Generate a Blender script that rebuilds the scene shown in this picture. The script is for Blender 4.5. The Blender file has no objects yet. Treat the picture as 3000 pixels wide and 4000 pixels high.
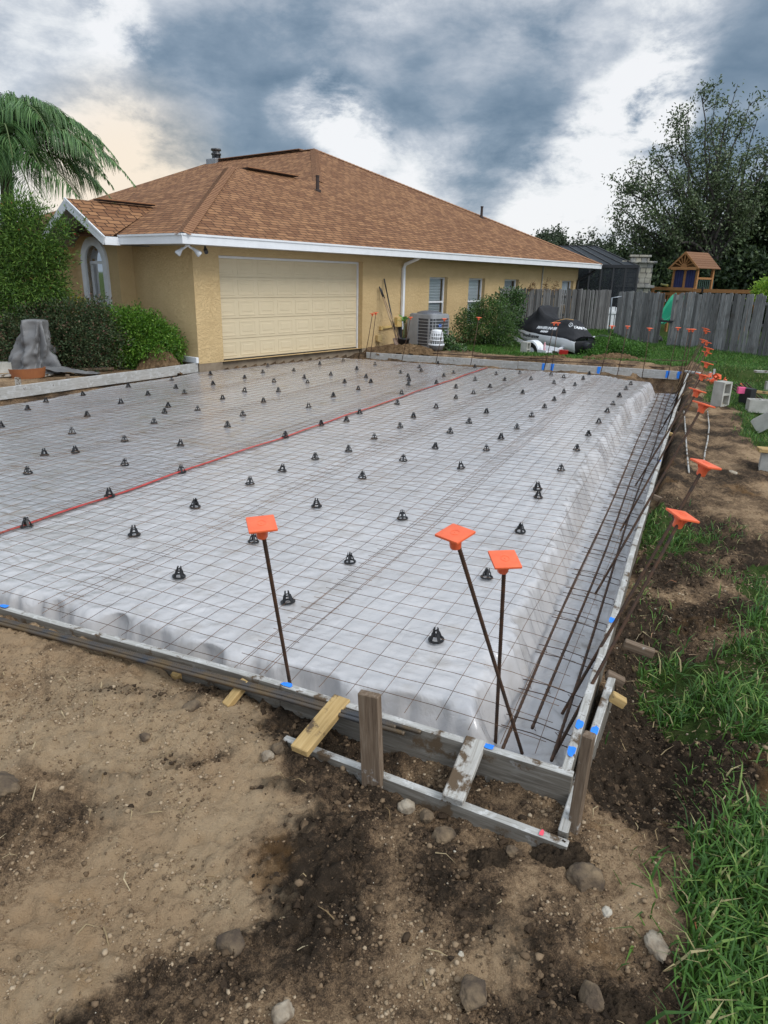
import bpy, bmesh, math, random
import numpy as np
from mathutils import Vector, Matrix
S = bpy.context.scene
R = math.radians

# ------------------------------------------------------------------ camera
F_PX, PITCH, ROLL, EYE = 2694.87, 0.328187, 0.0237294, 1.8      # photo is 3000 x 4000
cam = bpy.data.cameras.new("camera"); cam_o = bpy.data.objects.new("camera", cam)
S.collection.objects.link(cam_o)
cam.sensor_fit = 'VERTICAL'; cam.sensor_height = 24.0; cam.lens = 24.0 * F_PX / 4000.0
cam.clip_start = 0.05; cam.clip_end = 3000
_cp, _sp, _cr, _sr = math.cos(PITCH), math.sin(PITCH), math.cos(ROLL), math.sin(ROLL)
FW = np.array([0, _cp, -_sp]); UP0 = np.array([0, _sp, _cp]); R0 = np.array([1., 0, 0])
RT = _cr * R0 + _sr * UP0; UPV = -_sr * R0 + _cr * UP0; EYEP = np.array([0, 0, EYE])
cam_o.matrix_world = Matrix(((RT[0], UPV[0], -FW[0], 0), (RT[1], UPV[1], -FW[1], 0), (RT[2], UPV[2], -FW[2], EYE), (0, 0, 0, 1)))
S.camera = cam_o
S.view_settings.view_transform = 'Standard'; S.view_settings.look = 'None'
S.view_settings.exposure = 0.0; S.view_settings.gamma = 1.0; S.view_settings.use_curve_mapping = False
S.cycles.use_denoising = True
S.cycles.max_bounces = 6; S.cycles.diffuse_bounces = 3; S.cycles.glossy_bounces = 2; S.cycles.transparent_max_bounces = 12
S.cycles.sample_clamp_indirect = 6

def ray(x, y): return FW + RT * (x - 1500) / F_PX - UPV * (y - 2000) / F_PX
def A(x, y, z=0.0):                       # survey point: photo position on a level plane
    d = ray(x, y); return EYEP + d * (z - EYE) / d[2]
def AY(x, y, Y):                          # survey point: photo position at a known distance
    d = ray(x, y); return EYEP + d * (Y / d[1])
DD = 1.80829

# ------------------------------------------------------------------ sky and sun
W = bpy.data.worlds.new("World"); S.world = W; W.use_nodes = True
nt = W.node_tree; nt.nodes.clear()
def N(tree, t, **kw):
    n = tree.nodes.new(t)
    for k, v in kw.items():
        if k.startswith('i_'):
            key = k[2:]; key = int(key) if key.isdigit() else key.replace('_', ' ')
            n.inputs[key].default_value = v
        else: setattr(n, k, v)
    return n
def L(tree, a, b): tree.links.new(a, b)
SUN_EL, SUN_AZ = R(44), R(128)            # azimuth clockwise from +Y
out = N(nt, 'ShaderNodeOutputWorld')
sky = N(nt, 'ShaderNodeTexSky'); sky.sky_type = 'NISHITA'; sky.sun_disc = False
sky.sun_elevation = SUN_EL; sky.sun_rotation = SUN_AZ; sky.air_density = 1.0; sky.dust_density = 1.5
bg_sky = N(nt, 'ShaderNodeBackground', i_Strength=0.09); L(nt, sky.outputs[0], bg_sky.inputs[0])
tc = N(nt, 'ShaderNodeTexCoord'); DIRV = tc.outputs['Generated']
sep = N(nt, 'ShaderNodeSeparateXYZ'); L(nt, DIRV, sep.inputs[0])
def mth(tree, op, a, b=None, clamp=False):
    n = tree.nodes.new('ShaderNodeMath'); n.operation = op; n.use_clamp = clamp
    for i, q in enumerate((a, b)):
        if q is None: continue
        if hasattr(q, 'links') or hasattr(q, 'is_output'): tree.links.new(q, n.inputs[i])
        else: n.inputs[i].default_value = q
    return n.outputs[0]
cmb = N(nt, 'ShaderNodeCombineXYZ'); L(nt, sep.outputs[0], cmb.inputs[0]); L(nt, sep.outputs[1], cmb.inputs[1]); L(nt, mth(nt, 'MULTIPLY', sep.outputs[2], 2.0), cmb.inputs[2])
def cloud_noise(scale, detail, rough, dist, off):
    mp = N(nt, 'ShaderNodeMapping'); mp.inputs['Location'].default_value = off; L(nt, cmb.outputs[0], mp.inputs[0])
    n = N(nt, 'ShaderNodeTexNoise', i_Scale=scale, i_Detail=detail, i_Roughness=rough, i_Distortion=dist); L(nt, mp.outputs[0], n.inputs['Vector'])
    return n.outputs[0]
n_big = cloud_noise(3.9, 7, 0.50, 0.25, (3.1, 1.7, 0)); n_fine = cloud_noise(9.0, 14, 0.66, 0.15, (7.7, 2.2, 1.0))
val = mth(nt, 'ADD', mth(nt, 'MULTIPLY', n_big, 0.52), mth(nt, 'MULTIPLY', n_fine, 0.92))
n_b = cloud_noise(5.5, 5, 0.5, 0.1, (1.3, 5.2, 2.0)); val = mth(nt, 'ADD', val, mth(nt, 'MULTIPLY', mth(nt, 'ABSOLUTE', mth(nt, 'SUBTRACT', n_b, .5)), 1.15))
val = mth(nt, 'ADD', val, -0.295)
# cloud masses and openings: direction (as a photo position), angular radius, weight, how ragged
CLOUDS = [((1270, 430), 2.6, .36, 1), ((1370, 520), 3.0, .30, 1), ((1480, 680), 4.0, .24, 1), ((1130, 430), 2.0, .22, 1), ((2570, 380), 3.4, .46, 1), ((2660, 110), 3.0, .22, 1),
          ((2420, 560), 4.6, .40, 1), ((520, 740), 6.0, .34, .8), ((300, 790), 6.0, .30, .6), ((1900, 830), 7.0, .36, .7), ((2250, 800), 6.0, .34, .6), ((470, 110), 2.4, .30, 1),
          ((120, 330), 8, .08, .6), ((620, 330), 6, .10, .4), ((1700, 150), 8, .14, .5), ((2250, 180), 6, .10, .5),
          ((1800, 480), 7.5, -.30, .4), ((2050, 620), 5, -.22, .4), ((900, 480), 6.5, -.18, .4), ((500, 560), 5, -.12, .4),
          ((2780, 260), 7, -.20, .4), ((2900, 480), 5, -.18, .4), ((1000, 150), 8, -.08, .3), ((1450, 330), 4, -.12, .3)]
for (q, rad, wt, rag) in CLOUDS:
    d = ray(*q); d = d / np.linalg.norm(d)
    dp = N(nt, 'ShaderNodeVectorMath', operation='DOT_PRODUCT'); L(nt, DIRV, dp.inputs[0]); dp.inputs[1].default_value = d
    mr = N(nt, 'ShaderNodeMapRange', interpolation_type='SMOOTHERSTEP'); L(nt, dp.outputs['Value'], mr.inputs[0])
    mr.inputs[1].default_value = math.cos(R(rad * 1.25)); mr.inputs[2].default_value = 1.0
    m = mr.outputs[0]
    k = mth(nt, 'ADD', mth(nt, 'MULTIPLY', mth(nt, 'SUBTRACT', n_fine, 0.46), 5.0 * rag), 1.0 - .35 * rag)
    val = mth(nt, 'ADD', val, mth(nt, 'MULTIPLY', mth(nt, 'MULTIPLY', m, mth(nt, 'MINIMUM', mth(nt, 'MAXIMUM', k, 0.0), 1.6)), wt))
rmp = N(nt, 'ShaderNodeValToRGB'); L(nt, val, rmp.inputs[0]); cr = rmp.color_ramp
cr.elements[0].position = 0.12; cr.elements[0].color = (.15, .225, .315, 1)
cr.elements[1].position = 0.98; cr.elements[1].color = (.97, .98, 1.0, 1)
for p_, c_ in ((.30, (.245, .325, .42, 1)), (.46, (.40, .465, .55, 1)), (.62, (.58, .63, .70, 1)), (.80, (.84, .87, .90, 1))):
    e = cr.elements.new(p_); e.color = c_
# warm band low on the left horizon
dW = ray(520, 760); dW = dW / np.linalg.norm(dW)
dp = N(nt, 'ShaderNodeVectorMath', operation='DOT_PRODUCT'); L(nt, DIRV, dp.inputs[0]); dp.inputs[1].default_value = dW
mr = N(nt, 'ShaderNodeMapRange', interpolation_type='SMOOTHSTEP'); L(nt, dp.outputs['Value'], mr.inputs[0])
mr.inputs[1].default_value = math.cos(R(9)); mr.inputs[2].default_value = 1.0
wm = N(nt, 'ShaderNodeMix', data_type='RGBA', blend_type='MULTIPLY'); L(nt, mth(nt, 'MULTIPLY', mr.outputs[0], 1.0), wm.inputs[0])
L(nt, rmp.outputs[0], wm.inputs[6]); wm.inputs[7].default_value = (1.05, .90, .72, 1)
# an overcast sky is brightest overhead
zen = N(nt, 'ShaderNodeMapRange', interpolation_type='SMOOTHSTEP'); L(nt, sep.outputs[2], zen.inputs[0])
zen.inputs[1].default_value = .36; zen.inputs[2].default_value = .95; zen.inputs[3].default_value = 1.0; zen.inputs[4].default_value = 2.0
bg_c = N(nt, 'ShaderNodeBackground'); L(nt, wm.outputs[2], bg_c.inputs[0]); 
beh = N(nt, 'ShaderNodeMapRange', interpolation_type='SMOOTHSTEP'); L(nt, mth(nt, 'SUBTRACT', mth(nt, 'MULTIPLY', sep.outputs[0], .45), sep.outputs[1]), beh.inputs[0])   # sky boost behind the viewer, added to light the facades
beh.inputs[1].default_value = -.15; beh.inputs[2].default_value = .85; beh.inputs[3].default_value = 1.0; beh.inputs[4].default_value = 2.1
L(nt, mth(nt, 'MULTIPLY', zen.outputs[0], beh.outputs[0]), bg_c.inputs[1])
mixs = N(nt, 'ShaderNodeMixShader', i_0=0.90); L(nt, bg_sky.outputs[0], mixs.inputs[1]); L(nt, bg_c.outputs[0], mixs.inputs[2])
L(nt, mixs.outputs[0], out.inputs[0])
sun = bpy.data.lights.new("sun", 'SUN'); sun.energy = 1.6; sun.angle = R(24); sun.color = (1, .955, .89)
sun_o = bpy.data.objects.new("sun", sun); S.collection.objects.link(sun_o)
_sd = Vector((math.sin(SUN_AZ) * math.cos(SUN_EL), math.cos(SUN_AZ) * math.cos(SUN_EL), math.sin(SUN_EL)))
sun_o.rotation_euler = _sd.to_track_quat('Z', 'Y').to_euler(); sun_o.location = (6, -4, 20)

# ------------------------------------------------------------------ small library
COL = S.collection
rng = np.random.default_rng(7); random.seed(5)
def setp(o, label=None, cat=None, group=None, kind=None):
    for k, v in (('label', label), ('category', cat), ('group', group), ('kind', kind)):
        if v: o[k] = v
    return o
def empty(name, label, cat, loc=(0, 0, 0), rotz=0.0, group=None):
    o = bpy.data.objects.new(name, None); o.empty_display_size = .2; COL.objects.link(o)
    o.location = loc; o.rotation_euler = (0, 0, rotz); return setp(o, label, cat, group)
def adopt(o, root, world=True):           # mesh given in world coordinates becomes a part of root
    o.parent = root
    if world:
        m = Matrix.Translation(root.location) @ root.rotation_euler.to_matrix().to_4x4()
        o.matrix_parent_inverse = m.inverted()
    return o
def mesh_np(name, V, Fs, mat, uv=None, smooth=False, parent=None, world=True, attr=None):
    me = bpy.data.meshes.new(name); V = np.asarray(V, np.float32)
    if isinstance(Fs, np.ndarray):
        nf, k = Fs.shape; tot = np.full(nf, k, np.int32); idx = Fs.ravel()
    else:
        tot = np.array([len(f) for f in Fs], np.int32); idx = np.array([i for f in Fs for i in f], np.int32); nf = len(Fs)
    me.vertices.add(len(V)); me.vertices.foreach_set('co', V.ravel())
    me.loops.add(len(idx)); me.loops.foreach_set('vertex_index', idx.astype(np.int32))
    me.polygons.add(nf); st = np.concatenate(([0], np.cumsum(tot)[:-1])).astype(np.int32)
    me.polygons.foreach_set('loop_start', st)
    me.polygons.foreach_set('use_smooth', np.full(nf, bool(smooth)))
    if uv is not None:
        l = me.uv_layers.new(name='UVMap'); l.data.foreach_set('uv', np.asarray(uv, np.float32).ravel())
    if attr is not None:
        a_ = me.color_attributes.new('soil', 'FLOAT_COLOR', 'POINT'); c4 = np.ones((len(V), 4), np.float32); c4[:, :attr.shape[1]] = attr
        a_.data.foreach_set('color', c4.ravel())
    for m in (mat if isinstance(mat, (list, tuple)) else [mat]): me.materials.append(m)
    me.update(calc_edges=True); me.validate()
    o = bpy.data.objects.new(name, me); COL.objects.link(o)
    if parent: adopt(o, parent, world)
    return o
class MB:
    def __init__(s, M=None): s.v = []; s.f = []; s.uv = []; s.mi = []; s.M = M
    def add(s, vs, fs, uvs=None, mi=0):
        b = len(s.v); s.v.extend([tuple(map(float, p)) for p in vs])
        for k, f in enumerate(fs):
            s.f.append([b + i for i in f]); s.mi.append(mi)
            s.uv.extend(uvs[k] if uvs else [(0, 0)] * len(f))
        return s
    def quad(s, a, b, c, d, uv=None, mi=0): return s.add([a, b, c, d], [(0, 1, 2, 3)], [uv] if uv else None, mi)
    def poly(s, pts, uv=None, mi=0): return s.add(pts, [tuple(range(len(pts)))], [uv] if uv else None, mi)
    def box(s, x0, x1, y0, y1, z0, z1, bev=0.0, mi=0):
        if bev <= 0:
            vs = [(x, y, z) for x in (x0, x1) for y in (y0, y1) for z in (z0, z1)]
            return s.add(vs, [(0, 1, 3, 2), (4, 6, 7, 5), (0, 4, 5, 1), (2, 3, 7, 6), (0, 2, 6, 4), (1, 5, 7, 3)], None, mi)
        bm = bmesh.new(); bmesh.ops.create_cube(bm, size=1)
        for v in bm.verts: v.co = Vector(((x0 + x1) / 2 + v.co.x * (x1 - x0), (y0 + y1) / 2 + v.co.y * (y1 - y0), (z0 + z1) / 2 + v.co.z * (z1 - z0)))
        bmesh.ops.bevel(bm, geom=bm.edges[:], offset=bev, segments=2, profile=.6, affect='EDGES')
        return s.bm(bm, mi)
    def bm(s, bm, mi=0):
        bm.verts.ensure_lookup_table(); bm.verts.index_update()
        s.add([v.co for v in bm.verts], [[v.index for v in f.verts] for f in bm.faces], None, mi); bm.free(); return s
    def obox(s, P, Q, w, h, up=(0, 0, 1), mi=0):          # bar from P to Q, w across, h along up
        P = Vector(P); Q = Vector(Q); x = (Q - P).normalized(); up = Vector(up)
        y = up.cross(x).normalized(); z = x.cross(y)
        vs = [p + y * (a * w / 2) + z * (b * h / 2) for p in (P, Q) for a in (-1, 1) for b in (-1, 1)]
        return s.add(vs, [(0, 2, 3, 1), (4, 5, 7, 6), (0, 1, 5, 4), (2, 6, 7, 3), (0, 4, 6, 2), (1, 3, 7, 5)], None, mi)
    def tube(s, pts, r, n=8, cap=True, mi=0):
        pts = [Vector(p) for p in pts]; rr = r if hasattr(r, '__len__') else [r] * len(pts)
        rings = []; ref = None
        for i, p in enumerate(pts):
            t = (pts[min(i + 1, len(pts) - 1)] - pts[max(i - 1, 0)])
            t = t.normalized() if t.length > 1e-9 else Vector((0, 0, 1))
            if ref is None: ref = Vector((0, 0, 1)) if abs(t.z) < .9 else Vector((1, 0, 0))
            a = (ref - t * ref.dot(t)).normalized(); b = t.cross(a); ref = a
            rings.append([p + (a * math.cos(2 * math.pi * k / n) + b * math.sin(2 * math.pi * k / n)) * rr[i] for k in range(n)])
        vs = [q for rg in rings for q in rg]; fs = []
        for i in range(len(pts) - 1):
            for k in range(n):
                k2 = (k + 1) % n; fs.append((i * n + k, i * n + k2, (i + 1) * n + k2, (i + 1) * n + k))
        if cap: fs.append(tuple(range(n - 1, -1, -1))); m = (len(pts) - 1) * n; fs.append(tuple(range(m, m + n)))
        return s.add(vs, fs, None, mi)
    def lathe(s, prof, c=(0, 0, 0), n=20, mi=0, cap=True):     # prof: (radius, z)
        vs = [(c[0] + r * math.cos(2 * math.pi * k / n), c[1] + r * math.sin(2 * math.pi * k / n), c[2] + z) for r, z in prof for k in range(n)]
        fs = []
        for i in range(len(prof) - 1):
            for k in range(n):
                k2 = (k + 1) % n; fs.append((i * n + k, i * n + k2, (i + 1) * n + k2, (i + 1) * n + k))
        if cap: fs.append(tuple(range(n - 1, -1, -1))); m = (len(prof) - 1) * n; fs.append(tuple(range(m, m + n)))
        return s.add(vs, fs, None, mi)
    def build(s, name, mat, parent=None, smooth=False, world=True):
        V = np.array(s.v)
        if s.M is not None: V = (np.c_[V, np.ones(len(V))] @ np.array(s.M).T)[:, :3]
        o = mesh_np(name, V, s.f, mat, s.uv if any(u != (0, 0) for u in s.uv) else None, smooth, parent, world)
        if isinstance(mat, (list, tuple)): o.data.polygons.foreach_set('material_index', s.mi)
        if smooth == 'auto': pass
        return o
def autosmooth(o, ang=40):
    me = o.data; bm = bmesh.new(); bm.from_mesh(me)
    for f in bm.faces: f.smooth = True
    for e in bm.edges:
        e.smooth = not (len(e.link_faces) == 2 and e.calc_face_angle(0) > R(ang))
    bm.to_mesh(me); bm.free(); return o

# gradient noise ----------------------------------------------------
_perm = np.random.default_rng(11).permutation(512); _perm = np.concatenate((_perm, _perm, _perm))
_g2 = np.random.default_rng(12).normal(size=(512, 2)); _g2 /= np.linalg.norm(_g2, axis=1)[:, None]
def noise2(x, y):
    xi = np.floor(x).astype(int); yi = np.floor(y).astype(int); xf = x - xi; yf = y - yi
    u = xf * xf * xf * (xf * (xf * 6 - 15) + 10); v = yf * yf * yf * (yf * (yf * 6 - 15) + 10)
    def g(i, j, a, b):
        h = _perm[(_perm[i & 511] + j) & 511]; return _g2[h, 0] * a + _g2[h, 1] * b
    n0 = g(xi, yi, xf, yf) * (1 - u) + g(xi + 1, yi, xf - 1, yf) * u
    n1 = g(xi, yi + 1, xf, yf - 1) * (1 - u) + g(xi + 1, yi + 1, xf - 1, yf - 1) * u
    return (n0 * (1 - v) + n1 * v) * 1.5
def fbm(x, y, oct=4, gain=.5, lac=2.03):
    t = 0; a = 1; x = np.asarray(x, float); y = np.asarray(y, float)
    for k in range(oct): t = t + a * noise2(x + 17.3 * k, y - 9.1 * k); x = x * lac; y = y * lac; a *= gain
    return t
def sm(x, a, b):
    t = np.clip((np.asarray(x, float) - a) / (b - a), 0, 1); return t * t * (3 - 2 * t)
def inpoly(X, Y, P):
    P = np.asarray(P); r = np.zeros(np.shape(X), bool); n = len(P)
    for i in range(n):
        x0, y0 = P[i][:2]; x1, y1 = P[(i + 1) % n][:2]
        if y0 == y1: continue
        c = ((y0 > Y) != (y1 > Y)) & (X < (x1 - x0) * (Y - y0) / (y1 - y0) + x0); r ^= c
    return r

# ------------------------------------------------------------------ materials
MATS = {}
def newmat(name):
    m = bpy.data.materials.new(name); m.use_nodes = True; t = m.node_tree; b = t.nodes['Principled BSDF']; MATS[name] = m; return m, t, b
def ramp(t, src, stops):
    r = N(t, 'ShaderNodeValToRGB'); L(t, src, r.inputs[0]); e = r.color_ramp.elements
    e[0].position, e[0].color = stops[0][0], (*stops[0][1], 1); e[1].position, e[1].color = stops[-1][0], (*stops[-1][1], 1)
    for p_, c_ in stops[1:-1]: q = e.new(p_); q.color = (*c_, 1)
    return r.outputs[0]
def objco(t, scale=(1, 1, 1), rot=(0, 0, 0)):
    c = N(t, 'ShaderNodeTexCoord'); mp = N(t, 'ShaderNodeMapping'); mp.inputs['Scale'].default_value = scale; mp.inputs['Rotation'].default_value = rot
    L(t, c.outputs['Object'], mp.inputs[0]); return mp.outputs[0]
def noise(t, vec, scale, detail=4, rough=.55, dist=0.0):
    n = N(t, 'ShaderNodeTexNoise', i_Scale=scale, i_Detail=detail, i_Roughness=rough, i_Distortion=dist); L(t, vec, n.inputs['Vector']); return n.outputs[0]
def mix(t, fac, a, b, mode='MIX'):
    m = N(t, 'ShaderNodeMix', data_type='RGBA', blend_type=mode)
    for i, q in ((0, fac), (6, a), (7, b)):
        if hasattr(q, 'is_output'): L(t, q, m.inputs[i])
        elif i == 0: m.inputs[0].default_value = q
        else: m.inputs[i].default_value = (*q, 1)
    return m.outputs[2]
def bump(t, b, h, strength=.3, dist=.01, prev=None):
    n = N(t, 'ShaderNodeBump', i_Strength=strength, i_Distance=dist); L(t, h, n.inputs['Height'])
    if prev is not None: L(t, prev, n.inputs['Normal'])
    L(t, n.outputs[0], b.inputs['Normal']); return n.outputs[0]
def simple(name, c1, c2=None, scale=8, rough=.6, bmp=0.0, bscale=60, metal=0.0, stretch=(1, 1, 1), spec=.5, detail=4, bdist=.004):
    m, t, b = newmat(name); v = objco(t, stretch)
    if c2: L(t, mix(t, ramp(t, noise(t, v, scale, detail), [(.35, (0, 0, 0)), (.68, (1, 1, 1))]), c1, c2), b.inputs['Base Color'])
    else: b.inputs['Base Color'].default_value = (*c1, 1)
    b.inputs['Roughness'].default_value = rough; b.inputs['Metallic'].default_value = metal; b.inputs['Specular IOR Level'].default_value = spec
    if bmp: bump(t, b, noise(t, v, bscale, 4), bmp, bdist)
    return m
def island(t):
    g = N(t, 'ShaderNodeNewGeometry'); return g.outputs['Random Per Island']
def leafmat(name, stops, rough=.5, trans=.3, spec=.3):
    m, t, b = newmat(name); c = ramp(t, island(t), stops); L(t, c, b.inputs['Base Color'])
    b.inputs['Roughness'].default_value = rough; b.inputs['Specular IOR Level'].default_value = spec
    tr = N(t, 'ShaderNodeBsdfTranslucent'); L(t, mix(t, .5, c, (.16, .22, .03), 'ADD') if False else c, tr.inputs[0])
    ms = N(t, 'ShaderNodeMixShader', i_0=trans); L(t, b.outputs[0], ms.inputs[1]); L(t, tr.outputs[0], ms.inputs[2])
    L(t, ms.outputs[0], t.nodes['Material Output'].inputs[0]); return m
def woodmat(name, stops, grain=1.0, rough=.8, spots=None, spot_c=(.55, .55, .52), dirt=0.0, bmp=.35, perisland=0.0):
    m, t, b = newmat(name); v = objco(t, (2.2, 34 * grain, 34 * grain)); n1 = noise(t, v, 2.2, 6, .62, .6)
    c = ramp(t, n1, stops)
    if perisland:
        iv = island(t); br = N(t, 'ShaderNodeMapRange'); L(t, iv, br.inputs[0]); br.inputs[3].default_value = 1 - perisland; br.inputs[4].default_value = 1 + perisland
        c = mix(t, 1.0, c, br.outputs[0], 'MULTIPLY') if False else c
        hs = N(t, 'ShaderNodeHueSaturation'); L(t, c, hs.inputs['Color']); L(t, br.outputs[0], hs.inputs['Value']); c = hs.outputs[0]
    v2 = objco(t)
    if spots is not None:
        n2 = noise(t, v2, 14, 6, .65); c = mix(t, ramp(t, n2, [(spots, (0, 0, 0)), (spots + .1, (1, 1, 1))]), c, spot_c)
    if dirt:
        n3 = noise(t, v2, 7, 7, .7); c = mix(t, ramp(t, n3, [(dirt, (0, 0, 0)), (dirt + .07, (1, 1, 1))]), c, (.11, .075, .045))
    L(t, c, b.inputs['Base Color']); b.inputs['Roughness'].default_value = rough; b.inputs['Specular IOR Level'].default_value = .25
    bump(t, b, n1, bmp, .004); return m

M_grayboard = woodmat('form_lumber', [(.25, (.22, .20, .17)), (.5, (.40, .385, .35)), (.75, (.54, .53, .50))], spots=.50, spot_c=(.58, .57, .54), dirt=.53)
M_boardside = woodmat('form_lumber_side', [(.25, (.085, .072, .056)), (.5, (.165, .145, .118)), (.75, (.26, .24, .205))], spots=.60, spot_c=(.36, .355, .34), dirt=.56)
M_grayboard2 = woodmat('form_lumber_far', [(.25, (.25, .235, .21)), (.5, (.40, .39, .365)), (.75, (.52, .51, .49))], spots=.52, spot_c=(.50, .50, .49), dirt=.63)
M_yellow = woodmat('new_pine', [(.2, (.30, .185, .068)), (.5, (.46, .31, .13)), (.8, (.56, .40, .19))], dirt=.57)
M_brownstake = woodmat('brown_stake', [(.2, (.07, .045, .03)), (.5, (.17, .12, .08)), (.8, (.29, .23, .17))], spots=.64, spot_c=(.42, .40, .37), bmp=.5)
M_dirtyboard = woodmat('dirty_board', [(.25, (.28, .25, .21)), (.5, (.42, .40, .36)), (.75, (.55, .54, .50))], dirt=.5)
M_rebar = simple('rebar_steel', (.045, .030, .022), (.11, .052, .025), 22, .72, .3, 160, metal=.25)
M_rebar_new = simple('rebar_steel_clean', (.075, .075, .078), (.15, .10, .05), 9, .5, .3, 160, metal=.5)
M_wire = simple('mesh_wire', (.075, .047, .030), (.20, .105, .048), 5, .7, metal=.2)
M_cap = simple('orange_plastic', (.90, .165, .062), (.84, .135, .048), 25, .42, .06, 120)
M_chair = simple('black_plastic', (.012, .012, .013), None, rough=.42)
M_paint = simple('blue_marking_paint', (.02, .20, .80), (.03, .27, .88), 40, .7)
M_paintred = simple('pink_marking_paint', (.85, .10, .14), rough=.7)
M_tape = simple('red_tape', (.52, .035, .03), (.62, .07, .06), 12, .4, .4, 30)
M_white = simple('white_trim', (.76, .77, .78), (.70, .71, .72), 5, .45, .03, 40)
M_conc = simple('concrete_block', (.36, .345, .30), (.50, .48, .43), 7, .9, .7, 90, bdist=.006)
M_stone_l = simple('limestone', (.20, .15, .10), (.44, .38, .29), 14, .9, .9, 40, bdist=.01)
M_stone_d = simple('dirt_clod', (.075, .052, .034), (.22, .155, .09), 16, .95, 1.0, 45, bdist=.012)
M_black = simple('black_metal', (.018, .018, .02), rough=.45)
M_darkrubber = simple('tire_rubber', (.014, .014, .014), (.03, .028, .026), 30, .75, .4, 60)
# ------------------------------------------------------------------ slab frame: u to the left, v away from the near corner
F1 = A(2230, 3008, -.05); _r = A(2675, 1451, -.05) - F1
EV = _r / np.linalg.norm(_r); EU = np.array([-EV[1], EV[0], 0.])
def uvof(X, Y): return (X - F1[0]) * EU[0] + (Y - F1[1]) * EU[1], (X - F1[0]) * EV[0] + (Y - F1[1]) * EV[1]
def P3(u, v, z): return np.array([F1[0] + EU[0] * u + EV[0] * v, F1[1] + EU[1] * u + EV[1] * v, z])
# house frame: s along the garage wall, t inward
HYAW = 0.6628; HD = np.array([math.sin(HYAW), math.cos(HYAW), 0]); HN = np.array([HD[1], -HD[0], 0]); HC = np.array([-3.9173, 14.5408, 0.])
def stof(X, Y): return (X - HC[0]) * HD[0] + (Y - HC[1]) * HD[1], -((X - HC[0]) * HN[0] + (Y - HC[1]) * HN[1])
def HW(s, t, z): return HC + HD * s - HN * t + np.array([0, 0, z])
def uleft(v): return np.minimum(9.02 + .05 * np.sin(v * 2.1), 9.23 - (v - 9.33) * .258 - .30)
def vfar(u): return 13.12 + .055 * (7.07 - u)
def zplat(u, v):
    ue = np.interp(v, [0, .3, 2, 5.4, 10, 12.6, 13.2], [.50, .52, .58, .76, .80, .64, .58])
    dr = np.maximum((ue + .03 + .05 * fbm(v * 2.6 + 7, u * .6, 3) - u) / .20, 0); df = np.maximum((.33 + .05 * fbm(u * 2.3 + 3, v * .6, 3) - v) / .13, 0)
    df2 = np.maximum((v - 12.95) / .3, 0) * sm(u, 1.7, .6)
    t = np.clip(np.sqrt(dr ** 2 + df ** 2 + df2 ** 2), 0, 1.0)
    return -.13 - .29 * (t * t * (3 - 2 * t))
def gz(X, Y):
    X = np.asarray(X, float); Y = np.asarray(Y, float)
    u, v = uvof(X, Y); s, t = stof(X, Y)
    z = np.full(X.shape, -.20)
    fr = sm(v, .02, -.03)                                           # in front of the near form
    z = z + fr * (.080 * sm(u, 1.2, 2.4) * sm(v, -1.5, -.2) - .05 * sm(v, -.2, -1.2) - .05 * sm(u, 1.4, .2) * sm(v, -.9, -.26)) + .03 * sm(u, 1.3, .1) * sm(v, -.24, -.18) * sm(v, .02, -.02)
    rt = sm(u, -.02, -.12) * sm(v, -.3, .4)                         # berm and ditch beside the right form
    z = z + rt * (.11 * np.exp(-((u + .75) / .7) ** 2) * sm(v, 2.2, 4.2) * sm(v, 15, 12.5) + .11 * sm(v, 3, 5) * sm(u, -.5, -.1) - .17 * np.exp(-((u + .3) / .24) ** 2) * sm(v, 2.6, 1.2))
    z = z - .08 * sm(u, -1.6, -4) * sm(v, 3, 8)
    fa = sm(v, 14.5, 14.7)
    z = z + fa * (.17 - .24 * sm(v, 15.2, 19) * sm(t, -1.6, -3.2) + .07 * np.exp(-((v - 15.05) / .3) ** 2) * sm(u, 3.6, 2.2))
    z = np.where((u > 8.9) | (t > -1.2), np.maximum(z, -.12 + 0 * z), z)
    z = z + .06 * fa * sm(t, -1.4, -.4)
    inside = (u > .02) & (v > .02) & (v < 14.12 + (7.67 - u) * .08) & (t < .1) & (u < 9.75 - (v - 5.1) * .1)
    zp = zplat(u, v) - .07 - .2 * np.maximum(sm(u, 1.1, .8), sm(v, .9, .6))
    edge = (u > uleft(v) - .08) | (v > vfar(u) - .05)
    zin = np.where(edge, -.21 - .28 * sm(u, 1.1, .5) * sm(v, 13, 13.4), zp)
    return np.where(inside, zin, z)

# ------------------------------------------------------------------ ground sheet
def grow(a, b, step, g, lim):
    o = [a]; st = step
    while abs(o[-1]) < lim: st *= g; o.append(o[-1] + math.copysign(st, b))
    return o
xs = np.concatenate((np.array(grow(-2.6, -1, .016, 1.022, 34)[::-1]), np.arange(-2.6 + .016, 2.35, .016), np.array(grow(2.35, 1, .016, 1.022, 34))))
xs = np.concatenate(([-900, -300, -120, -60], xs, [60, 120, 300, 900]))
ys = np.concatenate((np.arange(1.0, 3.6, .016), np.array(grow(3.6, 1, .016, 1.017, 44)), [60, 90, 150, 300, 900]))
ys = np.concatenate(([-60, -8, -2, .2, .7], ys))
GX, GY = np.meshgrid(xs, ys); gu, gv = uvof(GX, GY)
Z = gz(GX, GY)
near = sm(np.hypot(GX, GY), 16, 5)
rough = fbm(GX * 1.1, GY * 1.1, 3) * .035 + fbm(GX * 5, GY * 5, 4, .55) * .016 + np.abs(fbm(GX * 13 + 5, GY * 13, 4, .6)) * .024 * near
lump = np.maximum(noise2(GX * 9, GY * 9 + 40), 0) ** 2 * .045 * sm(noise2(GX * 1.3 + 9, GY * 1.3), -.1, .35)
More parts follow.
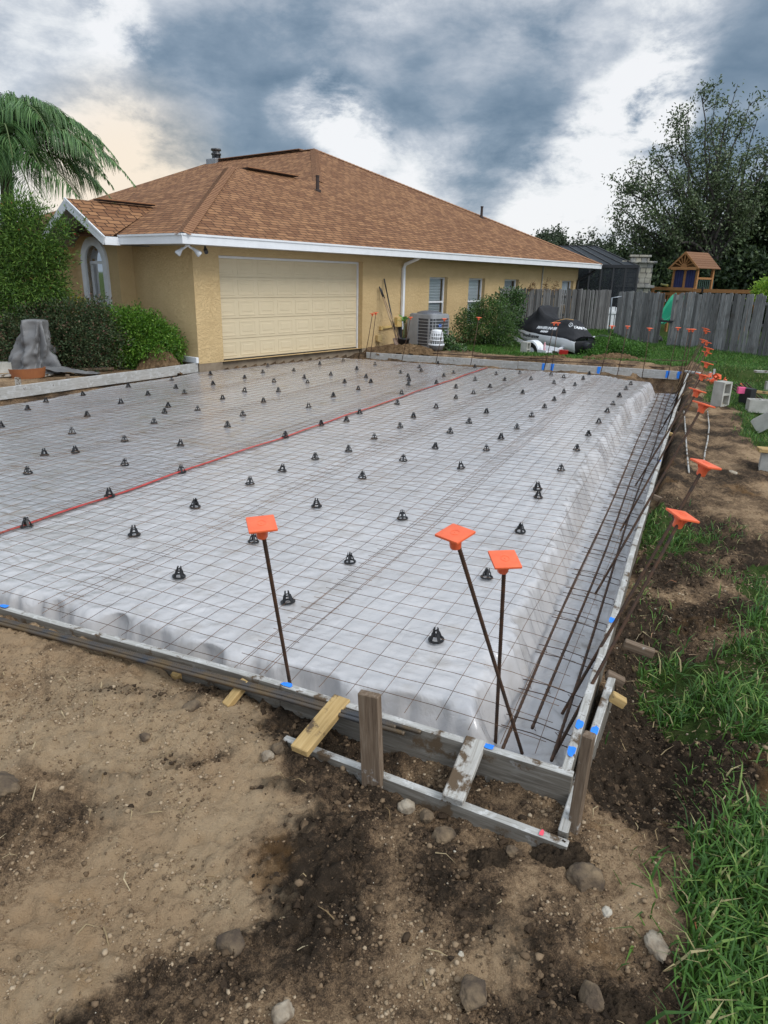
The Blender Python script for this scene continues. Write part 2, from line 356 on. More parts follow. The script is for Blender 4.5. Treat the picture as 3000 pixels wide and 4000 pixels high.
ins = (gu > .02) & (gv > .02) & (gv < 14.0) & (gu < 9.0)
ridge = np.maximum(fbm(gu * 4.5 + gv * 1.3, gv * 11, 3), 0) * .035 * sm(gu, -.1, -.3) * sm(gv, 3.2, 5) * sm(gv, 15, 13)
amp = np.where(ins, .12, 1.0) * (1 - .75 * sm(gv, 16.5, 19)) * sm(np.hypot(GX, GY), 45, 25)
Z = Z + (rough + lump * near + ridge) * amp
# soil kinds: R dark moist soil, G turf, B pale sand
def DP(pts, z=-.2): return [A(x * DD, y * DD, z)[:2] for x, y in pts]
GRASS = [DP([(1470, 2300), (1482, 2120), (1468, 1950), (1500, 1790), (1560, 1830), (1659, 1750), (1900, 1700), (1900, 2300)]),
         DP([(1385, 1420), (1500, 1395), (1680, 1370), (1800, 1560), (1640, 1660), (1590, 1560), (1480, 1570)]),
         DP([(1600, 1240), (1690, 1230), (1800, 1370), (1640, 1370)]),
         DP([(1325, 1120), (1420, 1110), (1490, 1165), (1530, 1185), (1330, 1195), (1360, 1150)]),
         DP([(1340, 1260), (1420, 1180), (1530, 1200), (1390, 1215)]),
         DP([(1520, 880), (1600, 905), (1600, 960), (1659, 1000), (1800, 1100), (2600, 1000), (2600, 760), (1530, 757), (1545, 800)])]
LAWN_FAR = [np.array([P3(9, 16.2, 0)[:2], P3(1.6, 15.3, 0)[:2], P3(.3, 15.0, 0)[:2], P3(-1.2, 14.5, 0)[:2], P3(-1.6, 9, 0)[:2], P3(-30, 9, 0)[:2], (60, 20), (60, 44), (-2, 44), HW(14, -.3, 0)[:2], HW(9, -1.4, 0)[:2]])]
SPARSE = [DP([(1410, 1900), (1500, 1480), (1400, 1400), (1360, 1260), (1340, 1120), (1659, 1180), (1800, 1700), (1540, 1790)])]
jx = GX + fbm(GX * 3, GY * 3 + 7, 3) * .10; jy = GY + fbm(GX * 3 + 31, GY * 3, 3) * .10
turf = np.zeros(GX.shape)
for P in GRASS + LAWN_FAR: turf = np.maximum(turf, inpoly(jx, jy, P))
turf = np.where((np.hypot(GX, GY) > 30) | (GX < -16), 1.0, turf)
dk = np.zeros(GX.shape)
def blob(x, y, rx, ry, w, z=-.25):
    global dk
    c = A(x * DD, y * DD, z); q = ((jx - c[0]) / rx) ** 2 + ((jy - c[1]) / ry) ** 2; dk = np.maximum(dk, w * np.clip(1.4 - q, 0, 1))
dkn = fbm(GX * 1.7 + 3, GY * 1.7, 4, .6)
dk = .46 + dkn * .55
c0 = A(560 * DD, 2000 * DD, -.25)
LIGHT = DP([(-900, 1330), (120, 1345), (300, 1420), (560, 1560), (600, 1690), (720, 1720), (690, 1780), (560, 1880), (430, 1960), (330, 2040), (200, 2140), (150, 2260), (-300, 2400), (-900, 2300)], -.22)
LIGHT2 = [DP([(840, 1760), (960, 1750), (980, 1800), (880, 1830)], -.25), DP([(1050, 1950), (1200, 1930), (1250, 2000), (1100, 2060)], -.25), DP([(930, 2020), (1080, 2000), (1120, 2100), (960, 2110)], -.25), DP([(1330, 1900), (1430, 1880), (1450, 2010), (1330, 2010)], -.25)]
lt = np.zeros(GX.shape)
for q in range(4):
    ja = GX + fbm(GX * 2.6 + q * .13, GY * 2.6 + 7, 7, .68) * .20; jb_ = GY + fbm(GX * 2.6 + 31, GY * 2.6 + q * .13, 7, .68) * .20; lt = lt + inpoly(ja, jb_, LIGHT) / 4.
    for P in LIGHT2: lt = lt + inpoly(ja, jb_, P) * .5 / 4.
dk = np.where(gv < .1, .67 + dkn * .52 + .25 * sm(noise2(jx * 1.1 + 4, jy * 1.6), .0, .5) - .70 * np.clip(lt, 0, 1), dk)
blob(620, 1700, .18, .10, .9); blob(300, 1560, .35, .07, .6); blob(200, 1700, .3, .06, .55); blob(420, 1640, .25, .05, .6); blob(1350, 1640, .28, .6, 1.0); blob(1010, 1600, .5, .12, .7)
dk = np.where((gu < -.05) & (gv > .1), dk + .36, dk); blob(1420, 1420, .30, .5, .95); blob(300, 1390, .9, .15, .6); blob(1380, 1250, .2, .35, .75)
pale = sm(fbm(GX * .9 - 4, GY * .9 + 2, 4, .55), -.05, .4) * np.where(gv < .1, np.clip(lt, 0, 1), 0)
berm = sm(gu, -.12, -.3) * sm(gv, 2.5, 5); dk = dk - .25 * berm; 
dk = np.where(gv > 14.4, .45 + dkn * .3, dk); dk = np.where(gu > 9.3, .28 + dkn * .3, dk)
dk = np.where(ins | ((gu > .02) & (gu < 9.8) & (gv > .02) & (gv < 14.5)), .62 + dkn * .4 + .3 * sm(gu, 1.2, .7), dk)
wet = np.clip(dk - .35, 0, .6) * np.where(ins, 0, 1) * np.where(gv > 8, .3, 1.0) * (1 - turf * .8)
Z = Z + wet * (.050 * np.maximum(fbm(GX * 10 + 3, GY * 10, 5, .62), -.2) + .03 * (1 - np.abs(fbm(GX * 22, GY * 22 + 9, 3, .6)) * 2.4) * near) + .012 * np.clip(lt, 0, 1) * (1 - np.abs(fbm(GX * 4 + GY * 2, GY * 9, 4, .6)) * 2.2)
attr = np.stack((np.clip(dk, 0, 1), turf, pale), -1).reshape(-1, 3)
ny, nx = GX.shape; ii = np.arange(ny * nx).reshape(ny, nx)
Fq = np.stack((ii[:-1, :-1], ii[:-1, 1:], ii[1:, 1:], ii[1:, :-1]), -1).reshape(-1, 4)
m, t, b = newmat('soil'); at_ = N(t, 'ShaderNodeAttribute', attribute_name='soil'); sx = N(t, 'ShaderNodeSeparateColor'); L(t, at_.outputs['Color'], sx.inputs[0])
v = objco(t); nA = noise(t, v, 3.2, 10, .68); nB = noise(t, v, 46, 8, .72); nC = noise(t, v, 210, 5, .65); nD = noise(t, v, 11, 10, .74)
f = mth(t, 'ADD', sx.outputs[0], mth(t, 'MULTIPLY', mth(t, 'SUBTRACT', nD, .5), 1.5)); f = mth(t, 'ADD', f, mth(t, 'ADD', mth(t, 'MULTIPLY', mth(t, 'SUBTRACT', nB, .5), 1.5), mth(t, 'MULTIPLY', mth(t, 'SUBTRACT', nC, .5), 1.3)), True)
c = ramp(t, f, [(.08, (.395, .272, .160)), (.38, (.25, .165, .095)), (.60, (.145, .095, .057)), (.78, (.080, .054, .034)), (.98, (.042, .030, .020))])
c = mix(t, mth(t, 'MULTIPLY', sx.outputs[2], .55), c, mix(t, ramp(t, nD, [(.35, (0, 0, 0)), (.6, (1, 1, 1))]), (.375, .262, .152), (.47, .355, .225)))
ochre = mth(t, 'MULTIPLY', ramp(t, noise(t, v, 1.9, 7, .6), [(.60, (0, 0, 0)), (.70, (1, 1, 1))]), .35); c = mix(t, ochre, c, (.33, .17, .055))
spk = ramp(t, nC, [(.68, (0, 0, 0)), (.75, (1, 1, 1))]); c = mix(t, mth(t, 'MULTIPLY', spk, .5), c, (.50, .42, .31))
spd = ramp(t, nB, [(.28, (1, 1, 1)), (.40, (0, 0, 0))]); c = mix(t, mth(t, 'MULTIPLY', spd, .55), c, (.030, .022, .016))
tg = ramp(t, nD, [(.3, (.020, .035, .008)), (.5, (.045, .075, .016)), (.72, (.085, .085, .035))])
tf = ramp(t, mth(t, 'ADD', sx.outputs[1], mth(t, 'MULTIPLY', mth(t, 'SUBTRACT', nD, .5), .9)), [(.4, (0, 0, 0)), (.75, (1, 1, 1))])
c = mix(t, tf, c, tg); L(t, c, b.inputs['Base Color']); b.inputs['Roughness'].default_value = .95; b.inputs['Specular IOR Level'].default_value = .12
b1 = bump(t, b, mth(t, 'ADD', mth(t, 'MULTIPLY', nD, 2.2), mth(t, 'ADD', nB, mth(t, 'MULTIPLY', nC, .35))), .8, .024)
setp(mesh_np('ground', np.stack((GX, GY, Z), -1).reshape(-1, 3), Fq, m, None, True, attr=attr), kind='structure')
from mathutils.bvhtree import BVHTree
from mathutils.interpolate import poly_3d_calc
def gzi(X, Y):                                                    # height of the finished ground, bilinear
    X = np.asarray(X, float); Y = np.asarray(Y, float)
    i = np.clip(np.searchsorted(xs, X) - 1, 0, nx - 2); j = np.clip(np.searchsorted(ys, Y) - 1, 0, ny - 2)
    a = np.clip((X - xs[i]) / (xs[i + 1] - xs[i]), 0, 1); c_ = np.clip((Y - ys[j]) / (ys[j + 1] - ys[j]), 0, 1)
    return (Z[j, i] * (1 - a) + Z[j, i + 1] * a) * (1 - c_) + (Z[j + 1, i] * (1 - a) + Z[j + 1, i + 1] * a) * c_

# soil crumbs lying on the ground
def rocks_np(P, size, squash=.7, var=.35, seed=3):
    g = np.random.default_rng(seed); n = len(P)
    bm = bmesh.new(); bmesh.ops.create_icosphere(bm, subdivisions=1, radius=1); bm.verts.ensure_lookup_table(); bm.verts.index_update()
    B = np.array([v.co for v in bm.verts]); Fb = np.array([[v.index for v in f.verts] for f in bm.faces]); bm.free()
    nv = len(B); th = g.uniform(0, 6.28, n); c_, s_ = np.cos(th), np.sin(th)
    V = B[None] * (1 + g.normal(0, var * .5, (n, nv, 1))) * size[:, None, None] * g.uniform(.7, 1.3, (n, 1, 3)) * np.array([1, 1, squash])
    X = V[..., 0] * c_[:, None] - V[..., 1] * s_[:, None]; Y = V[..., 0] * s_[:, None] + V[..., 1] * c_[:, None]
    V = np.stack((X, Y, V[..., 2]), -1) + P[:, None]
    return V.reshape(-1, 3), (Fb[None] + (np.arange(n) * nv)[:, None, None]).reshape(-1, 3)
g = np.random.default_rng(21); n = 150000
cx = g.uniform(-2.9, 2.7, n); cy = 1.15 + g.beta(1.1, 2.2, n) * 6.5; cu, cv = uvof(cx, cy)
ok = ~((cu > -.02) & (cv > -.02)); dens = sm(noise2(cx * 1.6, cy * 1.6 + 3) + .8 * noise2(cx * 6, cy * 6), -.35, .75); ok &= g.uniform(0, 1, n) < .10 + .9 * dens
ok &= ~np.any([inpoly(cx, cy, P) for P in GRASS[:1]], axis=0)
cx, cy = cx[ok], cy[ok]
def dk_at(X, Y): i = np.clip(np.searchsorted(xs, X), 0, nx - 1); j = np.clip(np.searchsorted(ys, Y), 0, ny - 1); return dk[j, i]
sz = np.clip(.0022 * np.exp(g.normal(0, .60, len(cx)) + .30), .0018, .019)
lt_ = dk_at(cx, cy) + .12 * g.normal(size=len(cx)) < .55; sz = np.where(lt_, np.minimum(sz, .010), sz)
V, Fr = rocks_np(np.stack((cx, cy, gzi(cx, cy) + sz * .2), -1)[lt_], sz[lt_], seed=5)
m, t, b = newmat('sand_crumb'); c = ramp(t, island(t), [(.0, (.11, .075, .045)), (.35, (.23, .16, .098)), (.8, (.33, .24, .15)), (1.0, (.44, .34, .23))]); L(t, c, b.inputs['Base Color']); b.inputs['Roughness'].default_value = .95; b.inputs['Specular IOR Level'].default_value = .1; bump(t, b, noise(t, objco(t), 160, 3), .5, .006)
setp(mesh_np('sand_crumbs', V, Fr, m, None, True), 'pale sandy crumbs scattered over the light dirt', 'soil', kind='stuff')
V, Fr = rocks_np(np.stack((cx, cy, gzi(cx, cy) + sz * .25), -1)[~lt_], sz[~lt_])
m, t, b = newmat('soil_crumb'); c = ramp(t, island(t), [(.0, (.034, .024, .017)), (.4, (.085, .058, .036)), (.85, (.18, .122, .074)), (.98, (.28, .20, .125)), (1.0, (.46, .42, .34))])
L(t, c, b.inputs['Base Color']); b.inputs['Roughness'].default_value = .95; b.inputs['Specular IOR Level'].default_value = .1; bump(t, b, noise(t, objco(t), 160, 3), .5, .006)
M_crumb = m
setp(mesh_np('soil_crumbs', V, Fr, m, None, True), 'loose crumbs of soil and pebbles on the dirt in front of the form', 'soil', kind='stuff')
n = 42000; cx = g.uniform(-2.4, 3.2, n); cy = 1.2 + g.beta(1.1, 2.0, n) * 5.5; cu, cv = uvof(cx, cy); dd = dk_at(cx, cy)
ok = ~((cu > -.02) & (cv > -.02)) & (dd > .58) & (noise2(cx * 2.6, cy * 2.6 + 3) + .9 * noise2(cx * 7, cy * 7) + 1.6 * np.exp(-((cv + .30) / .16) ** 2) * (cu > 0) + .9 * np.exp(-((cu + .3) / .25) ** 2) > .10 + g.normal(0, .3, n)) & ~np.any([inpoly(cx, cy, P) for P in GRASS[:2]], axis=0)
cx, cy = cx[ok], cy[ok]; sz = np.clip(.0042 * np.exp(g.normal(0, .60, len(cx))), .002, .018); V, Fr = rocks_np(np.stack((cx, cy, gzi(cx, cy) + sz * .2), -1), sz, .75, .6, 9)
m, t, b = newmat('dark_soil_clod'); c = ramp(t, island(t), [(.0, (.028, .020, .014)), (.5, (.070, .047, .030)), (.85, (.13, .088, .054)), (1.0, (.22, .15, .09))]); L(t, c, b.inputs['Base Color']); b.inputs['Roughness'].default_value = .95; b.inputs['Specular IOR Level'].default_value = .1; bump(t, b, noise(t, objco(t), 150, 4, .7), .8, .008)
setp(mesh_np('dark_clods', V, Fr, m, None, False), 'dark crumbly clods scattered over the moist soil', 'soil', kind='stuff')

# ------------------------------------------------------------------ plastic vapour sheet
TAPE_U = lambda v: 4.43 - (v - .89) * .0225
def sheet(name, label, ufun0, ufun1, nu, vs_, mat, zoff=0.0):
    k = np.linspace(0, 1, nu); k = k if nu < 3 else k
    VV = np.repeat(vs_[:, None], nu, 1); U0 = ufun0(vs_)[:, None]; U1 = ufun1(vs_)[:, None]; UU = U0 + (U1 - U0) * (k[None] ** 1.0)
    VV = np.minimum(VV, vfar(UU) + .02 * np.sin(UU * 9))
    z = zplat(UU, VV)
    slope = np.clip((-.135 - z) / .06, 0, 1) * np.clip((z + .43) / .06, 0, 1)
    flat = 1 - np.clip((-.135 - z) / .05, 0, 1)
    w = .006 * fbm(UU * 2.2, VV * 2.2, 3) + .0045 * (1 - np.abs(fbm(UU * 5 + VV * 3, VV * 5 - UU * 2, 3)) * 2.2)
    w = w + .006 * np.maximum(0, 1 - np.abs(fbm(UU * 1.3 + 5, VV * 7.0, 2)) * 7) * sm(noise2(UU * .8, VV * .8), -.2, .3)
    rg = lambda a_, b_: 1 - 2.6 * np.abs(noise2(a_, b_))
    along_r = .55 * rg(VV * 2.3 + UU * 2.2, UU * .8 + 4) + .4 * rg(VV * 6.5 - UU * 3, UU * 1.5) + .25 * rg(VV * 14 + UU * 4, UU * 3 + 9); along_f = .55 * rg(UU * 2.1 + VV * 1.6, VV * .7 + 8) + .4 * rg(UU * 5.2 - VV * 2.5, VV + 3) + .2 * rg(UU * 12, VV * 2)
    fr_ = sm(VV, .6, .3) * sm(UU, .2, .8)
    nz = slope * ((1 - fr_) * .060 * along_r + fr_ * .046 * along_f)
    shoulder = np.exp(-((z + .15) / .035) ** 2) * (1 - flat * .6); nz = nz + .022 * shoulder * np.maximum(.6 * rg(VV * 8 + UU * 5, UU * 5) + .5 * rg(VV * 17 - UU * 6, UU * 9), -.2)
    fl = np.clip((-.36 - z) / .05, 0, 1); nz = nz + fl * .010 * rg(UU * 5, VV * 3.5)
    Pz = z + w * (.14 + .8 * (1 - flat)) + nz + zoff
    Pu = UU - slope * (1 - fr_) * .05 * fbm(VV * 5 + 9, UU * 2, 2); Pv = VV - slope * fr_ * .075 * fbm(UU * 3.4 + 3, VV * 1.2, 3)
    # the outer edge turns up against the boards
    lip = np.maximum(sm(UU, .075, .045), sm(VV, .065, .042)); Pz = Pz + .16 * lip
    X = F1[0] + EU[0] * Pu + EV[0] * Pv; Y = F1[1] + EU[1] * Pu + EV[1] * Pv
    q = np.arange(X.size).reshape(X.shape); Fs = np.stack((q[:-1, :-1], q[:-1, 1:], q[1:, 1:], q[1:, :-1]), -1).reshape(-1, 4)
    o = mesh_np(name, np.stack((X, Y, Pz), -1).reshape(-1, 3), Fs, mat, None, True)
    return setp(o, label, 'plastic sheet')
def plasticmat(name, base, brown):
    m, t, b = newmat(name); v = objco(t); n1 = noise(t, v, 1.1, 5, .6); n2 = noise(t, v, 9, 7, .7, .4); n3 = noise(t, v, 3.2, 6, .62)
    c = mix(t, ramp(t, n1, [(.35, (0, 0, 0)), (.65, (1, 1, 1))]), base, tuple(q * .86 for q in base))
    c = mix(t, ramp(t, n3, [(.54, (0, 0, 0)), (.70, (brown,) * 3)]), c, (.30, .25, .19))
    c = mix(t, ramp(t, n2, [(.66, (0, 0, 0)), (.74, (.6 * brown + .25,) * 3)]), c, (.16, .115, .075))
    L(t, c, b.inputs['Base Color']); b.inputs['Roughness'].default_value = .19; b.inputs['Specular IOR Level'].default_value = .7; b.inputs['Coat Weight'].default_value = .45; b.inputs['Coat Roughness'].default_value = .10
    vv = objco(t, (1, 1, .5)); w1 = noise(t, vv, 4.2, 5, .55, 1.2); w2 = noise(t, vv, 24, 4, .5, 1.0)
    r = N(t, 'ShaderNodeMath', operation='ABSOLUTE'); L(t, mth(t, 'SUBTRACT', w1, .5), r.inputs[0])
    p1 = bump(t, b, r.outputs[0], .30, .05); bump(t, b, w2, .16, .02, p1); return m
M_pl_r = plasticmat('white_poly_sheet', (.56, .54, .53), .36); M_pl_l = plasticmat('worn_poly_sheet', (.46, .45, .452), .62)
vs1 = np.concatenate((np.arange(.04, .8, .016), np.arange(.8, 4, .024), np.arange(4, 13.62, .045)))
us = lambda v: np.full_like(v, .045)
sheet('plastic_sheet', 'white plastic vapour sheet right of the red tape running into the deep edge trench', us, lambda v: TAPE_U(v) + .03, 250, vs1, M_pl_r)
sheet('plastic_sheet', 'greyer plastic vapour sheet left of the red tape reaching the garage door', lambda v: TAPE_U(v) - .03, lambda v: np.maximum(uleft(v), TAPE_U(v)), 210, vs1, M_pl_l, .004)
def surf(u, v): return zplat(np.asarray(u, float), np.asarray(v, float))
mb = MB(); vv = np.linspace(.32, 13.2, 120)
for a0, a1 in zip(vv[:-1], vv[1:]):
    q = []
    for v_, sd in ((a0, -1), (a0, 1), (a1, 1), (a1, -1)):
        uu = TAPE_U(v_) + .012 * math.sin(v_ * 2.2) + sd * .019; q.append(P3(uu, v_, float(surf(uu, v_)) + .020 + .004 * math.sin(v_ * 5)))
    mb.quad(*q)
setp(mb.build('tape', M_tape), 'long red seam tape running across the white plastic sheet', 'tape')

# ------------------------------------------------------------------ welded wire mesh, laid in overlapping lengths
def wire_sheet(u0, u1, v0, v1, label, seed, tilt=0.0):
    g = np.random.default_rng(seed); mb = MB(); off = g.uniform(0, .15); hz = g.uniform(0, .008)
    def wz(u, v):
        z = float(surf(u, v)); zs = -.105 - .10 * max(0., .55 - u) - .16 * max(0., .24 - v); zs = zs + .010 * float(noise2(np.array(u * 1.7 + seed), np.array(v * 1.7))) 
        return max(z + .014, zs) + hz
    def P(u, v): return P3(u + .012 * math.sin(v * 1.3 + seed) + tilt * (v - 6), v + .01 * math.sin(u * 2 + seed), wz(u, v))
    r = .0017
    nu = int(round((u1 - u0) / .1525)); cols = [u0 + i * .1525 for i in range(nu + 1)]
    for u in cols:
        lim = v1
        if u > 8: lim = min(v1, 9.33 + (9.23 - .33 - u) / .258)
        k = np.arange(v0 - g.uniform(0, .02), lim, .30); 
        if len(k) > 2: mb.tube([P(u, v) for v in k], r, 3, False)
    v = v0 + off
    while v < v1:
        um = min(u1 + .03, float(uleft(np.array(v))) - .05)
        if um > u0 + .1:
            k = np.linspace(u0 - .03, um, max(3, int((um - u0) / .22))); mb.tube([Vector(P(u, v)) + Vector((0, 0, .0035)) for u in k], r, 3, False)
        v += .1525
    return setp(mb.build('wire_mesh', M_wire), label, 'wire mesh', 'rusty wire mesh lengths laid over the plastic')
wire_sheet(.16, 1.70, .16, 13.0, 'rusty wire mesh length dipping into the right edge trench', 1)
wire_sheet(1.58, 3.12, .13, 13.1, 'rusty wire mesh length beside the leftmost near capped rebar', 2, .004)
wire_sheet(3.02, 4.56, .20, 13.2, 'rusty wire mesh length running under the red tape', 3, -.003)
wire_sheet(4.44, 5.98, .15, 13.2, 'rusty wire mesh length just left of the red tape', 4, .003)
wire_sheet(5.88, 7.42, .15, 13.1, 'rusty wire mesh length in the middle of the greyer sheet', 5)
wire_sheet(7.32, 8.90, .15, 13.0, 'rusty wire mesh length along the far left edge next to the hedge side form', 6, .002)

# ------------------------------------------------------------------ rebar chairs
def chair_mesh():
    mb = MB(); n = 16
    mb.lathe([(.047, 0), (.047, .009), (.033, .009), (.033, 0), (.047, 0)], n=n, cap=False)
    mb.lathe([(.020, .048), (.022, .048), (.020, .058), (.017, .058), (.020, .048)], n=12, cap=False)
    for k in range(4):
        a = k * math.pi / 2 + .4; c_, s_ = math.cos(a), math.sin(a)
        mb.obox((.036 * c_, .036 * s_, .003), (.020 * c_, .020 * s_, .054), .018, .006, (c_, s_, .3))
    for k in range(4):
        a = k * math.pi / 2 + .4; c_, s_ = math.cos(a), math.sin(a)
        mb.obox((.018 * c_, .018 * s_, .054), (.013 * c_, .013 * s_, .082), .009, .005, (c_, s_, .3))
    o = mb.build('rebar_chair', M_chair); autosmooth(o, 35); return o
CL = [(742,94),(909,71),(555,124),(360,160),(199,188),(120,222),(5,295),(640,158),(760,129),(797,153),(921,114),(523,194),(377,250),(1057,86),(1136,62),(1158,34),(1184,102),(1269,54),(1314,85),(1329,106),(1382,26),(1429,72),(1483,11),(1489,105),(1541,48),(1581,84),(1603,104),(1620,28),(1056,143),(1203,143),(1548,135),(1440,166),(962,175),(1139,189),(1334,211),(1050,247),(1554,238),(1497,272),(1388,288),(1233,340),(727,210),(711,235),(854,224),(666,280),(983,295),(312,325),(539,357),(780,376),(326,405),(193,418),(121,496),(539,459),(785,491),(474,596),(116,726),(580,763),(773,943),(843,642),(1080,542),(1219,486),(1362,434),(1506,401),(1617,347),(1565,516),(1368,639),(1095,793),(1512,880)]
CR = [(149,29),(155,40),(91,46),(114,57),(117,69),(115,83),(94,110),(80,141),(202,78),(225,56),(255,46),(207,18),(321,28),(387,50),(461,47),(322,68),(368,90),(262,92),(317,109),(413,68),(495,65),(557,52),(596,60),(566,78),(631,84),(657,65),(675,50),(262,125),(201,153),(131,183),(90,214),(469,109),(597,107),(567,130),(537,153),(357,169),(303,200),(497,180),(451,217),(244,231),(198,278),(99,316),(402,249),(357,284),(279,340),(812,66),(804,81),(790,96),(769,119),(749,143),(731,166),(705,200),(673,238),(636,284),(588,346)]
cps = [(x / 1.106, 1400 + y / 1.106) for x, y in CL] + [(1450 + x / .7933, 1400 + y / .7933) for x, y in CR] + [(2032, 2076), (2100, 1911), (2102, 1943), (1901, 2256), (1704, 2500), (1125, 2352), (1572, 2026)]
ch0 = chair_mesh(); g = np.random.default_rng(4); first = True
special = {(1704, 2500): 'black plastic rebar chair nearest the near corner of the form', (1125, 2352): 'black plastic rebar chair behind the shaft of the leftmost near capped rebar', (1901, 2256): 'black plastic rebar chair half hidden beside the lowest of the orange caps'}
lab_idx = {}
for i, (x, y) in enumerate(cps):
    p = A(x, y, -.125); u, v = uvof(p[0], p[1])
    for _ in range(2): p = A(x, y, float(surf(u, v)) + .014); u, v = uvof(p[0], p[1])
    o = ch0 if first else ch0.copy()
    if not first: COL.objects.link(o)
    first = False
    o.location = p; o.rotation_euler = (g.normal(0, .05), g.normal(0, .05), g.uniform(0, 6.28)); k = g.uniform(.92, 1.04); o.scale = (k, k, k * g.uniform(.86, .96))
    if (x, y) in special: lb, gr = special[(x, y)], 'rebar chairs standing near the front form'
    else:
        tu = TAPE_U(v); side = 'left of the red tape' if u > tu else 'right of the red tape'
        depth = 'in the near part of the sheet' if v < 4.2 else ('in the middle of the sheet' if v < 8.5 else 'in the far part of the sheet')
        lb, gr = f'black plastic rebar chair {side} {depth}', f'black rebar chairs {side} {depth}'
    setp(o, lb, 'rebar chair', gr)

# ------------------------------------------------------------------ forms: boards, braces, stakes
def board(name, P, Q, w, h, mat, label=None, cat='board', group=None, up=(0, 0, 1), bow=0.0, parent=None, bev=.004, nseg=None):
    """P, Q: ends of the top centre line"""
    P = Vector(P); Q = Vector(Q); x = (Q - P); Ln = x.length; x.normalize(); up = Vector(up); y = up.cross(x).normalized(); z = x.cross(y)
    bm = bmesh.new(); bmesh.ops.create_cube(bm, size=1)
    for v in bm.verts: v.co = Vector((v.co.x * Ln + Ln / 2, v.co.y * w, v.co.z * h - h / 2))
    lg = [e for e in bm.edges if abs(e.verts[0].co.x - e.verts[1].co.x) > Ln * .5]
    ns = nseg or max(2, int(Ln / .25)); bmesh.ops.subdivide_edges(bm, edges=lg, cuts=ns)
    if bev: bmesh.ops.bevel(bm, geom=[e for e in bm.edges if len(e.link_faces) == 2 and e.calc_face_angle(0) > .5], offset=bev, segments=1, affect='EDGES')
    sd = (P.x * 3.1 + P.y * 1.7)
    for v in bm.verts:
        k = v.co.x / Ln; v.co.y += bow * math.sin(k * math.pi) + .003 * math.sin(v.co.x * 3.3 + sd); v.co.z += .003 * math.sin(v.co.x * 2.3 + sd * 2)
    me = bpy.data.meshes.new(name); bm.to_mesh(me); bm.free(); me.materials.append(mat)
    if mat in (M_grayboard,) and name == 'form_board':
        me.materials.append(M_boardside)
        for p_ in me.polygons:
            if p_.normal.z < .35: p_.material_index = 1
    o = bpy.data.objects.new(name, me); COL.objects.link(o)
    M = Matrix((( x.x, y.x, z.x, P.x), (x.y, y.y, z.y, P.y), (x.z, y.z, z.z, P.z), (0, 0, 0, 1)))
    if parent:
        o.parent = parent; pm = Matrix.Translation(parent.location) @ parent.rotation_euler.to_matrix().to_4x4(); o.matrix_parent_inverse = pm.inverted(); o.matrix_basis = M
    else: o.matrix_basis = M
    return setp(o, label, cat if label else None, group)
def mark(board_o, x, w, lo=-.3, side=None, mat=None):
    """paint sprayed over the top edge (and face) of a board, in the board's own frame"""
    bb = [Vector(c_) for c_ in board_o.bound_box]; hw = max(c_.y for c_ in bb); mb = MB(); n = 16; sd = random.random() * 6
    def disc(fn, a, b_):
        pts = []
        for k in range(n):
            th = 2 * math.pi * k / n; r = 1 + .16 * math.sin(3 * th + sd) + .10 * math.sin(7 * th + 2 * sd); pts.append(fn(a * r * math.cos(th), b_ * r * math.sin(th)))
        mb.poly(pts)
    if side is None: disc(lambda p, q: (x + p, max(-.016, min(.016, q)), .0065), w, .02)
    else: mb.quad((x - w, side * (hw + .002), -.005), (x + w * .8, side * (hw + .002), -.004), (x + w * .5 - .012, side * (hw + .002), lo), (x - w * 1.1, side * (hw + .002), lo * .9))
    o = mb.build('paint_mark', mat or M_paint, None); o.parent = board_o; return o
ZF = -.05
# near form, two boards meeting end to end
pts_n = [A(0, 2366, ZF), A(1100, 2671, ZF), A(2240, 3022, ZF)]
dn = (pts_n[1] - pts_n[0]); far_n = pts_n[0] - dn / np.linalg.norm(dn) * 3.2
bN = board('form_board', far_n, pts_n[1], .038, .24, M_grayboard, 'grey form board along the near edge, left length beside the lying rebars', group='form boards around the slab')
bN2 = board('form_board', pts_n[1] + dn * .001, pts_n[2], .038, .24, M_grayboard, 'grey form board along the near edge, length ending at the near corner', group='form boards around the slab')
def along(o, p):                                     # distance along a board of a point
    M = o.matrix_basis.inverted(); return (M @ Vector(p)).x
for q in ((1117, 2683), (15, 2372)): mark(bN if q[0] < 1100 else bN2, along(bN if q[0] < 1100 else bN2, A(*q, ZF)), .03)
mark(bN2, along(bN2, A(1905, 2925, ZF)), .025)
# right form
rp = [(2198, 3008), (2344, 2522), (2420, 2290), (2513, 1964), (2602, 1670), (2676, 1456)]
rw = [A(x + 12, y, ZF) for x, y in rp]
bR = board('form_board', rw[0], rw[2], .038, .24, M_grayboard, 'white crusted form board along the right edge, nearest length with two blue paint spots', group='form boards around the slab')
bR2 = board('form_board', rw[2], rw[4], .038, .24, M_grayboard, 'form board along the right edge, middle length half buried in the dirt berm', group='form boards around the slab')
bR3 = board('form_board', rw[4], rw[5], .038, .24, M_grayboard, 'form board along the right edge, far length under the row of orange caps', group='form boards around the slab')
for q in ((2264, 2835), (2241, 2942), (2335, 2415)): mark(bR, along(bR, A(q[0] + 6, q[1], ZF)), .035)
mark(bR2, along(bR2, A(2560, 1800, ZF)), .04)
# outer boards
oP, oQ = A(1110, 2878, -.17), A(2220, 3296, -.17)
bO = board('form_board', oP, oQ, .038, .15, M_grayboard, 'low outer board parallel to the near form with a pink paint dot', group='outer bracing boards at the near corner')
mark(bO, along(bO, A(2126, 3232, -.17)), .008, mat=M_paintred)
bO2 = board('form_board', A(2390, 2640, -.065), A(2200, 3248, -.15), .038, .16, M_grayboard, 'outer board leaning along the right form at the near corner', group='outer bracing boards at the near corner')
mark(bO2, along(bO2, A(2325, 2850, -.09)), .03)
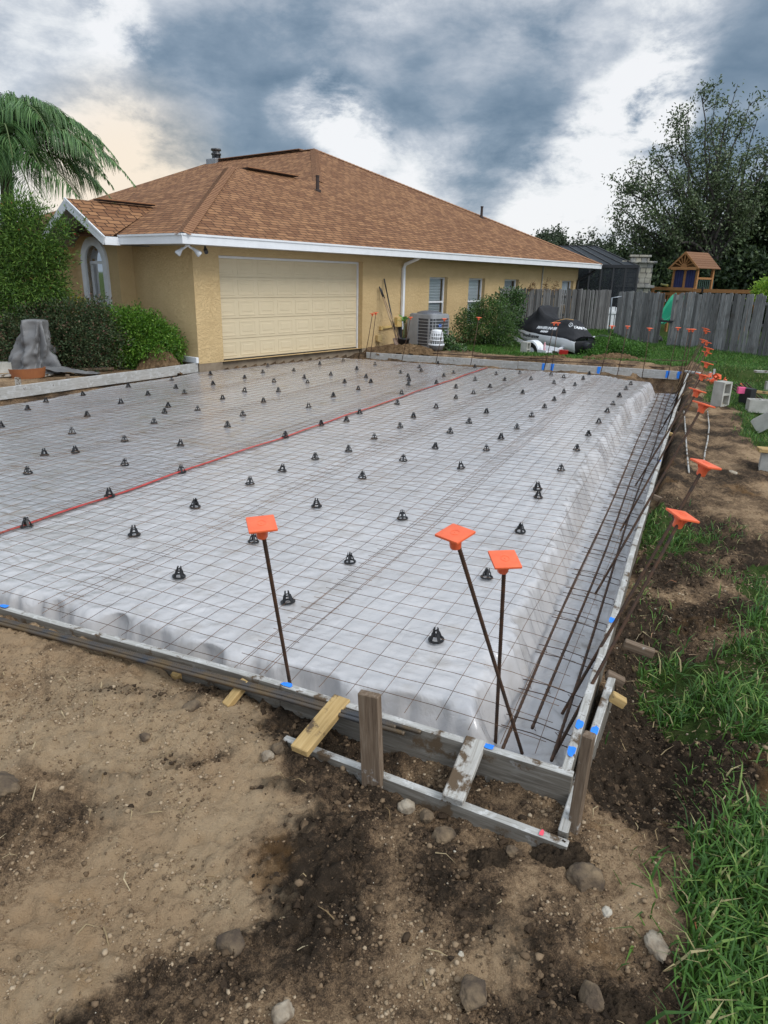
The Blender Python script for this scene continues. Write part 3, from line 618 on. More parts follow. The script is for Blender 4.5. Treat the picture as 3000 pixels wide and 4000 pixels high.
# left and far forms
dl = A(771, 1418, .02) - A(0, 1514, .02)
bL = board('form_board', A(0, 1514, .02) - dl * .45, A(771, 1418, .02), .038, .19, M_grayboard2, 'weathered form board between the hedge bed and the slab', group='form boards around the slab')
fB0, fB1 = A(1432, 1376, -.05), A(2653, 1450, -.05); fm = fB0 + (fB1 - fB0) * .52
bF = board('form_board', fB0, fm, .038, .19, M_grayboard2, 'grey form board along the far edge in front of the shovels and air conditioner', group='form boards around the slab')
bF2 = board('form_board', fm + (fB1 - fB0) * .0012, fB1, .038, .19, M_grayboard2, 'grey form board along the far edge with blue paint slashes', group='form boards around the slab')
for q in ((2118, 1425), (2152, 1428), (2338, 1440), (2612, 1450), (2656, 1452)):
    mark(bF2, along(bF2, A(q[0], q[1], ZF)), .045, -.17, -1 if True else 1)
# braces and stakes at the near corner
def sboard(nm, t_, b_, zt, zb, w, h, mat, label, cat='brace', group='wooden braces at the near corner'):
    return board(nm, A(*t_, zt), A(*b_, zb), w, h, mat, label, cat, group)
sboard('brace', (1339, 2722), (1168, 2925), -.035, -.10, .088, .036, M_yellow, 'clean yellow pine brace lying from the near form to the low outer board')
sboard('brace', (1862, 2880), (1766, 3115), -.030, -.115, .088, .038, M_dirtyboard, 'muddy grey brace lying from the near form to the low outer board')
def stake(x0, y0, zb, top, w, d, mat, label, yaw=0.0, group='wooden stakes holding the form', lean=0.0, name='wooden_stake'):
    B = A(x0, y0, zb); T = AY(top[0], top[1], B[1] + lean)
    up = Vector((math.sin(yaw), math.cos(yaw), 0))
    B2 = B - (T - B) / np.linalg.norm(T - B) * .18
    return board(name, T, B2, w, d, mat, label, 'stake', group, up=up, nseg=3)
ydir = math.atan2(EV[0], EV[1])
stake(1462, 3080, -.25, (1447, 2700), .09, .036, M_brownstake, 'wide dark upright stake on the low outer board between the two braces', ydir)
stake(2240, 3290, -.27, (2308, 2855), .042, .042, M_brownstake, 'tall brown corner stake with a pale cut top at the near corner', ydir + .15)
for (x, y, x2, y2, lb) in ((420, 2520, 402, 2535, 'small yellow wedge block against the near form at the far left'), (700, 2595, 690, 2606, 'square muddy block against the near form left of the pine stake')):
    p = A(x, y, -.105); board('wood_block', p + EV * .05, p - EV * .05 + np.array([0, 0, -.035]), .05, .05, M_yellow, lb, 'wood block', 'small wood blocks on the near form')
board('wooden_stake', A(955, 2652, -.055), A(876, 2752, -.14), .05, .035, M_yellow, 'thin yellow pine stake slanting off the near form under the lying rebars', 'stake', 'wooden stakes holding the form')
for (x, y, du, lb) in ((2372, 2620, .09, 'dark splintered block beside the nearest length of the right form'), (2392, 2705, .07, 'yellow cut block between the two right boards at the near corner'),
                       (2437, 2500, .16, 'grey split chunk of wood lying on dark soil by the right form'), (2550, 1930, .1, 'grey scrap of wood on the berm below the nearest cap shaft'),
                       (2600, 1683, .1, 'small yellow block behind the right form midway along'), (2638, 1607, .08, 'dark block against the right form beside the berm'), (2650, 1532, .07, 'small yellow block at the far part of the right form')):
    p = A(x + 6, y, -.045); q = p - EU * du + np.array([.0, .01, -.03])
    board('wood_block', p, q, .045, .045, M_yellow if 'yellow' in lb else M_brownstake, lb, 'wood block', 'small wood blocks along the right form')

# ------------------------------------------------------------------ rebar
def ribbed(P, Q, r=.0085, step=.013, n=8, sag=0.0):
    P = Vector(P); Q = Vector(Q); Ln = (Q - P).length; k = max(2, int(Ln / step) * 2); pts = []; rr = []
    for i in range(k + 1):
        f_ = i / k; p = P.lerp(Q, f_); p.z -= sag * 4 * f_ * (1 - f_); pts.append(p); rr.append(r * (1.10 if i % 2 else .93))
    return pts, rr
def cap_mesh(parent, T, axis, spin, sc=1.0):
    mb = MB(); mb.box(-.056, .056, -.056, .056, 0, .011, .004)
    mb.lathe([(.020, -.055), (.0225, -.05), (.026, -.001), (.026, .001)], n=18); mb.lathe([(.0205, -.0555), (.0120, -.0555), (.0120, -.03)], n=14, cap=False)
    for k in range(4):
        a = k * math.pi / 2 + .78; c_, s_ = math.cos(a), math.sin(a); b0 = Vector((c_, s_, 0)); w_ = Vector((-s_, c_, 0)) * .002
        p_ = [b0 * .022 + Vector((0, 0, -.028)), b0 * .022 + Vector((0, 0, 0)), b0 * .040 + Vector((0, 0, 0))]
        mb.add([q + w_ for q in p_] + [q - w_ for q in p_], [(0, 1, 2), (5, 4, 3), (0, 2, 5, 3), (1, 0, 3, 4)])
    mb.lathe([(.018, .0112), (.018, .0122), (.0165, .0122), (.0165, .0112)], n=18, cap=False)
    mb.lathe([(.0001, .0125), (.004, .0125), (.005, .0112)], n=8, cap=False)
    q = Vector((0, 0, 1)).rotation_difference(Vector(axis).normalized())
    mb.M = Matrix.Translation(T) @ q.to_matrix().to_4x4() @ Matrix.Rotation(spin, 4, 'Z') @ Matrix.Scale(sc, 4)
    o = mb.build('rebar_cap', M_cap, parent); autosmooth(o, 30); return o
def dowel(base, zb, top, dY, label, group, spin=0.3, tilt=(0, 0, 0), near=True, capsc=1.0, mid=None):
    B = A(*base, zb); T = AY(top[0], top[1], B[1] + dY); root = empty('rebar_dowel', label, 'rebar', B, 0, group)
    axn = (Vector(T) - Vector(B)).normalized()
    if near: pts, rr = ribbed(B, Vector(T) - axn * .01)
    else: pts, rr = [Vector(B), Vector(B).lerp(Vector(T), .5) + Vector((.006, 0, 0)), Vector(T)], [.008] * 3
    mb = MB(); mb.tube(pts, rr, 8 if near else 6); adopt_o = mb.build('rebar', M_rebar, root, True)
    cap_mesh(root, Vector(T), Vector((tilt[0], tilt[1], 1)), spin, capsc); return root
G1 = 'capped rebars standing at the near edge'
dowel((1136, 2690), -.15, (1022, 2052), -.42, 'leftmost near capped rebar, standing alone behind the near form', G1, .30, (.03, -.22, 0))
dowel((2040, 2944), -.42, (1778, 2090), -.40, 'near capped rebar leaning left across its neighbour at the corner', G1, .80, (-.10, -.14, 0))
dowel((1935, 2911), -.42, (1971, 2190), -.38, 'straight near capped rebar with the lowest orange cap at the corner', G1, .15, (.04, -.27, 0))
G2 = 'leaning capped rebars along the right form'
RR = [((2150, 2975), (2664, 2018), 'nearest leaning capped rebar over the right form, largest orange cap on the right', .25, .35), ((2195, 2790), (2755, 1817), 'second leaning capped rebar over the right form, crossing behind the nearest one', .5, .30),
      ((2320, 2330), (2748, 1582), 'third leaning capped rebar from the front on the right form', .5, .3), ((2420, 2080), (2724, 1527), 'fourth leaning capped rebar from the front on the right form', .6, .3),
      ((2480, 1900), (2744, 1467), 'fifth leaning capped rebar from the front on the right form', .5, .3), ((2545, 1790), (2762, 1420), 'sixth leaning capped rebar from the front on the right form', .4, .3),
      ((2570, 1700), (2768, 1362), 'capped rebar in the far right bunch whose cap shows its square top', .7, .3), ((2590, 1660), (2760, 1378), 'capped rebar in the far right bunch just under the square topped cap', .3, .3),
      ((2620, 1590), (2762, 1338), 'capped rebar in the far right bunch, right one of a close pair', .3, .3), ((2630, 1560), (2748, 1329), 'capped rebar in the far right bunch, left one of a close pair', .3, .3),
      ((2645, 1520), (2756, 1285), 'farthest capped rebar of the right form, upper cap', .3, .2), ((2650, 1510), (2760, 1294), 'farthest capped rebar of the right form, lower cap', .3, .2)]
for i, (b_, t_, lb, sp, dy) in enumerate(RR): dowel(b_, -.42, t_, dy, lb, G2, sp, (.26, -.06 if i < 2 else .02, 0), i < 5, 1.06)
G3 = 'thin capped rebars along the far form'
FRW = [((1425, 1398), (1455, 1226), 'left one of two capped rebars beside the garage door'), ((1445, 1401), (1468, 1222), 'right one of two capped rebars beside the garage door'), ((1570, 1408), (1604, 1240), 'thin capped rebar in front of the potted plant and downspout'),
       ((1702, 1419), (1736, 1246), 'thin capped rebar in front of the air conditioner'), ((1838, 1427), (1870, 1241), 'thin capped rebar in front of the round dark bush'), ((2124, 1448), (2165, 1262), 'left one of two capped rebars in front of the jet ski'),
       ((2153, 1449), (2180, 1262), 'right one of two capped rebars in front of the jet ski'), ((2345, 1463), (2391, 1274), 'thin capped rebar in front of the gap beside the gate'), ((2410, 1468), (2452, 1275), 'thin capped rebar in front of the left side of the gate'),
       ((2508, 1474), (2538, 1283), 'thin capped rebar in front of the right side of the gate'), ((2606, 1482), (2649, 1281), 'thin capped rebar in front of the fence just right of the gate'), ((2650, 1493), (2693, 1287), 'left one of two touching caps before the right fence'), ((2662, 1497), (2707, 1287), 'right one of two touching caps before the right fence')]
for b_, t_, lb in FRW: dowel(b_, -.16, t_, .15, lb, G3, random.uniform(0, 1.5), (0, -.05, 0), False, .92)
# bars tied together in the right edge trench
cage = empty('rebar_cage', 'three long rebars tied with wire hairpins in the right edge trench', 'rebar', P3(.3, .4, -.33))
bars = []
for i, (n_, f_) in enumerate((((1963, 2925), (2578, 1524)), ((2085, 2850), (2604, 1528)), ((2147, 2974), (2628, 1512)))):
    a_, b_ = A(*n_, -.33), A(*f_, -.33); bars.append((a_, b_)); pts = []
    for k in range(60):
        q = a_ + (b_ - a_) * k / 59; q = q + EU * .010 * math.sin(k * .22 + i * 2) + np.array([0, 0, .006 * math.sin(k * .3 + i)]); pts.append(q)
    p2 = []; r2 = []
    for k in range(len(pts) - 1):
        ns = 10 if k < 16 else 2
        for j in range(ns): p2.append(pts[k] + (pts[k + 1] - pts[k]) * j / ns); r2.append(.0085 * ((1.1 if j % 2 else .92) if k < 16 else 1))
    MB().tube(p2, r2, 7).build('rebar', M_rebar, cage, True)
for k in range(30):
    v_ = .55 + k * .43 + random.uniform(-.05, .05); mb = MB(); q = []
    for a_, b_ in bars:
        va, vb = uvof(a_[0], a_[1])[1], uvof(b_[0], b_[1])[1]; q.append(a_ + (b_ - a_) * (v_ - va) / (vb - va))
    e = EV * .05; o1 = q[0] + EU * .05; o2 = q[2] - EU * .07; zz = np.array([0, 0, .014]); z2 = np.array([0, 0, -.012])
    mb.tube([o1 - e + zz, q[1] - e + zz, o2 - e + z2, o2 - EU * .01 + z2 * 2, o2 + e + z2, q[1] + e + zz, o1 + e + zz], .0028, 5)
    for c_ in q: mb.tube([c_ + EU * .012 + zz, c_ + zz * 1.3 + EV * .01, c_ - EU * .012 + np.array([0, 0, -.004]), c_ + EU * .016 + np.array([0, 0, .02])], .0018, 4)
    mb.build('tie_wire', M_rebar, cage)
# loose bars lying on the dirt
def lying(pts, label, group, r=.0105, rib=True, mat=None):
    mb = MB(); P = []; rr = []
    for a_, b_ in zip(pts[:-1], pts[1:]):
        k = max(2, int(np.linalg.norm(np.array(b_) - np.array(a_)) / (.0065 if rib else .3)))
        for i in range(k): P.append(np.array(a_) + (np.array(b_) - np.array(a_)) * i / k); rr.append(r * (1.1 if i % 2 and rib else .93 if rib else 1))
    P.append(pts[-1]); rr.append(r); mb.tube(P, rr, 7); return setp(mb.build('loose_rebar', mat or M_rebar_new, None, True), label, 'rebar', group)
G4 = 'long rebars lying in front of the near form'
a0, a1, a2 = A(-400, 2330, -.075), A(1100, 2727, -.070), A(1580, 2866, -.055)
for k, (o_, z_, ex, lb) in enumerate(((0, 0, 0, 'grey ribbed rebar lying in front of the near form, lowest of the bundle'), (.021, .004, -.05, 'grey ribbed rebar lying in front of the near form, middle of the bundle'), (.040, 0, .06, 'rusty edged rebar lying in front of the near form, closest to the board'))):
    of = EV * o_ + np.array([0, 0, z_]); lying([a0 + of, a1 + of, a2 + of - EU * ex], lb, G4)
G5 = 'long rebars lying on the mound behind the far form'
for lb, ps in (('dark bar lying on the mound nearest to the far form', [(1850, 1392, .0), (2300, 1405, .0), (2690, 1432, .0)]), ('dark bar lying on the mound second from the far form', [(1900, 1398, .02), (2350, 1419, .0), (2650, 1440, -.02)]),
               ('dark bar lying behind the mound across the grass edge', [(2140, 1396, -.06), (2450, 1402, -.06), (2800, 1414, -.12)]), ('dark bar lying from the leafy weed along the mound', [(1690, 1380, .02), (1900, 1391, .01), (2200, 1404, .03)])):
    lying([A(*q) for q in ps], lb, G5, .012, False, M_rebar)
for lb, ps in (('bent pale conduit lying on the dirt berm, right one', [(2766, 1592), (2771, 1660), (2766, 1710), (2755, 1760), (2750, 1800)]), ('bent pale conduit lying on the dirt berm, left one', [(2671, 1612), (2676, 1690), (2681, 1770), (2690, 1855)])):
    P_ = []
    for q in ps: p = A(*q, -.05); p[2] = float(gzi(p[0], p[1])) + .02; P_.append(p)
    lying(P_, lb, 'bent conduits lying on the berm', .0095, False, M_dirtyboard)
# ------------------------------------------------------------------ house
def wmat(name, c1, c2, bs=.8):
    m, t, b = newmat(name); v = objco(t); n1 = noise(t, v, 1.6, 5, .6); n2 = noise(t, v, 17, 5, .62, 1.2); n3 = noise(t, v, 60, 3, .6)
    c = mix(t, ramp(t, n1, [(.35, (0, 0, 0)), (.7, (1, 1, 1))]), c1, c2); c = mix(t, ramp(t, n2, [(.66, (0, 0, 0)), (.8, (.35,) * 3)]), c, tuple(q * .72 for q in c1))
    L(t, c, b.inputs['Base Color']); b.inputs['Roughness'].default_value = .85; b.inputs['Specular IOR Level'].default_value = .2
    k = ramp(t, n2, [(.42, (0, 0, 0)), (.56, (1, 1, 1))]); bump(t, b, mth(t, 'ADD', mth(t, 'MULTIPLY', k, 1.0), mth(t, 'MULTIPLY', n3, .35)), bs, .012); return m
M_stucco = wmat('tan_stucco', (.645, .47, .245), (.585, .415, .21)); M_found = simple('foundation', (.20, .15, .10), (.30, .24, .17), 4, .9, .8, 40)
m, t, b = newmat('brown_shingles'); uvn = N(t, 'ShaderNodeUVMap'); br = N(t, 'ShaderNodeTexBrick'); L(t, uvn.outputs[0], br.inputs['Vector'])
for k_, v_ in (('Color1', (.19, .088, .041, 1)), ('Color2', (.385, .20, .094, 1)), ('Mortar', (.035, .018, .012, 1)), ('Scale', 1.0), ('Mortar Size', .014), ('Mortar Smooth', .2), ('Bias', -.08), ('Brick Width', .30), ('Row Height', .145)): br.inputs[k_].default_value = v_
br.offset = .37; br.squash = .72; br.squash_frequency = 3
n1 = noise(t, uvn.outputs[0], 1.3, 5, .6); n2 = noise(t, uvn.outputs[0], 55, 3, .6)
c = mix(t, mth(t, 'MULTIPLY', n2, .22), br.outputs[0], (.27, .125, .058)); c = mix(t, ramp(t, n1, [(.4, (0, 0, 0)), (.75, (.22,) * 3)]), c, (.17, .085, .055)); L(t, c, b.inputs['Base Color'])
b.inputs['Roughness'].default_value = .92; b.inputs['Specular IOR Level'].default_value = .2
sx2 = N(t, 'ShaderNodeSeparateXYZ'); L(t, uvn.outputs[0], sx2.inputs[0]); saw = mth(t, 'FRACT', mth(t, 'DIVIDE', sx2.outputs[1], .145))
bump(t, b, mth(t, 'SUBTRACT', mth(t, 'SUBTRACT', 1.0, saw), mth(t, 'MULTIPLY', br.outputs['Fac'], .6)), .9, .02); M_shingle = m
M_ridge = simple('ridge_shingles', (.255, .118, .056), (.34, .17, .08), 9, .9, .5, 30)
M_cream = simple('cream_door', (.63, .525, .35), (.60, .50, .33), 3, .5, .05, 40); M_soffit = simple('soffit', (.40, .38, .34), rough=.7)
M_glass = None
m, t, b = newmat('window_glass'); tr = N(t, 'ShaderNodeBsdfTransparent'); tr.inputs[0].default_value = (.86, .90, .92, 1); gl = N(t, 'ShaderNodeBsdfGlossy', i_Roughness=.03); fr = N(t, 'ShaderNodeFresnel', i_IOR=1.45)
ms = N(t, 'ShaderNodeMixShader'); L(t, mth(t, 'ADD', fr.outputs[0], .06), ms.inputs[0]); L(t, tr.outputs[0], ms.inputs[1]); L(t, gl.outputs[0], ms.inputs[2]); L(t, ms.outputs[0], t.nodes['Material Output'].inputs[0]); M_glass = m
M_blind = simple('white_blind', (.84, .87, .87), rough=.6); M_dark = simple('dark_interior', (.48, .52, .53), rough=.9)
M_vent = simple('dark_vent', (.045, .03, .025), rough=.8)
house = empty('house', 'tan stucco house with brown shingle hip roof and cream garage door', 'house', HC, math.atan2(HD[1], HD[0]))
def Lf(x, y, s): d = ray(x, y); q = HC + HD * s; k = ((q - EYEP) @ HD) / (d @ HD); P = EYEP + d * k; return -((P - HC) @ HN), P[2]
def Wl(x, y, o=0): d = ray(x, y); q = HC + HN * o; k = ((q - EYEP) @ HN) / (d @ HN); P = EYEP + d * k; return (P - HC) @ HD, P[2]
SE = 18.6; ZT = 2.32; WS = -.367; WT = 2.06; OV = .664; ZE = 2.475; MP = .455
t2 = Lf(289, 926, WS)[0]; tr_in = t2
WIN = [(8.25, 9.2, .42, 1.832), (10.40, 11.39, .42, 1.826), (12.67, 13.67, .42, 1.82), (17.2, 18.24, .9, 1.825)]
GD = (.65, 5.25, 0.0, 2.15)
def wall_holes(mb, rects, x0, x1, z0, z1, fn, depth):
    xsb = sorted({x0, x1, *[r[0] for r in rects], *[r[1] for r in rects]}); zsb = sorted({z0, z1, *[r[2] for r in rects], *[r[3] for r in rects]})
    for a_, b_ in zip(xsb[:-1], xsb[1:]):
        for c_, d_ in zip(zsb[:-1], zsb[1:]):
            mx, mz = (a_ + b_) / 2, (c_ + d_) / 2
            if any(r[0] < mx < r[1] and r[2] < mz < r[3] for r in rects): continue
            mb.quad(fn(a_, 0, c_), fn(b_, 0, c_), fn(b_, 0, d_), fn(a_, 0, d_))
    for (a_, b_, c_, d_) in rects:
        mb.quad(fn(a_, 0, c_), fn(a_, depth, c_), fn(a_, depth, d_), fn(a_, 0, d_)); mb.quad(fn(b_, 0, c_), fn(b_, depth, c_), fn(b_, depth, d_), fn(b_, 0, d_))
        mb.quad(fn(a_, 0, d_), fn(b_, 0, d_), fn(b_, depth, d_), fn(a_, depth, d_)); mb.quad(fn(a_, 0, c_), fn(b_, 0, c_), fn(b_, depth, c_), fn(a_, depth, c_))
mb = MB(); fw_ = lambda s, t_, z: (s, t_, z)
wall_holes(mb, WIN + [GD], 0, SE, 0.0, ZT, fw_, .17)
mb.quad((0, 0, 0), (0, WT, 0), (0, WT, ZT), (0, 0, ZT))                       # return wall left of the garage
mb.quad((0, WT, 0), (WS, WT, 0), (WS, WT, ZT), (0, WT, ZT))
mb.quad((SE, 0, 0), (SE, 12, 0), (SE, 12, ZT), (SE, 0, ZT))
mb.quad((WS, t2, 0), (WS + .9, t2, 0), (WS + .9, t2, 2.35), (WS, t2, 2.35)); mb.quad((WS + .9, t2, 0), (WS + .9, 12, 0), (WS + .9, 12, 2.9), (WS + .9, t2, 2.9))
# gable wall with an arched opening
tpk, zpk = Lf(257, 774, -1.03); tE, zE_ = Lf(405, 919, -1.03); hw = tpk - tE
slope_g = (zpk - zE_) / hw
arL, arR = Lf(322, 1010, WS)[0], Lf(422, 1010, WS)[0]; ztop = Lf(369, 924, WS)[1]; acx = (arL + arR) / 2; rO = abs(arL - arR) / 2; zsp = ztop - rO * 1.05
fr_w = .17; rI = rO - fr_w
def gzt(t_): return zpk - .22 - abs(t_ - tpk) * slope_g
NA = 18; arch = [(acx + rI * math.cos(a), zsp + rI * 1.05 * math.sin(a)) for a in np.linspace(0, math.pi, NA)]
zsill = .55
topw = [(t_, min(gzt(t_), 3.6)) for t_ in np.linspace(max(t2, acx + rI + .02), WT, 10)]
mb.poly([(WS, WT, 0), (WS, WT, gzt(WT)), (WS, acx - rI, gzt(acx - rI)), (WS, acx - rI, 0)]); mb.poly([(WS, acx + rI, 0), (WS, acx + rI, gzt(acx + rI)), (WS, t2, gzt(t2)), (WS, t2, 0)])
mb.poly([(WS, acx - rI, 0), (WS, acx - rI, zsill), (WS, acx + rI, zsill), (WS, acx + rI, 0)])
for (p, q) in zip(arch[:-1], arch[1:]):
    mb.quad((WS, p[0], p[1]), (WS, q[0], q[1]), (WS, q[0], gzt(q[0])), (WS, p[0], gzt(p[0]))); mb.quad((WS, p[0], p[1]), (WS, q[0], q[1]), (WS + .14, q[0], q[1]), (WS + .14, p[0], p[1]))
for sg in (-1, 1): mb.quad((WS, acx + sg * rI, zsill), (WS, acx + sg * rI, zsp), (WS + .14, acx + sg * rI, zsp), (WS + .14, acx + sg * rI, zsill))
mb.build('wall', M_stucco, house, False, False)
mb = MB(); mb.box(.006, .62, .006, .5, -.5, -.001); mb.box(5.27, SE - .01, .006, .5, -.5, -.001); mb.box(.63, 5.26, .10, .5, -.5, -.03); mb.box(.005, .5, .5, WT, -.5, -.001); mb.box(WS + .006, .5, WT + .002, 9, -.5, -.002)
mb.build('foundation', M_found, house, False, False)
# roof: garage hip, main hip, gable over the arched window
def uvp(p, along, up_l): return (p[0] if along == 's' else p[1], up_l(p))
kf = math.sqrt(1 + MP * MP)
Ax = (4.18, 3.72, 4.462); Px = (11.17, 7.35, 6.122); sR = 19.19; sL2 = 3.15; Vx = (7.54, 3.72, 4.462); Qx = (11.17, 13.2, 6.122); G0 = (-.69, -OV, ZE); RC = (sR, -OV, ZE)
mb = MB()
def face(pts, mode):
    if mode == 'F': uv = [(p[0], (p[1] + OV) * kf) for p in pts]
    elif mode == 'B': uv = [(p[0], -p[1] * kf) for p in pts]
    elif mode == 'L': uv = [(p[1] * 1.0 + 3.3, p[0] * kf) for p in pts]
    else: uv = [(p[1] + .7, -p[0] * kf) for p in pts]
    mb.poly(pts, uv)
face([G0, RC, Px, Vx, Ax], 'F'); tb = 8.6
face([G0, Ax, (-.69, tb, ZE)], 'L'); face([Ax, Vx, (Vx[0] + 1.5, tb, ZE), (-.69, tb, ZE)], 'B')
face([Vx, Px, Qx, (sL2, Qx[1] + 8.02, ZE), (sL2, 3.6, ZE)], 'L'); face([RC, (sR, Qx[1] + 8.02, ZE), Qx, Px], 'R')
gs0 = -1.03; tW = tpk + hw; ge = zE_
def ginter(z): return (z - ZE) / MP - .69
face([(gs0, tE, ge), (ginter(ge) - .1, tE, ge), (ginter(zpk) + .2, tpk, zpk), (gs0, tpk, zpk)], 'F'); face([(gs0, tpk, zpk), (ginter(zpk) + .2, tpk, zpk), (ginter(ge) - .1, tW, ge), (gs0, tW, ge)], 'B')
roof = mb.build('roof', M_shingle, house, False, False)
def capline(P, Q, w=.15, h=.03, nm='ridge_cap', mt=M_ridge):
    P = Vector(P); Q = Vector(Q); n = int((Q - P).length / .14); mb = MB()
    x = (Q - P).normalized(); y = Vector((0, 0, 1)).cross(x).normalized(); z = x.cross(y)
    for i in range(n):
        a_ = P.lerp(Q, i / n); b_ = P.lerp(Q, (i + 1.15) / n); lift = z * (.022)
        dn = -z * (.047)
        for sg in (-1, 1):
            mb.quad(a_ + lift + z * .012, b_ + lift, b_ + lift * .6 + y * sg * w + dn, a_ + lift * .6 + y * sg * w + dn + z * .012)
    o = mb.build(nm, mt, None); o.parent = roof; return o
capline(G0, Ax); capline(Vx, Px); capline(RC, Px); capline(Px, Qx)
def vent_strip(P, Q, nm='ridge_vent'):
    mb = MB(); mb.obox(Vector(P) + Vector((0, 0, .03)), Vector(Q) + Vector((0, 0, .03)), .22, .022); o = mb.build(nm, M_vent, None); o.parent = roof
    mb = MB(); mb.obox(Vector(P) + Vector((0, 0, .05)), Vector(Q) + Vector((0, 0, .05)), .27, .022); o2 = mb.build('ridge_cap', M_ridge, None); o2.parent = roof
vent_strip((4.7, 3.72, 4.462), (6.6, 3.72, 4.462)); vent_strip((11.17, 8.0, 6.122), (11.17, 13, 6.122)); vent_strip((-.35, tpk, zpk), (1.0, tpk, zpk))
for (s_, t_, z_) in ((6.63, 2.88, 4.08), (15.43, 2.73, 4.01)):
    mb = MB(); mb.lathe([(.10, -.05), (.10, .02), (.05, .04), (.045, .36), (.055, .36), (.055, .40), (.02, .40)], (s_, t_, z_), 14); o = mb.build('vent_pipe', M_vent, None); o.parent = roof
# fascia, drip edge, soffit
mb = MB(); fh = .155
mb.obox((-.69, -OV - .012, ZE - fh / 2 - .02), (sR, -OV - .012, ZE - fh / 2 - .02), .024, fh); mb.obox((-.69 - .012, -OV - .024, ZE - fh / 2 - .02), (-.69 - .012, tE, ZE - fh / 2 - .02), .024, fh)
mb.obox((sR + .012, -OV - .024, ZE - fh / 2 - .02), (sR + .012, 15, ZE - fh / 2 - .02), .024, fh)
for (a_, b_) in (((gs0 - .012, tE - .02, ge - .10), (gs0 - .012, tpk, zpk - .10)), ((gs0 - .012, tpk, zpk - .10), (gs0 - .012, tW, ge - .10))): mb.obox(a_, b_, .024, .17)
mb.obox((gs0, tE - .012, ge - .095), (-.69, tE - .012, ge - .095), .024, fh)
mb.build('fascia', M_white, house, False, False)
mb = MB(); mb.obox((-.70, -OV - .03, ZE - .012), (sR + .03, -OV - .03, ZE - .012), .03, .035); mb.obox((-.72, -OV - .03, ZE - .012), (-.72, tE, ZE - .012), .03, .035); mb.obox((gs0 - .03, tE, ge - .003), (gs0 - .03, tpk, zpk - .003), .03, .035); mb.build('drip_edge', M_white, house, False, False)
mb = MB(); zs_ = ZE - fh - .012
mb.quad((-.68, -OV, zs_), (sR, -OV, zs_), (sR, .02, zs_), (-.68, .02, zs_)); mb.quad((-.68, .02, zs_ + .001), (.02, .02, zs_ + .001), (.02, WT, zs_ + .001), (-.68, WT, zs_ + .001))
mb.quad((SE, .02, zs_), (sR, .02, zs_), (sR, 14, zs_), (SE, 14, zs_))
mb.quad((gs0, tE, ge - .17), (WS + .8, tE, ge - .17), (WS + .8, tpk, zpk - .17), (gs0, tpk, zpk - .17)); mb.quad((gs0, tpk, zpk - .17), (WS + .8, tpk, zpk - .17), (WS + .8, tW, ge - .17), (gs0, tW, ge - .17))
mb.build('soffit', M_soffit, house, False, False)
# garage door
mb = MB(); y0 = .17; a_, b_, c_, d_ = GD; mb.box(a_ - .02, b_ + .02, y0 + .03, y0 + .07, .02, d_ + .02)
rows, cols = 5, 8; rh = (d_ - .02) / rows; cw = (b_ - a_) / cols
for r_ in range(rows):
    z0 = .02 + r_ * rh
    mb.box(a_, b_, y0 + .012, y0 + .03, z0 + .006, z0 + rh - .006)
    for q in range(cols):
        xa, xb = a_ + q * cw + .05, a_ + (q + 1) * cw - .05; za, zb = z0 + .055, z0 + rh - .055
        lv = [(0, .011), (.006, .004), (.030, .004), (.036, .009), (.080, .009), (.085, .0065), (.090, .0065), (.094, .003)]
        for (i0, d0), (i1, d1) in zip(lv[:-1], lv[1:]):
            A4 = [(xa + i0, y0 + d0, za + i0), (xb - i0, y0 + d0, za + i0), (xb - i0, y0 + d0, zb - i0), (xa + i0, y0 + d0, zb - i0)]; B4 = [(xa + i1, y0 + d1, za + i1), (xb - i1, y0 + d1, za + i1), (xb - i1, y0 + d1, zb - i1), (xa + i1, y0 + d1, zb - i1)]
            for k in range(4): mb.quad(A4[k], A4[(k + 1) % 4], B4[(k + 1) % 4], B4[k])
        i1, d1 = lv[-1]; mb.quad((xa + i1, y0 + d1, za + i1), (xb - i1, y0 + d1, za + i1), (xb - i1, y0 + d1, zb - i1), (xa + i1, y0 + d1, zb - i1))
gdo = mb.build('garage_door', M_cream, house, False, False)
mb = MB(); mb.box(b_ - .035, b_ - .004, y0 - .03, y0 + .012, .0, d_ - .01); mb.box(a_ + .004, b_ - .036, y0 - .03, y0 + .012, d_ - .05, d_ - .004); mb.build('door_frame', M_white, house, False, False)
mb = MB(); mb.box(a_ + .01, b_ - .04, y0 - .005, y0 + .06, -.02, .018); o = mb.build('door_seal', M_black, None); o.parent = gdo
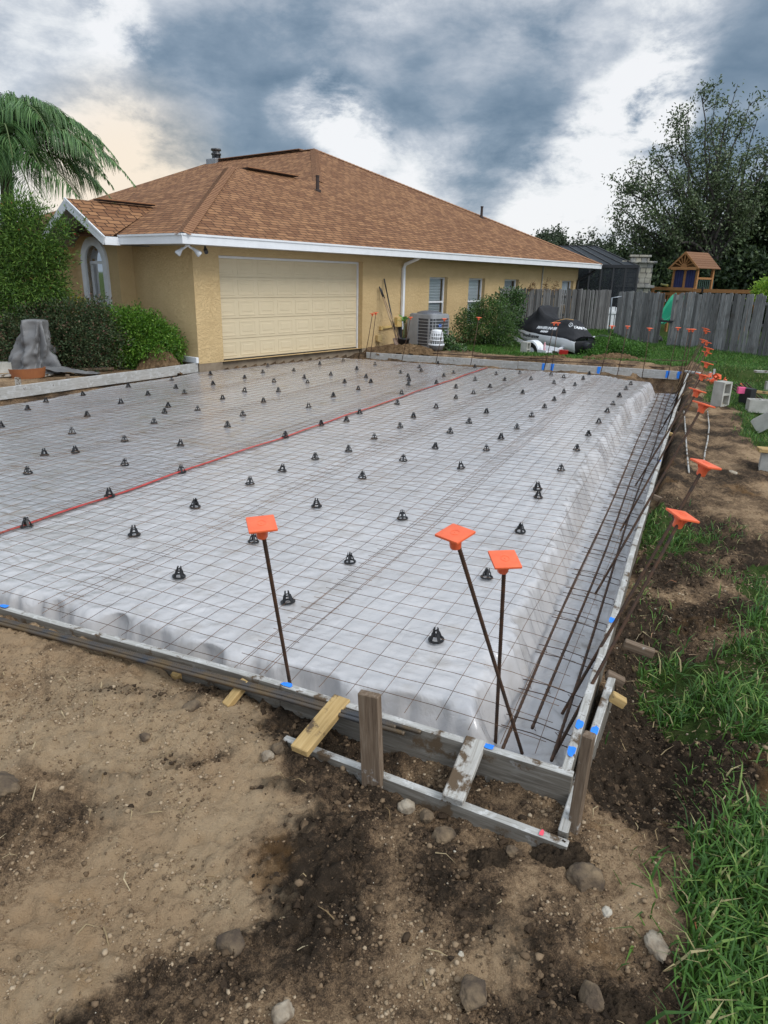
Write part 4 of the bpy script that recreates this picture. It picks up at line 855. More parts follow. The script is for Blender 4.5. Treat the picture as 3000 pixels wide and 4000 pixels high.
# windows of the side wall
for i, (a_, b_, c_, d_) in enumerate(WIN):
    y0 = .115; mb = MB(); w = .045; zm = c_ + (d_ - c_) * .505 if i < 3 else 1.3
    mb.box(a_, a_ + w, y0, y0 + .05, c_, d_); mb.box(b_ - w, b_, y0, y0 + .05, c_, d_); mb.box(a_ + w, b_ - w, y0 + .002, y0 + .05, d_ - w, d_); mb.box(a_ + w, b_ - w, y0 + .002, y0 + .05, c_, c_ + w); mb.box(a_ + w, b_ - w, y0 - .008, y0 + .05, zm - .025, zm + .025)
    wf = mb.build('window', M_white, house, False, False)
    mb = MB(); mb.quad((a_ + w, y0 + .03, c_ + w), (b_ - w, y0 + .03, c_ + w), (b_ - w, y0 + .03, d_ - w), (a_ + w, y0 + .03, d_ - w)); o = mb.build('pane', M_glass, None); o.parent = wf
    mb = MB(); nsl = 30
    if i != 2:
        for k in range(nsl):
            z = c_ + w + (k + .5) * (d_ - c_ - 2 * w) / nsl; mb.obox((a_ + w + .03, y0 + .09, z), (b_ - w - .03, y0 + .09, z), .036, .003, (0, -1.0, 1) if i == 0 else (0, -1.6, 1))
    mb.quad((a_, y0 + .14, c_), (b_, y0 + .14, c_), (b_, y0 + .14, d_), (a_, y0 + .14, d_), None, 1); o = mb.build('blind', [M_blind, M_dark], None); o.parent = wf
# arched window
mb = MB()
for sg, r0_, r1_ in ((1, rI, rO),):
    pts_i = [(acx + rI, zsill)] + arch + [(acx - rI, zsill)]; archO = [(acx + rO * math.cos(a), zsp + rO * 1.05 * math.sin(a)) for a in np.linspace(0, math.pi, NA)]; pts_o = [(acx + rO, zsill)] + archO + [(acx - rO, zsill)]
    for (p, q, p2_, q2_) in zip(pts_i[:-1], pts_i[1:], pts_o[:-1], pts_o[1:]):
        mb.quad((WS - .05, p[0], p[1]), (WS - .05, q[0], q[1]), (WS - .05, q2_[0], q2_[1]), (WS - .05, p2_[0], p2_[1])); mb.quad((WS - .05, p[0], p[1]), (WS - .05, q[0], q[1]), (WS + .13, q[0], q[1]), (WS + .13, p[0], p[1])); mb.quad((WS - .05, p2_[0], p2_[1]), (WS - .05, q2_[0], q2_[1]), (WS + .01, q2_[0], q2_[1]), (WS + .01, p2_[0], p2_[1]))
mb.box(WS - .06, WS + .0, acx - rO, acx + rO, zsill - .08, zsill - .001)
aw = mb.build('arched_window', M_white, house, False, False)
mb = MB(); mb.poly([(WS + .10, acx + rI, zsill), (WS + .10, acx + rI, zsp)] + [(WS + .10, p, q) for p, q in arch] + [(WS + .10, acx - rI, zsill)]); o = mb.build('pane', M_glass, None); o.parent = aw
mb = MB()
for z in (zsp + .02, zsp - .78): mb.box(WS + .07, WS + .11, acx - rI + .002, acx + rI - .002, z - .03, z + .03)
for sg in (-1, 1): mb.box(WS + .075, WS + .112, acx + sg * (rI - .02) - .02, acx + sg * (rI - .02) + .018, zsill, zsp)
o = mb.build('mullion', M_white, None); o.parent = aw
mb = MB()
for k in range(34):
    z = zsill + .03 + k * (zsp - zsill) / 34; mb.obox((WS + .17, acx - rI + .03, z), (WS + .17, acx + rI - .03, z), .034, .003, (-.6, 0, 1))
mb.quad((WS + .22, acx - rI, zsill), (WS + .22, acx + rI, zsill), (WS + .22, acx + rI, zsp + rI), (WS + .22, acx - rI, zsp + rI), None, 1); o = mb.build('blind', [M_blind, M_dark], None); o.parent = aw
# downspout, rear downspout, ledge, pipe, meter, vent, lights
mb = MB(); mb.box(6.88, 6.97, -.085, -.012, .42, 2.05, .008); mb.tube([(6.925, -.05, 2.04), (6.925, -.10, 2.14), (6.925, -.5, 2.28), (6.925, -.6, 2.33)], .045, 8); mb.build('downspout', M_white, house, False, False)
mb = MB(); mb.tube([(6.87, -.05, .6), (6.87, -.05, .2), (6.9, -.12, .02), (6.95, -.3, -.02)], .04, 8); mb.tube([(6.78, -.04, .55), (6.78, -.06, .1), (6.84, -.25, -.02)], .018, 6); mb.build('drain_hose', M_black, house, False, False)
mb = MB(); mb.tube([(SE + .25, -.60, 2.26), (SE + .2, -.45, 2.12), (SE - .05, -.06, 1.85), (SE - .08, -.05, 1.6), (SE - .08, -.05, .0)], .05, 8); mb.build('dark_downspout', M_black, house, False, False)
mb = MB(); mb.tube([(15.4, -.03, 0), (15.4, -.03, 2.3)], .022, 8); mb.build('conduit', M_soffit, house, False, False)
mb = MB(); mb.box(-.075, -.012, -.02, 1.5, .02, .14, .01); mb.build('wall_ledge', M_white, house, False, False)
mb = MB(); mb.box(6.63, 6.83, -.11, -.004, .50, .76, .012); mb.obox((5.98, -.05, .50), (6.63, -.05, .53), .05, .05); mb.box(5.95, 6.02, -.09, -.004, .44, .54, .01); mb.build('meter_box', simple('tan_box', (.62, .44, .16), (.55, .38, .14), 5, .6), house, False, False)
mb = MB(); mb.box(5.80, 5.99, -.10, -.004, .16, .32, .015); mb.obox((5.82, -.10, .15), (5.97, -.10, .15), .09, .02); mb.build('dryer_vent', simple('tan_vent', (.50, .36, .16), rough=.6), house, False, False)
fl = MB(); fl.lathe([(.05, 0), (.05, .03), (.02, .03)], (-.38, -.38, ZE - .21), 12); fl.tube([(-.38, -.38, ZE - .19), (-.30, -.43, ZE - .25)], .02, 8); fl.tube([(-.38, -.38, ZE - .19), (-.46, -.34, ZE - .25)], .02, 8); lamp = fl.build('floodlight', M_white, house, False, False)
for (bx, by, dx, dy) in ((-.30, -.43, .10, -.07), (-.46, -.34, -.10, .04)):
    bl = MB(); bl.tube([(bx + dx * q_, by + dy * q_, ZE - .235 - q_ * .11) for q_ in (0, .35, .9, 1.1)], [.026, .03, .062, .055], 14); o = bl.build('bulb', simple('bulb_glass', (.62, .64, .66), rough=.15), None, True); o.parent = lamp
mb = MB(); mb.tube([(.05, -.35, ZE - .18), (.05, -.35, ZE - .23), (.0, -.42, ZE - .27)], .02, 8); mb.tube([(.02, -.40, ZE - .25), (-.02, -.47, ZE - .30)], .04, 10); mb.build('camera_bracket', M_black, house, False, False)
# chimney on the main ridge
ch = MB(); ch.box(10.9, 11.4, 12.6, 13.2, 5.6, 6.20, .02); chm = ch.build('chimney', simple('metal_flashing', (.34, .36, .38), (.28, .28, .28), 6, .4, metal=.4), house, False, False)
mb = MB(); mb.lathe([(.17, 0), (.17, .14), (.20, .14), (.20, .20), (.15, .20), (.15, .30), (.21, .30), (.20, .37), (.04, .39)], (11.2, 12.9, 6.22), 18); o = mb.build('chimney_cap', simple('flue_cap', (.03, .03, .032), (.20, .20, .20), 8, .4, metal=.6), None, True); o.parent = chm

# ------------------------------------------------------------------ things against the side wall
def rect_frame(P, yaw): return Matrix.Translation(P) @ Matrix.Rotation(yaw, 4, 'Z')
HY = math.atan2(HD[1], HD[0])
M_acg = simple('ac_grey', (.33, .335, .345), (.28, .285, .29), 5, .45); M_acd = simple('ac_coil', (.055, .055, .06), (.09, .09, .095), 40, .6, .3, 200)
acP = HW(6.95, -1.08, -.03); AM = rect_frame(acP, HY)          # local x along wall, y inward
ac = empty('air_conditioner', 'grey outdoor air conditioner with domed top against the tan wall', 'air conditioner', acP, HY)
def acpart(mb, nm, mt, par=None): o = mb.build(nm, mt, None); o.parent = par or ac; return o
def rrect(w, d, r, n=5):
    o = []
    for cx_, cy_, a0_ in ((w - r, d - r, 0), (r, d - r, 90), (r, r, 180), (w - r, r, 270)):
        for k in range(n): a_ = R(a0_ + 90 * k / (n - 1)); o.append((cx_ + r * math.cos(a_), cy_ + r * math.sin(a_)))
    return o
def prism(mb, pts, z0, z1, mi=0):
    n = len(pts); mb.add([(x, y, z0) for x, y in pts] + [(x, y, z1) for x, y in pts], [tuple(range(n - 1, -1, -1)), tuple(range(n, 2 * n))] + [(k, (k + 1) % n, n + (k + 1) % n, n + k) for k in range(n)], None, mi)
acw, acd, ach = .86, .86, .88; RR_ = rrect(acw, acd, .12)
mb = MB(); prism(mb, [(.02 + x * (acw - .04) / acw, .02 + y * (acd - .04) / acd) for x, y in RR_], .06, ach - .08); acpart(mb, 'coil', M_acd)
mb = MB(); prism(mb, RR_, 0, .06); prism(mb, RR_, ach - .10, ach); prism(mb, [(.03 + x * .93, .03 + y * .93) for x, y in RR_], ach, ach + .02); mb.box(-.008, .03, .50, .86, .05, ach - .09); mb.box(-.004, .02, .0 + .14, .17, .05, ach - .1)
acpart(mb, 'cabinet', M_acg)
mb = MB(); mb.lathe([(.36, ach + .02), (.34, ach + .05), (.22, ach + .085), (.10, ach + .10), (.02, ach + .10)], (acw / 2, acd / 2, 0), 32); top = acpart(mb, 'fan_guard', simple('fan_guard', (.10, .11, .13), (.16, .17, .19), 30, .45, .4, 120))
mb = MB()
for k in range(8):
    z = .12 + k * .085
    for i in range(len(RR_)):
        p, q = RR_[i], RR_[(i + 1) % len(RR_)]; mb.obox((p[0], p[1], z), (q[0], q[1], z), .012, .012 if q[1] > .5 or p[1] > .5 else .014)
for i in range(0, len(RR_), 2): mb.obox((*RR_[i], .06), (*RR_[i], ach - .1), .012, .012, (1, 0, 0))
acpart(mb, 'guard_wire', simple('guard_wire', (.50, .51, .53), rough=.4, metal=.3))
mb = MB(); mb.add([(.33 + .075 * math.cos(a_), -.012, .60 + .042 * math.sin(a_)) for a_ in np.linspace(0, 2 * math.pi, 20, False)] + [(.33 + .075 * math.cos(a_), -.002, .60 + .042 * math.sin(a_)) for a_ in np.linspace(0, 2 * math.pi, 20, False)], [tuple(range(20))] + [(k, (k + 1) % 20, 20 + (k + 1) % 20, 20 + k) for k in range(20)])
bd = acpart(mb, 'badge', simple('blue_badge', (.02, .10, .42), rough=.4))
def text_mesh(txt, size, mat, name='lettering', shear=0.0, ext=.0, bold=0.0):
    cu = bpy.data.curves.new(name, 'FONT'); cu.body = txt; cu.size = size; cu.align_x = 'CENTER'; cu.align_y = 'CENTER'; cu.shear = shear; cu.extrude = ext; cu.offset = bold; cu.resolution_u = 3
    o = bpy.data.objects.new(name, cu); COL.objects.link(o); bpy.context.view_layer.update()
    me = bpy.data.meshes.new_from_object(o.evaluated_get(bpy.context.evaluated_depsgraph_get())); COL.objects.unlink(o); bpy.data.objects.remove(o)
    me.materials.clear(); me.materials.append(mat); return me
me = text_mesh('Carrier', .045, M_white); o = bpy.data.objects.new('lettering', me); COL.objects.link(o); o.parent = bd; o.rotation_euler = (R(90), 0, 0); o.location = (.33, -.0135, .60)
# white slotted bucket on a grey tub
p = HW(6.35, -1.62, .02)
tub = setp(MB().lathe([(.17, 0), (.19, .10), (.20, .12), (.17, .12)], tuple(p), 24).build('plastic_tub', simple('grey_tub', (.17, .17, .165), rough=.6), None, True), 'low grey round tub under the white slotted basket', 'tub')
bk = empty('slotted_basket', 'white slotted plastic basket upside down in front of the air conditioner', 'basket', p + np.array([0, 0, .125]))
def bpart(mb, nm): o = mb.build(nm, M_white, None, True); o.parent = bk; return o
mb = MB(); mb.lathe([(.21, .0), (.215, .03), (.19, .035), (.19, .0)], n=28, cap=False)
for z, r_ in ((.12, .178), (.21, .165), (.30, .152)): mb.lathe([(r_ + .006, z), (r_ + .006, z + .02), (r_ - .006, z + .02), (r_ - .006, z), (r_ + .006, z)], n=28, cap=False)
bpart(mb, 'rim')
mb = MB()
for k in range(20):
    a_ = 2 * math.pi * k / 20; mb.obox((.19 * math.cos(a_), .19 * math.sin(a_), .02), (.148 * math.cos(a_), .148 * math.sin(a_), .33), .020, .008, (math.cos(a_), math.sin(a_), 0))
bpart(mb, 'rib'); mb = MB(); mb.lathe([(.150, .315), (.148, .36), (.125, .385), (.04, .395), (.01, .395)], n=28, cap=True); bpart(mb, 'base')
M_inner = simple('basket_shadow', (.16, .17, .165), rough=.8); mb = MB(); mb.lathe([(.17, .01), (.13, .31)], n=20, cap=False); o = mb.build('inner_shade', M_inner, None, True); o.parent = bk  # grey cone inside the ribs, its colour standing for the shade within
# potted plant
M_leaf_plu = leafmat('plumeria_leaf', [(0, (.05, .13, .03)), (.6, (.10, .24, .05)), (1, (.20, .34, .08))], .45)
p = HW(6.1, -.72, .0); pp = empty('potted_plant', 'young long leaved plant in a black pot beside the white downspout', 'potted plant', p)
o = MB().lathe([(.13, 0), (.165, .24), (.172, .24), (.172, .27), (.15, .27), (.148, .22), (.01, .22)], n=22).build('pot', M_black, None, True); o.parent = pp
o = MB().tube([(0, 0, .2), (.01, 0, .5), (.0, .01, .78)], [.018, .015, .012], 8).build('stem', simple('green_stem', (.10, .14, .05), rough=.6), None, True); o.parent = pp
mb = MB(); g = np.random.default_rng(2)
for k in range(13):
    a_ = k * 2.4; el = g.uniform(.1, .9); Ln = g.uniform(.26, .38); d_ = Vector((math.cos(a_) * math.cos(el), math.sin(a_) * math.cos(el), math.sin(el))); sd = Vector((-math.sin(a_), math.cos(a_), 0)); pts = [Vector((0, .01, .76 - .01 * k)) + d_ * Ln * f_ - Vector((0, 0, .25 * Ln * f_ * f_)) for f_ in (0, .3, .6, .85, 1)]; ww = (.008, .035, .045, .03, .002)
    mb.add([q + sd * w_ for q, w_ in zip(pts, ww)] + [q - sd * w_ for q, w_ in zip(pts, ww)], [(i, i + 1, 6 + i, 5 + i) for i in range(4)])
o = mb.build('leaves', M_leaf_plu, None, True); o.parent = pp
# shovels leaning on the wall
def shovel(base, top, label, black_full=False, yaw=0.0):
    B = Vector(base); T = Vector(top); root = empty('shovel', label, 'shovel', B); x = (T - B).normalized()
    o = MB().tube([B + x * .38, T - x * .28], .017, 8).build('shaft', M_black if black_full else simple('ash_handle', (.42, .30, .18), (.34, .24, .15), 8, .6), root, True)
    o = MB().tube([T - x * .28, T - x * .02, T], [.018, .019, .012], 8).build('grip', M_black, root, True)
    o = MB().tube([B + x * .22, B + x * .42], [.024, .020], 8).build('socket', simple('rusty_steel', (.13, .075, .05), (.20, .13, .09), 12, .7), root, True)
    side = Vector(HD); nrm = x.cross(side).normalized(); vs = []; prof = [(0, .0), (.04, .07), (.10, .105), (.20, .115), (.28, .115)]
    for dz, w_ in prof:
        for k in (-1, -.5, 0, .5, 1): vs.append(B + x * dz + side * (w_ * k) + nrm * (.03 * k * k))
    fs = [(i * 5 + k, i * 5 + k + 1, (i + 1) * 5 + k + 1, (i + 1) * 5 + k) for i in range(4) for k in range(4)]
    mb = MB(); mb.add(vs, fs); o = mb.build('blade', MATS.get('rusty_blade') or simple('rusty_blade', (.15, .085, .055), (.26, .19, .14), 10, .65), root, True); return root
shovel(HW(5.95, -.75, -.02), HW(5.86, -.06, 1.56), 'wooden shafted shovel with dark grip, front one leaning on the garage wall')
shovel(HW(6.15, -.70, -.02), HW(5.93, -.05, 1.52), 'wooden shafted shovel leaning beside the front shovel, blade turned')
shovel(HW(6.05, -.60, .0), HW(6.08, -.04, 1.76), 'black shafted shovel standing tallest against the garage wall', True)
# tyre on the ground
def torus(mb, Rr, r_, c, n=36, m_=12, sq=1.0):
    vs = [(c[0] + (Rr + r_ * math.cos(2 * math.pi * j / m_)) * math.cos(2 * math.pi * i / n), c[1] + (Rr + r_ * math.cos(2 * math.pi * j / m_)) * math.sin(2 * math.pi * i / n), c[2] + sq * r_ * math.sin(2 * math.pi * j / m_)) for i in range(n) for j in range(m_)]
    mb.add(vs, [(i * m_ + j, ((i + 1) % n) * m_ + j, ((i + 1) % n) * m_ + (j + 1) % m_, i * m_ + (j + 1) % m_) for i in range(n) for j in range(m_)]); return mb
p = A(1940, 1345, -.06); mb = torus(MB(), .30, .105, (p[0], p[1], p[2] + .02), sq=1.05); setp(mb.build('tire', M_darkrubber, None, True), 'black tire lying flat in front of the round dark bush', 'tire')

# ------------------------------------------------------------------ concrete blocks
def block(c, yaw, dims, label, standing=False, pitch=0.0, roll=0.0, group='grey concrete blocks'):
    Lb, Wb, Hb = dims; mb = MB(); sh = .032
    mb.box(0, Lb, 0, sh, 0, Hb, .003); mb.box(0, Lb, Wb - sh, Wb, 0, Hb, .003)
    for x in (0, Lb / 2 - sh / 2, Lb - sh): mb.box(x + (.0 if 0 < x < Lb - .1 else .001), x + sh - .001, sh - .001, Wb - sh + .001, .002, Hb - .002)
    M = Matrix.Translation(c) @ Matrix.Rotation(yaw, 4, 'Z') @ Matrix.Rotation(pitch, 4, 'Y') @ Matrix.Rotation(roll, 4, 'X')
    if standing: M = M @ Matrix.Rotation(-math.pi / 2, 4, 'Y')
    o = mb.build('concrete_block', M_conc, None); o.matrix_basis = M @ Matrix.Translation((0, -Wb / 2, 0)); return setp(o, label, 'concrete block', group)
def gp(x, y, z0=-.15):
    p = A(x, y, z0)
    for _ in range(3): p = A(x, y, float(gzi(p[0], p[1])))
    return p
# blocks on the right lawn, by the trailer and in the hedge bed
GB = 'grey concrete blocks'
p = gp(2835, 1590); block(p + np.array([-.02, 0, 0]), R(-62), (.40, .20, .20), 'tall concrete block standing on end at the edge of the lawn', True)
p = gp(2915, 1607); block(p, R(-12), (.40, .20, .20), 'concrete block lying on the lawn under the hammer handle')
p = gp(2965, 1690); block(p, R(-35), (.40, .20, .20), 'concrete block leaning on its edge at the right frame edge of the lawn', False, R(-38))
p = gp(2962, 1830); block(p, R(-25), (.40, .20, .20), 'concrete block with a wooden board resting on it at the right', False, R(0))
pb = p + np.array([0, 0, .205]); board('plank', pb + np.array([-.08, -.06, .045]), pb + np.array([.75, -.30, .045]), .14, .04, M_yellow, 'short brown board resting on the concrete block at the right edge', 'board')
p = gp(2060, 1398); block(A(2062, 1394, -.22), R(-40), (.40, .20, .20), 'concrete block standing on end beside the white trailer fender', True)
p = gp(2985, 1530); block(p, R(-20), (.40, .20, .20), 'concrete block under the grey boards far right on the lawn')
p = gp(2940, 1485); board('plank', p + np.array([0, 0, .19]), p + np.array([1.3, -.4, .21]), .14, .036, M_grayboard, 'grey board lying across a block far right on the lawn', 'board'); board('plank', p + np.array([.45, .35, .27]), p + np.array([1.6, 0, .27]), .10, .09, M_grayboard, 'thick grey timber stacked behind the grey board on the lawn', 'board')
B_ = (.40, .20, .20)
block(gp(462, 1440), R(25), B_, 'concrete block propped upside down beside the dirt pile', False, R(8), R(14))
block(gp(205, 1432), R(20), (.40, .20, .20), 'pale concrete block half hidden behind the grey tarp', False); block(gp(-40, 1458), R(20), (.40, .20, .20), 'pale concrete block at the left frame edge beside the tarp')
# hammer, rods and caps on the right
p = gp(2910, 1585); hm = empty('hammer', 'black headed sledge hammer with pale handle and pink end lying over a block', 'hammer', p)
board('handle', p + np.array([.02, -.02, .27]), p + np.array([.50, -.12, .24]), .042, .042, M_yellow, parent=hm)
q = MB(); q.obox(p + np.array([-.06, .05, .18]), p + np.array([.03, -.14, .18]), .13, .24); q.build('head', M_black, hm); q = MB(); q.obox(p + np.array([-.17, .0, .26]), p + np.array([-.06, -.02, .26]), .09, .10); q.build('pink_end', simple('pink_paint', (.85, .12, .28), rough=.6), hm)
for k in range(6):
    p = gp(2985 + k * 9, 1610); lying([p + np.array([0, 0, .02 + .01 * (k % 2)]), p + np.array([-.25 + .02 * k, .85, .30 + .012 * k])], f'rusty bar in the leaning bundle by the lawn block', 'rusty bars leaning in a bundle on the lawn', .012, False, M_rebar)
g = np.random.default_rng(8); cp0 = None
for k in range(17):
    px_, py_ = (2755 + g.uniform(0, 75), 1478 + g.uniform(-6, 22)); p = gp(px_, py_); p[2] += .03 + .07 * g.uniform(0, 1) * (1 - abs(px_ - 2800) / 60)
    if cp0 is None:
        o = cap_mesh(None, Vector((0, 0, 0)), (0, 0, 1), 0, 1.0); o.name = o.data.name = 'orange_plastic_guard'; cp0 = o
    else: o = cp0.copy(); COL.objects.link(o)
    o.location = p; o.rotation_euler = tuple(g.uniform(-1.6, 1.6, 3)); setp(o, 'orange plastic rebar cap in the heap on the dirt by the tall block', 'rebar cap', 'orange caps heaped on the dirt')
o = cp0.copy(); COL.objects.link(o); o.location = gp(2895, 1515) + np.array([0, 0, .03]); o.rotation_euler = (1.4, .3, .5); setp(o, 'single orange rebar cap lying alone on the grass beyond the tall block', 'rebar cap')
for (x, y, x2, y2, lb) in ((2785, 1470, 2790, 1441, 'thin pale stake standing by the heap of orange caps'), (2776, 1472, 2774, 1452, 'short whitish stake leaning by the heap of orange caps')):
    b_ = gp(x, y); t_ = AY(x2, y2, b_[1]); board('wooden_stake', t_, b_ - np.array([0, 0, .1]), .045, .03, M_grayboard2, lb, 'stake', 'wooden stakes at the far right corner', up=(0, 1, .2))
board('plank', A(2678, 1446, .0), A(2735, 1455, .0), .09, .04, M_grayboard2, 'short grey board bridging the far right corner of the form', 'board')

# ------------------------------------------------------------------ fences
m, t, b = newmat('weathered_fence'); v = objco(t, (30, 30, 1.6)); n1 = noise(t, v, 1.6, 7, .62, .8); n2 = noise(t, objco(t), 3.0, 5, .6); iv = island(t)
c = ramp(t, n1, [(.22, (.075, .073, .072)), (.5, (.20, .195, .19)), (.78, (.38, .37, .355))]); hs = N(t, 'ShaderNodeHueSaturation'); L(t, c, hs.inputs['Color']); L(t, mth(t, 'ADD', mth(t, 'MULTIPLY', iv, .9), .52), hs.inputs['Value'])
c = mix(t, ramp(t, n2, [(.55, (0, 0, 0)), (.75, (.5,) * 3)]), hs.outputs[0], (.075, .06, .05)); L(t, c, b.inputs['Base Color']); b.inputs['Roughness'].default_value = .9; b.inputs['Specular IOR Level'].default_value = .15; bump(t, b, n1, .6, .006); M_fence = m
m2 = m.copy(); m2.name = 'dark_fence'; [n for n in m2.node_tree.nodes if n.type == 'HUE_SAT'][0].inputs['Saturation'].default_value = 1.0
for n in m2.node_tree.nodes:
    if n.type == 'VALTORGB' and len(n.color_ramp.elements) == 3:
        for e in n.color_ramp.elements: e.color = tuple(q * .62 for q in e.color[:3]) + (1,)
def fence(P, Q, ztop0, ztop1, zb0, zb1, label, mat, w=.138, seed=1, posts=True, lean=0.0):
    P = np.array(P[:2]); Q = np.array(Q[:2]); g = np.random.default_rng(seed); Ln = np.linalg.norm(Q - P); d_ = (Q - P) / Ln; n_ = np.array([d_[1], -d_[0]])
    root = empty('wooden_fence', label, 'fence', (P[0], P[1], zb0)); mb = MB(); k = int(Ln / (w + .006))
    for i in range(k):
        a_ = (i + .02) / k * Ln; b_ = (i + 1) / k * Ln - abs(g.normal(0, .007)) - .006; f_ = i / k; zt = ztop0 + (ztop1 - ztop0) * f_ + g.normal(0, .016); zb = zb0 + (zb1 - zb0) * f_ - .05; off = g.uniform(0, .02); tw = g.normal(0, .008); sk = g.normal(0, .010) + lean
        def pt(x, y, z): q = P + d_ * (x + sk * (z - zb)) + n_ * (off + y + (tw if x > (a_ + b_) / 2 else -tw)); return (q[0], q[1], z)
        e = .03; prof = [(a_, zb), (b_, zb), (b_, zt - e), (b_ - e, zt), (a_ + e, zt), (a_, zt - e)]
        mb.add([pt(x, 0, z) for x, z in prof] + [pt(x, -.018, z) for x, z in prof], [tuple(range(6)), tuple(range(11, 5, -1))] + [(j, 6 + j, 6 + (j + 1) % 6, (j + 1) % 6) for j in range(6)])
    mb.build('pickets', mat, root)
    for hz in (.25, .9, 1.55):
        q = MB(); a3 = np.array([*(P - n_ * .045), zb0 + hz]); b3 = np.array([*(Q - n_ * .045), zb1 + hz]); q.obox(a3, b3, .04, .09); q.build('rail', mat, root)
    if posts:
        for i in range(int(Ln / 2.4) + 1):
            q = P + d_ * min(i * 2.4 + .05, Ln - .05) - n_ * .11; zz = zb0 + (zb1 - zb0) * i * 2.4 / Ln; s_ = MB(); s_.box(q[0] - .045, q[0] + .045, q[1] - .045, q[1] + .045, zz - .2, zz + 1.75); s_.build('post', mat, root)
    return root
fl0, fl1 = HW(12.35, -.02, 0), A(2368, 1318, -.33); fence(fl0, fl1, 1.535, 1.52, -.25, -.33, 'dark weathered wooden fence between the house and the gate', m2, .115, 1)
gt0, gt1 = A(2394, 1334, -.36), A(2570, 1354, -.34); gate = fence(gt0, gt1, 1.49, 1.50, -.33, -.31, 'weathered grey wooden gate hanging between two gaps in the fence', M_fence, .125, 2, False)
fr0, fr1 = A(2603, 1355, -.32), A(2986, 1392, -.27); dv = fr1 - fr0; fence(fr0, fr1 + dv * .9, 1.525, 1.60, -.31, -.22, 'long weathered grey wooden fence right of the gate', M_fence, .135, 3)
mb = MB(); a_, b_ = AY(2577, 1253, gt1[1] - .12), AY(2628, 1257, fr0[1] - .12); mb.obox(a_, b_, .05, .07); o = mb.build('latch', M_black, None); adopt(o, gate)
mb = MB(); b_ = A(2370, 1335, -.34); mb.tube([b_ + np.array([.02, -.05, 0]), AY(2391, 1163, b_[1] - .05), AY(2391, 1161, b_[1] - .05) + np.array([.35, 0, .03])], .03, 8); setp(mb.build('metal_post', simple('galvanised', (.30, .32, .34), rough=.4, metal=.6), None, True), 'bent galvanised pipe post in the gap left of the gate', 'post')
vp = A(2385, 1330, -.36) + np.array([.25, 1.2, 0]); mb = MB()
for k in range(7): mb.box(vp[0] - .5 + k * .17, vp[0] - .36 + k * .17, vp[1], vp[1] + .03, -.3, .85 + .02 * (k % 2))
mb.box(vp[0] - .5, vp[0] + .8, vp[1] - .035, vp[1] - .002, .60, .70); setp(mb.build('vinyl_fence', M_white), 'white vinyl picket panel standing in the gap left of the gate', 'fence')
mb = torus(MB(), .17, .06, (0, 0, 0), 24, 8); M_ = Matrix.Translation(A(2582, 1338, -.25) + np.array([0, .35, .02])) @ Matrix.Rotation(R(78), 4, 'X') @ Matrix.Rotation(R(20), 4, 'Y'); mb.M = M_; setp(mb.build('round_tub', M_darkrubber, None, True), 'black round rim lying in the grass in the gap right of the gate', 'tub')

# ------------------------------------------------------------------ pool enclosure and stone fireplace
m, t, b = newmat('insect_screen'); tr = N(t, 'ShaderNodeBsdfTransparent'); tr.inputs[0].default_value = (.75, .78, .8, 1); b.inputs['Base Color'].default_value = (.022, .026, .032, 1); b.inputs['Roughness'].default_value = .5
ms = N(t, 'ShaderNodeMixShader', i_0=.70); L(t, tr.outputs[0], ms.inputs[1]); L(t, b.outputs[0], ms.inputs[2]); L(t, ms.outputs[0], t.nodes['Material Output'].inputs[0]); M_screen = m
M_bronze = simple('bronze_frame', (.022, .022, .024), rough=.4)
e1, e0 = AY(2493, 1056, 29.2), AY(2215, 1036, 30.5); e0[2] = e1[2] = 2.42; t1, t0 = AY(2323, 974, 34), AY(2120, 950, 35); t1[2] = t0[2] = (t1[2] + t0[2]) / 2
r1 = e1 + (t1 - e1) * 1.0; b1 = np.array([e1[0] + 2.2, e1[1] + 9, 2.42])
cage_ = empty('pool_enclosure', 'dark screened pool enclosure with sloping roof behind the house', 'pool enclosure', (e1[0], e1[1], -.3))
mb = MB(); lo = lambda q: np.array([q[0], q[1], -.4])
mb.quad(e0, e1, t1, t0); mb.quad(lo(e0), lo(e1), e1, e0); mb.quad(lo(e1), lo(b1), b1, e1); mb.quad(e1, b1, t1 + np.array([.6, 4, 0]), t1); mb.build('screen', M_screen, cage_)
for f_ in np.linspace(0, 1, 7):
    q = MB(); a_ = e0 + (e1 - e0) * f_; c_ = t0 + (t1 - t0) * f_; q.obox(lo(a_), a_, .06, .06, (0, 1, 0)); q.obox(a_, c_, .05, .07); q.build('frame_rib', M_bronze, cage_)
q = MB(); q.obox(e0, e1, .09, .12); q.obox(t0, t1, .06, .08); q.obox(e0 - np.array([0, 0, 1.5]), e1 - np.array([0, 0, 1.5]), .05, .06); q.obox(e1, b1, .08, .1); q.build('beam', M_bronze, cage_)
m, t, b = newmat('cut_stone'); br = N(t, 'ShaderNodeTexBrick'); v = objco(t); mpn = N(t, 'ShaderNodeMapping'); L(t, v, mpn.inputs[0]); mpn.inputs['Rotation'].default_value = (R(90), 0, 0); L(t, mpn.outputs[0], br.inputs['Vector'])
for k_, v_ in (('Color1', (.40, .36, .27, 1)), ('Color2', (.23, .23, .225, 1)), ('Mortar', (.07, .065, .06, 1)), ('Scale', 1.0), ('Mortar Size', .014), ('Brick Width', .36), ('Row Height', .20), ('Bias', .1)): br.inputs[k_].default_value = v_
br.squash = .6; br.squash_frequency = 2; n1 = noise(t, v, 5, 5, .6); L(t, mix(t, ramp(t, n1, [(.45, (0, 0, 0)), (.65, (.7,) * 3)]), br.outputs[0], (.47, .44, .36)), b.inputs['Base Color']); b.inputs['Roughness'].default_value = .9; bump(t, b, mth(t, 'SUBTRACT', n1, br.outputs['Fac']), .7, .03); M_cut = m
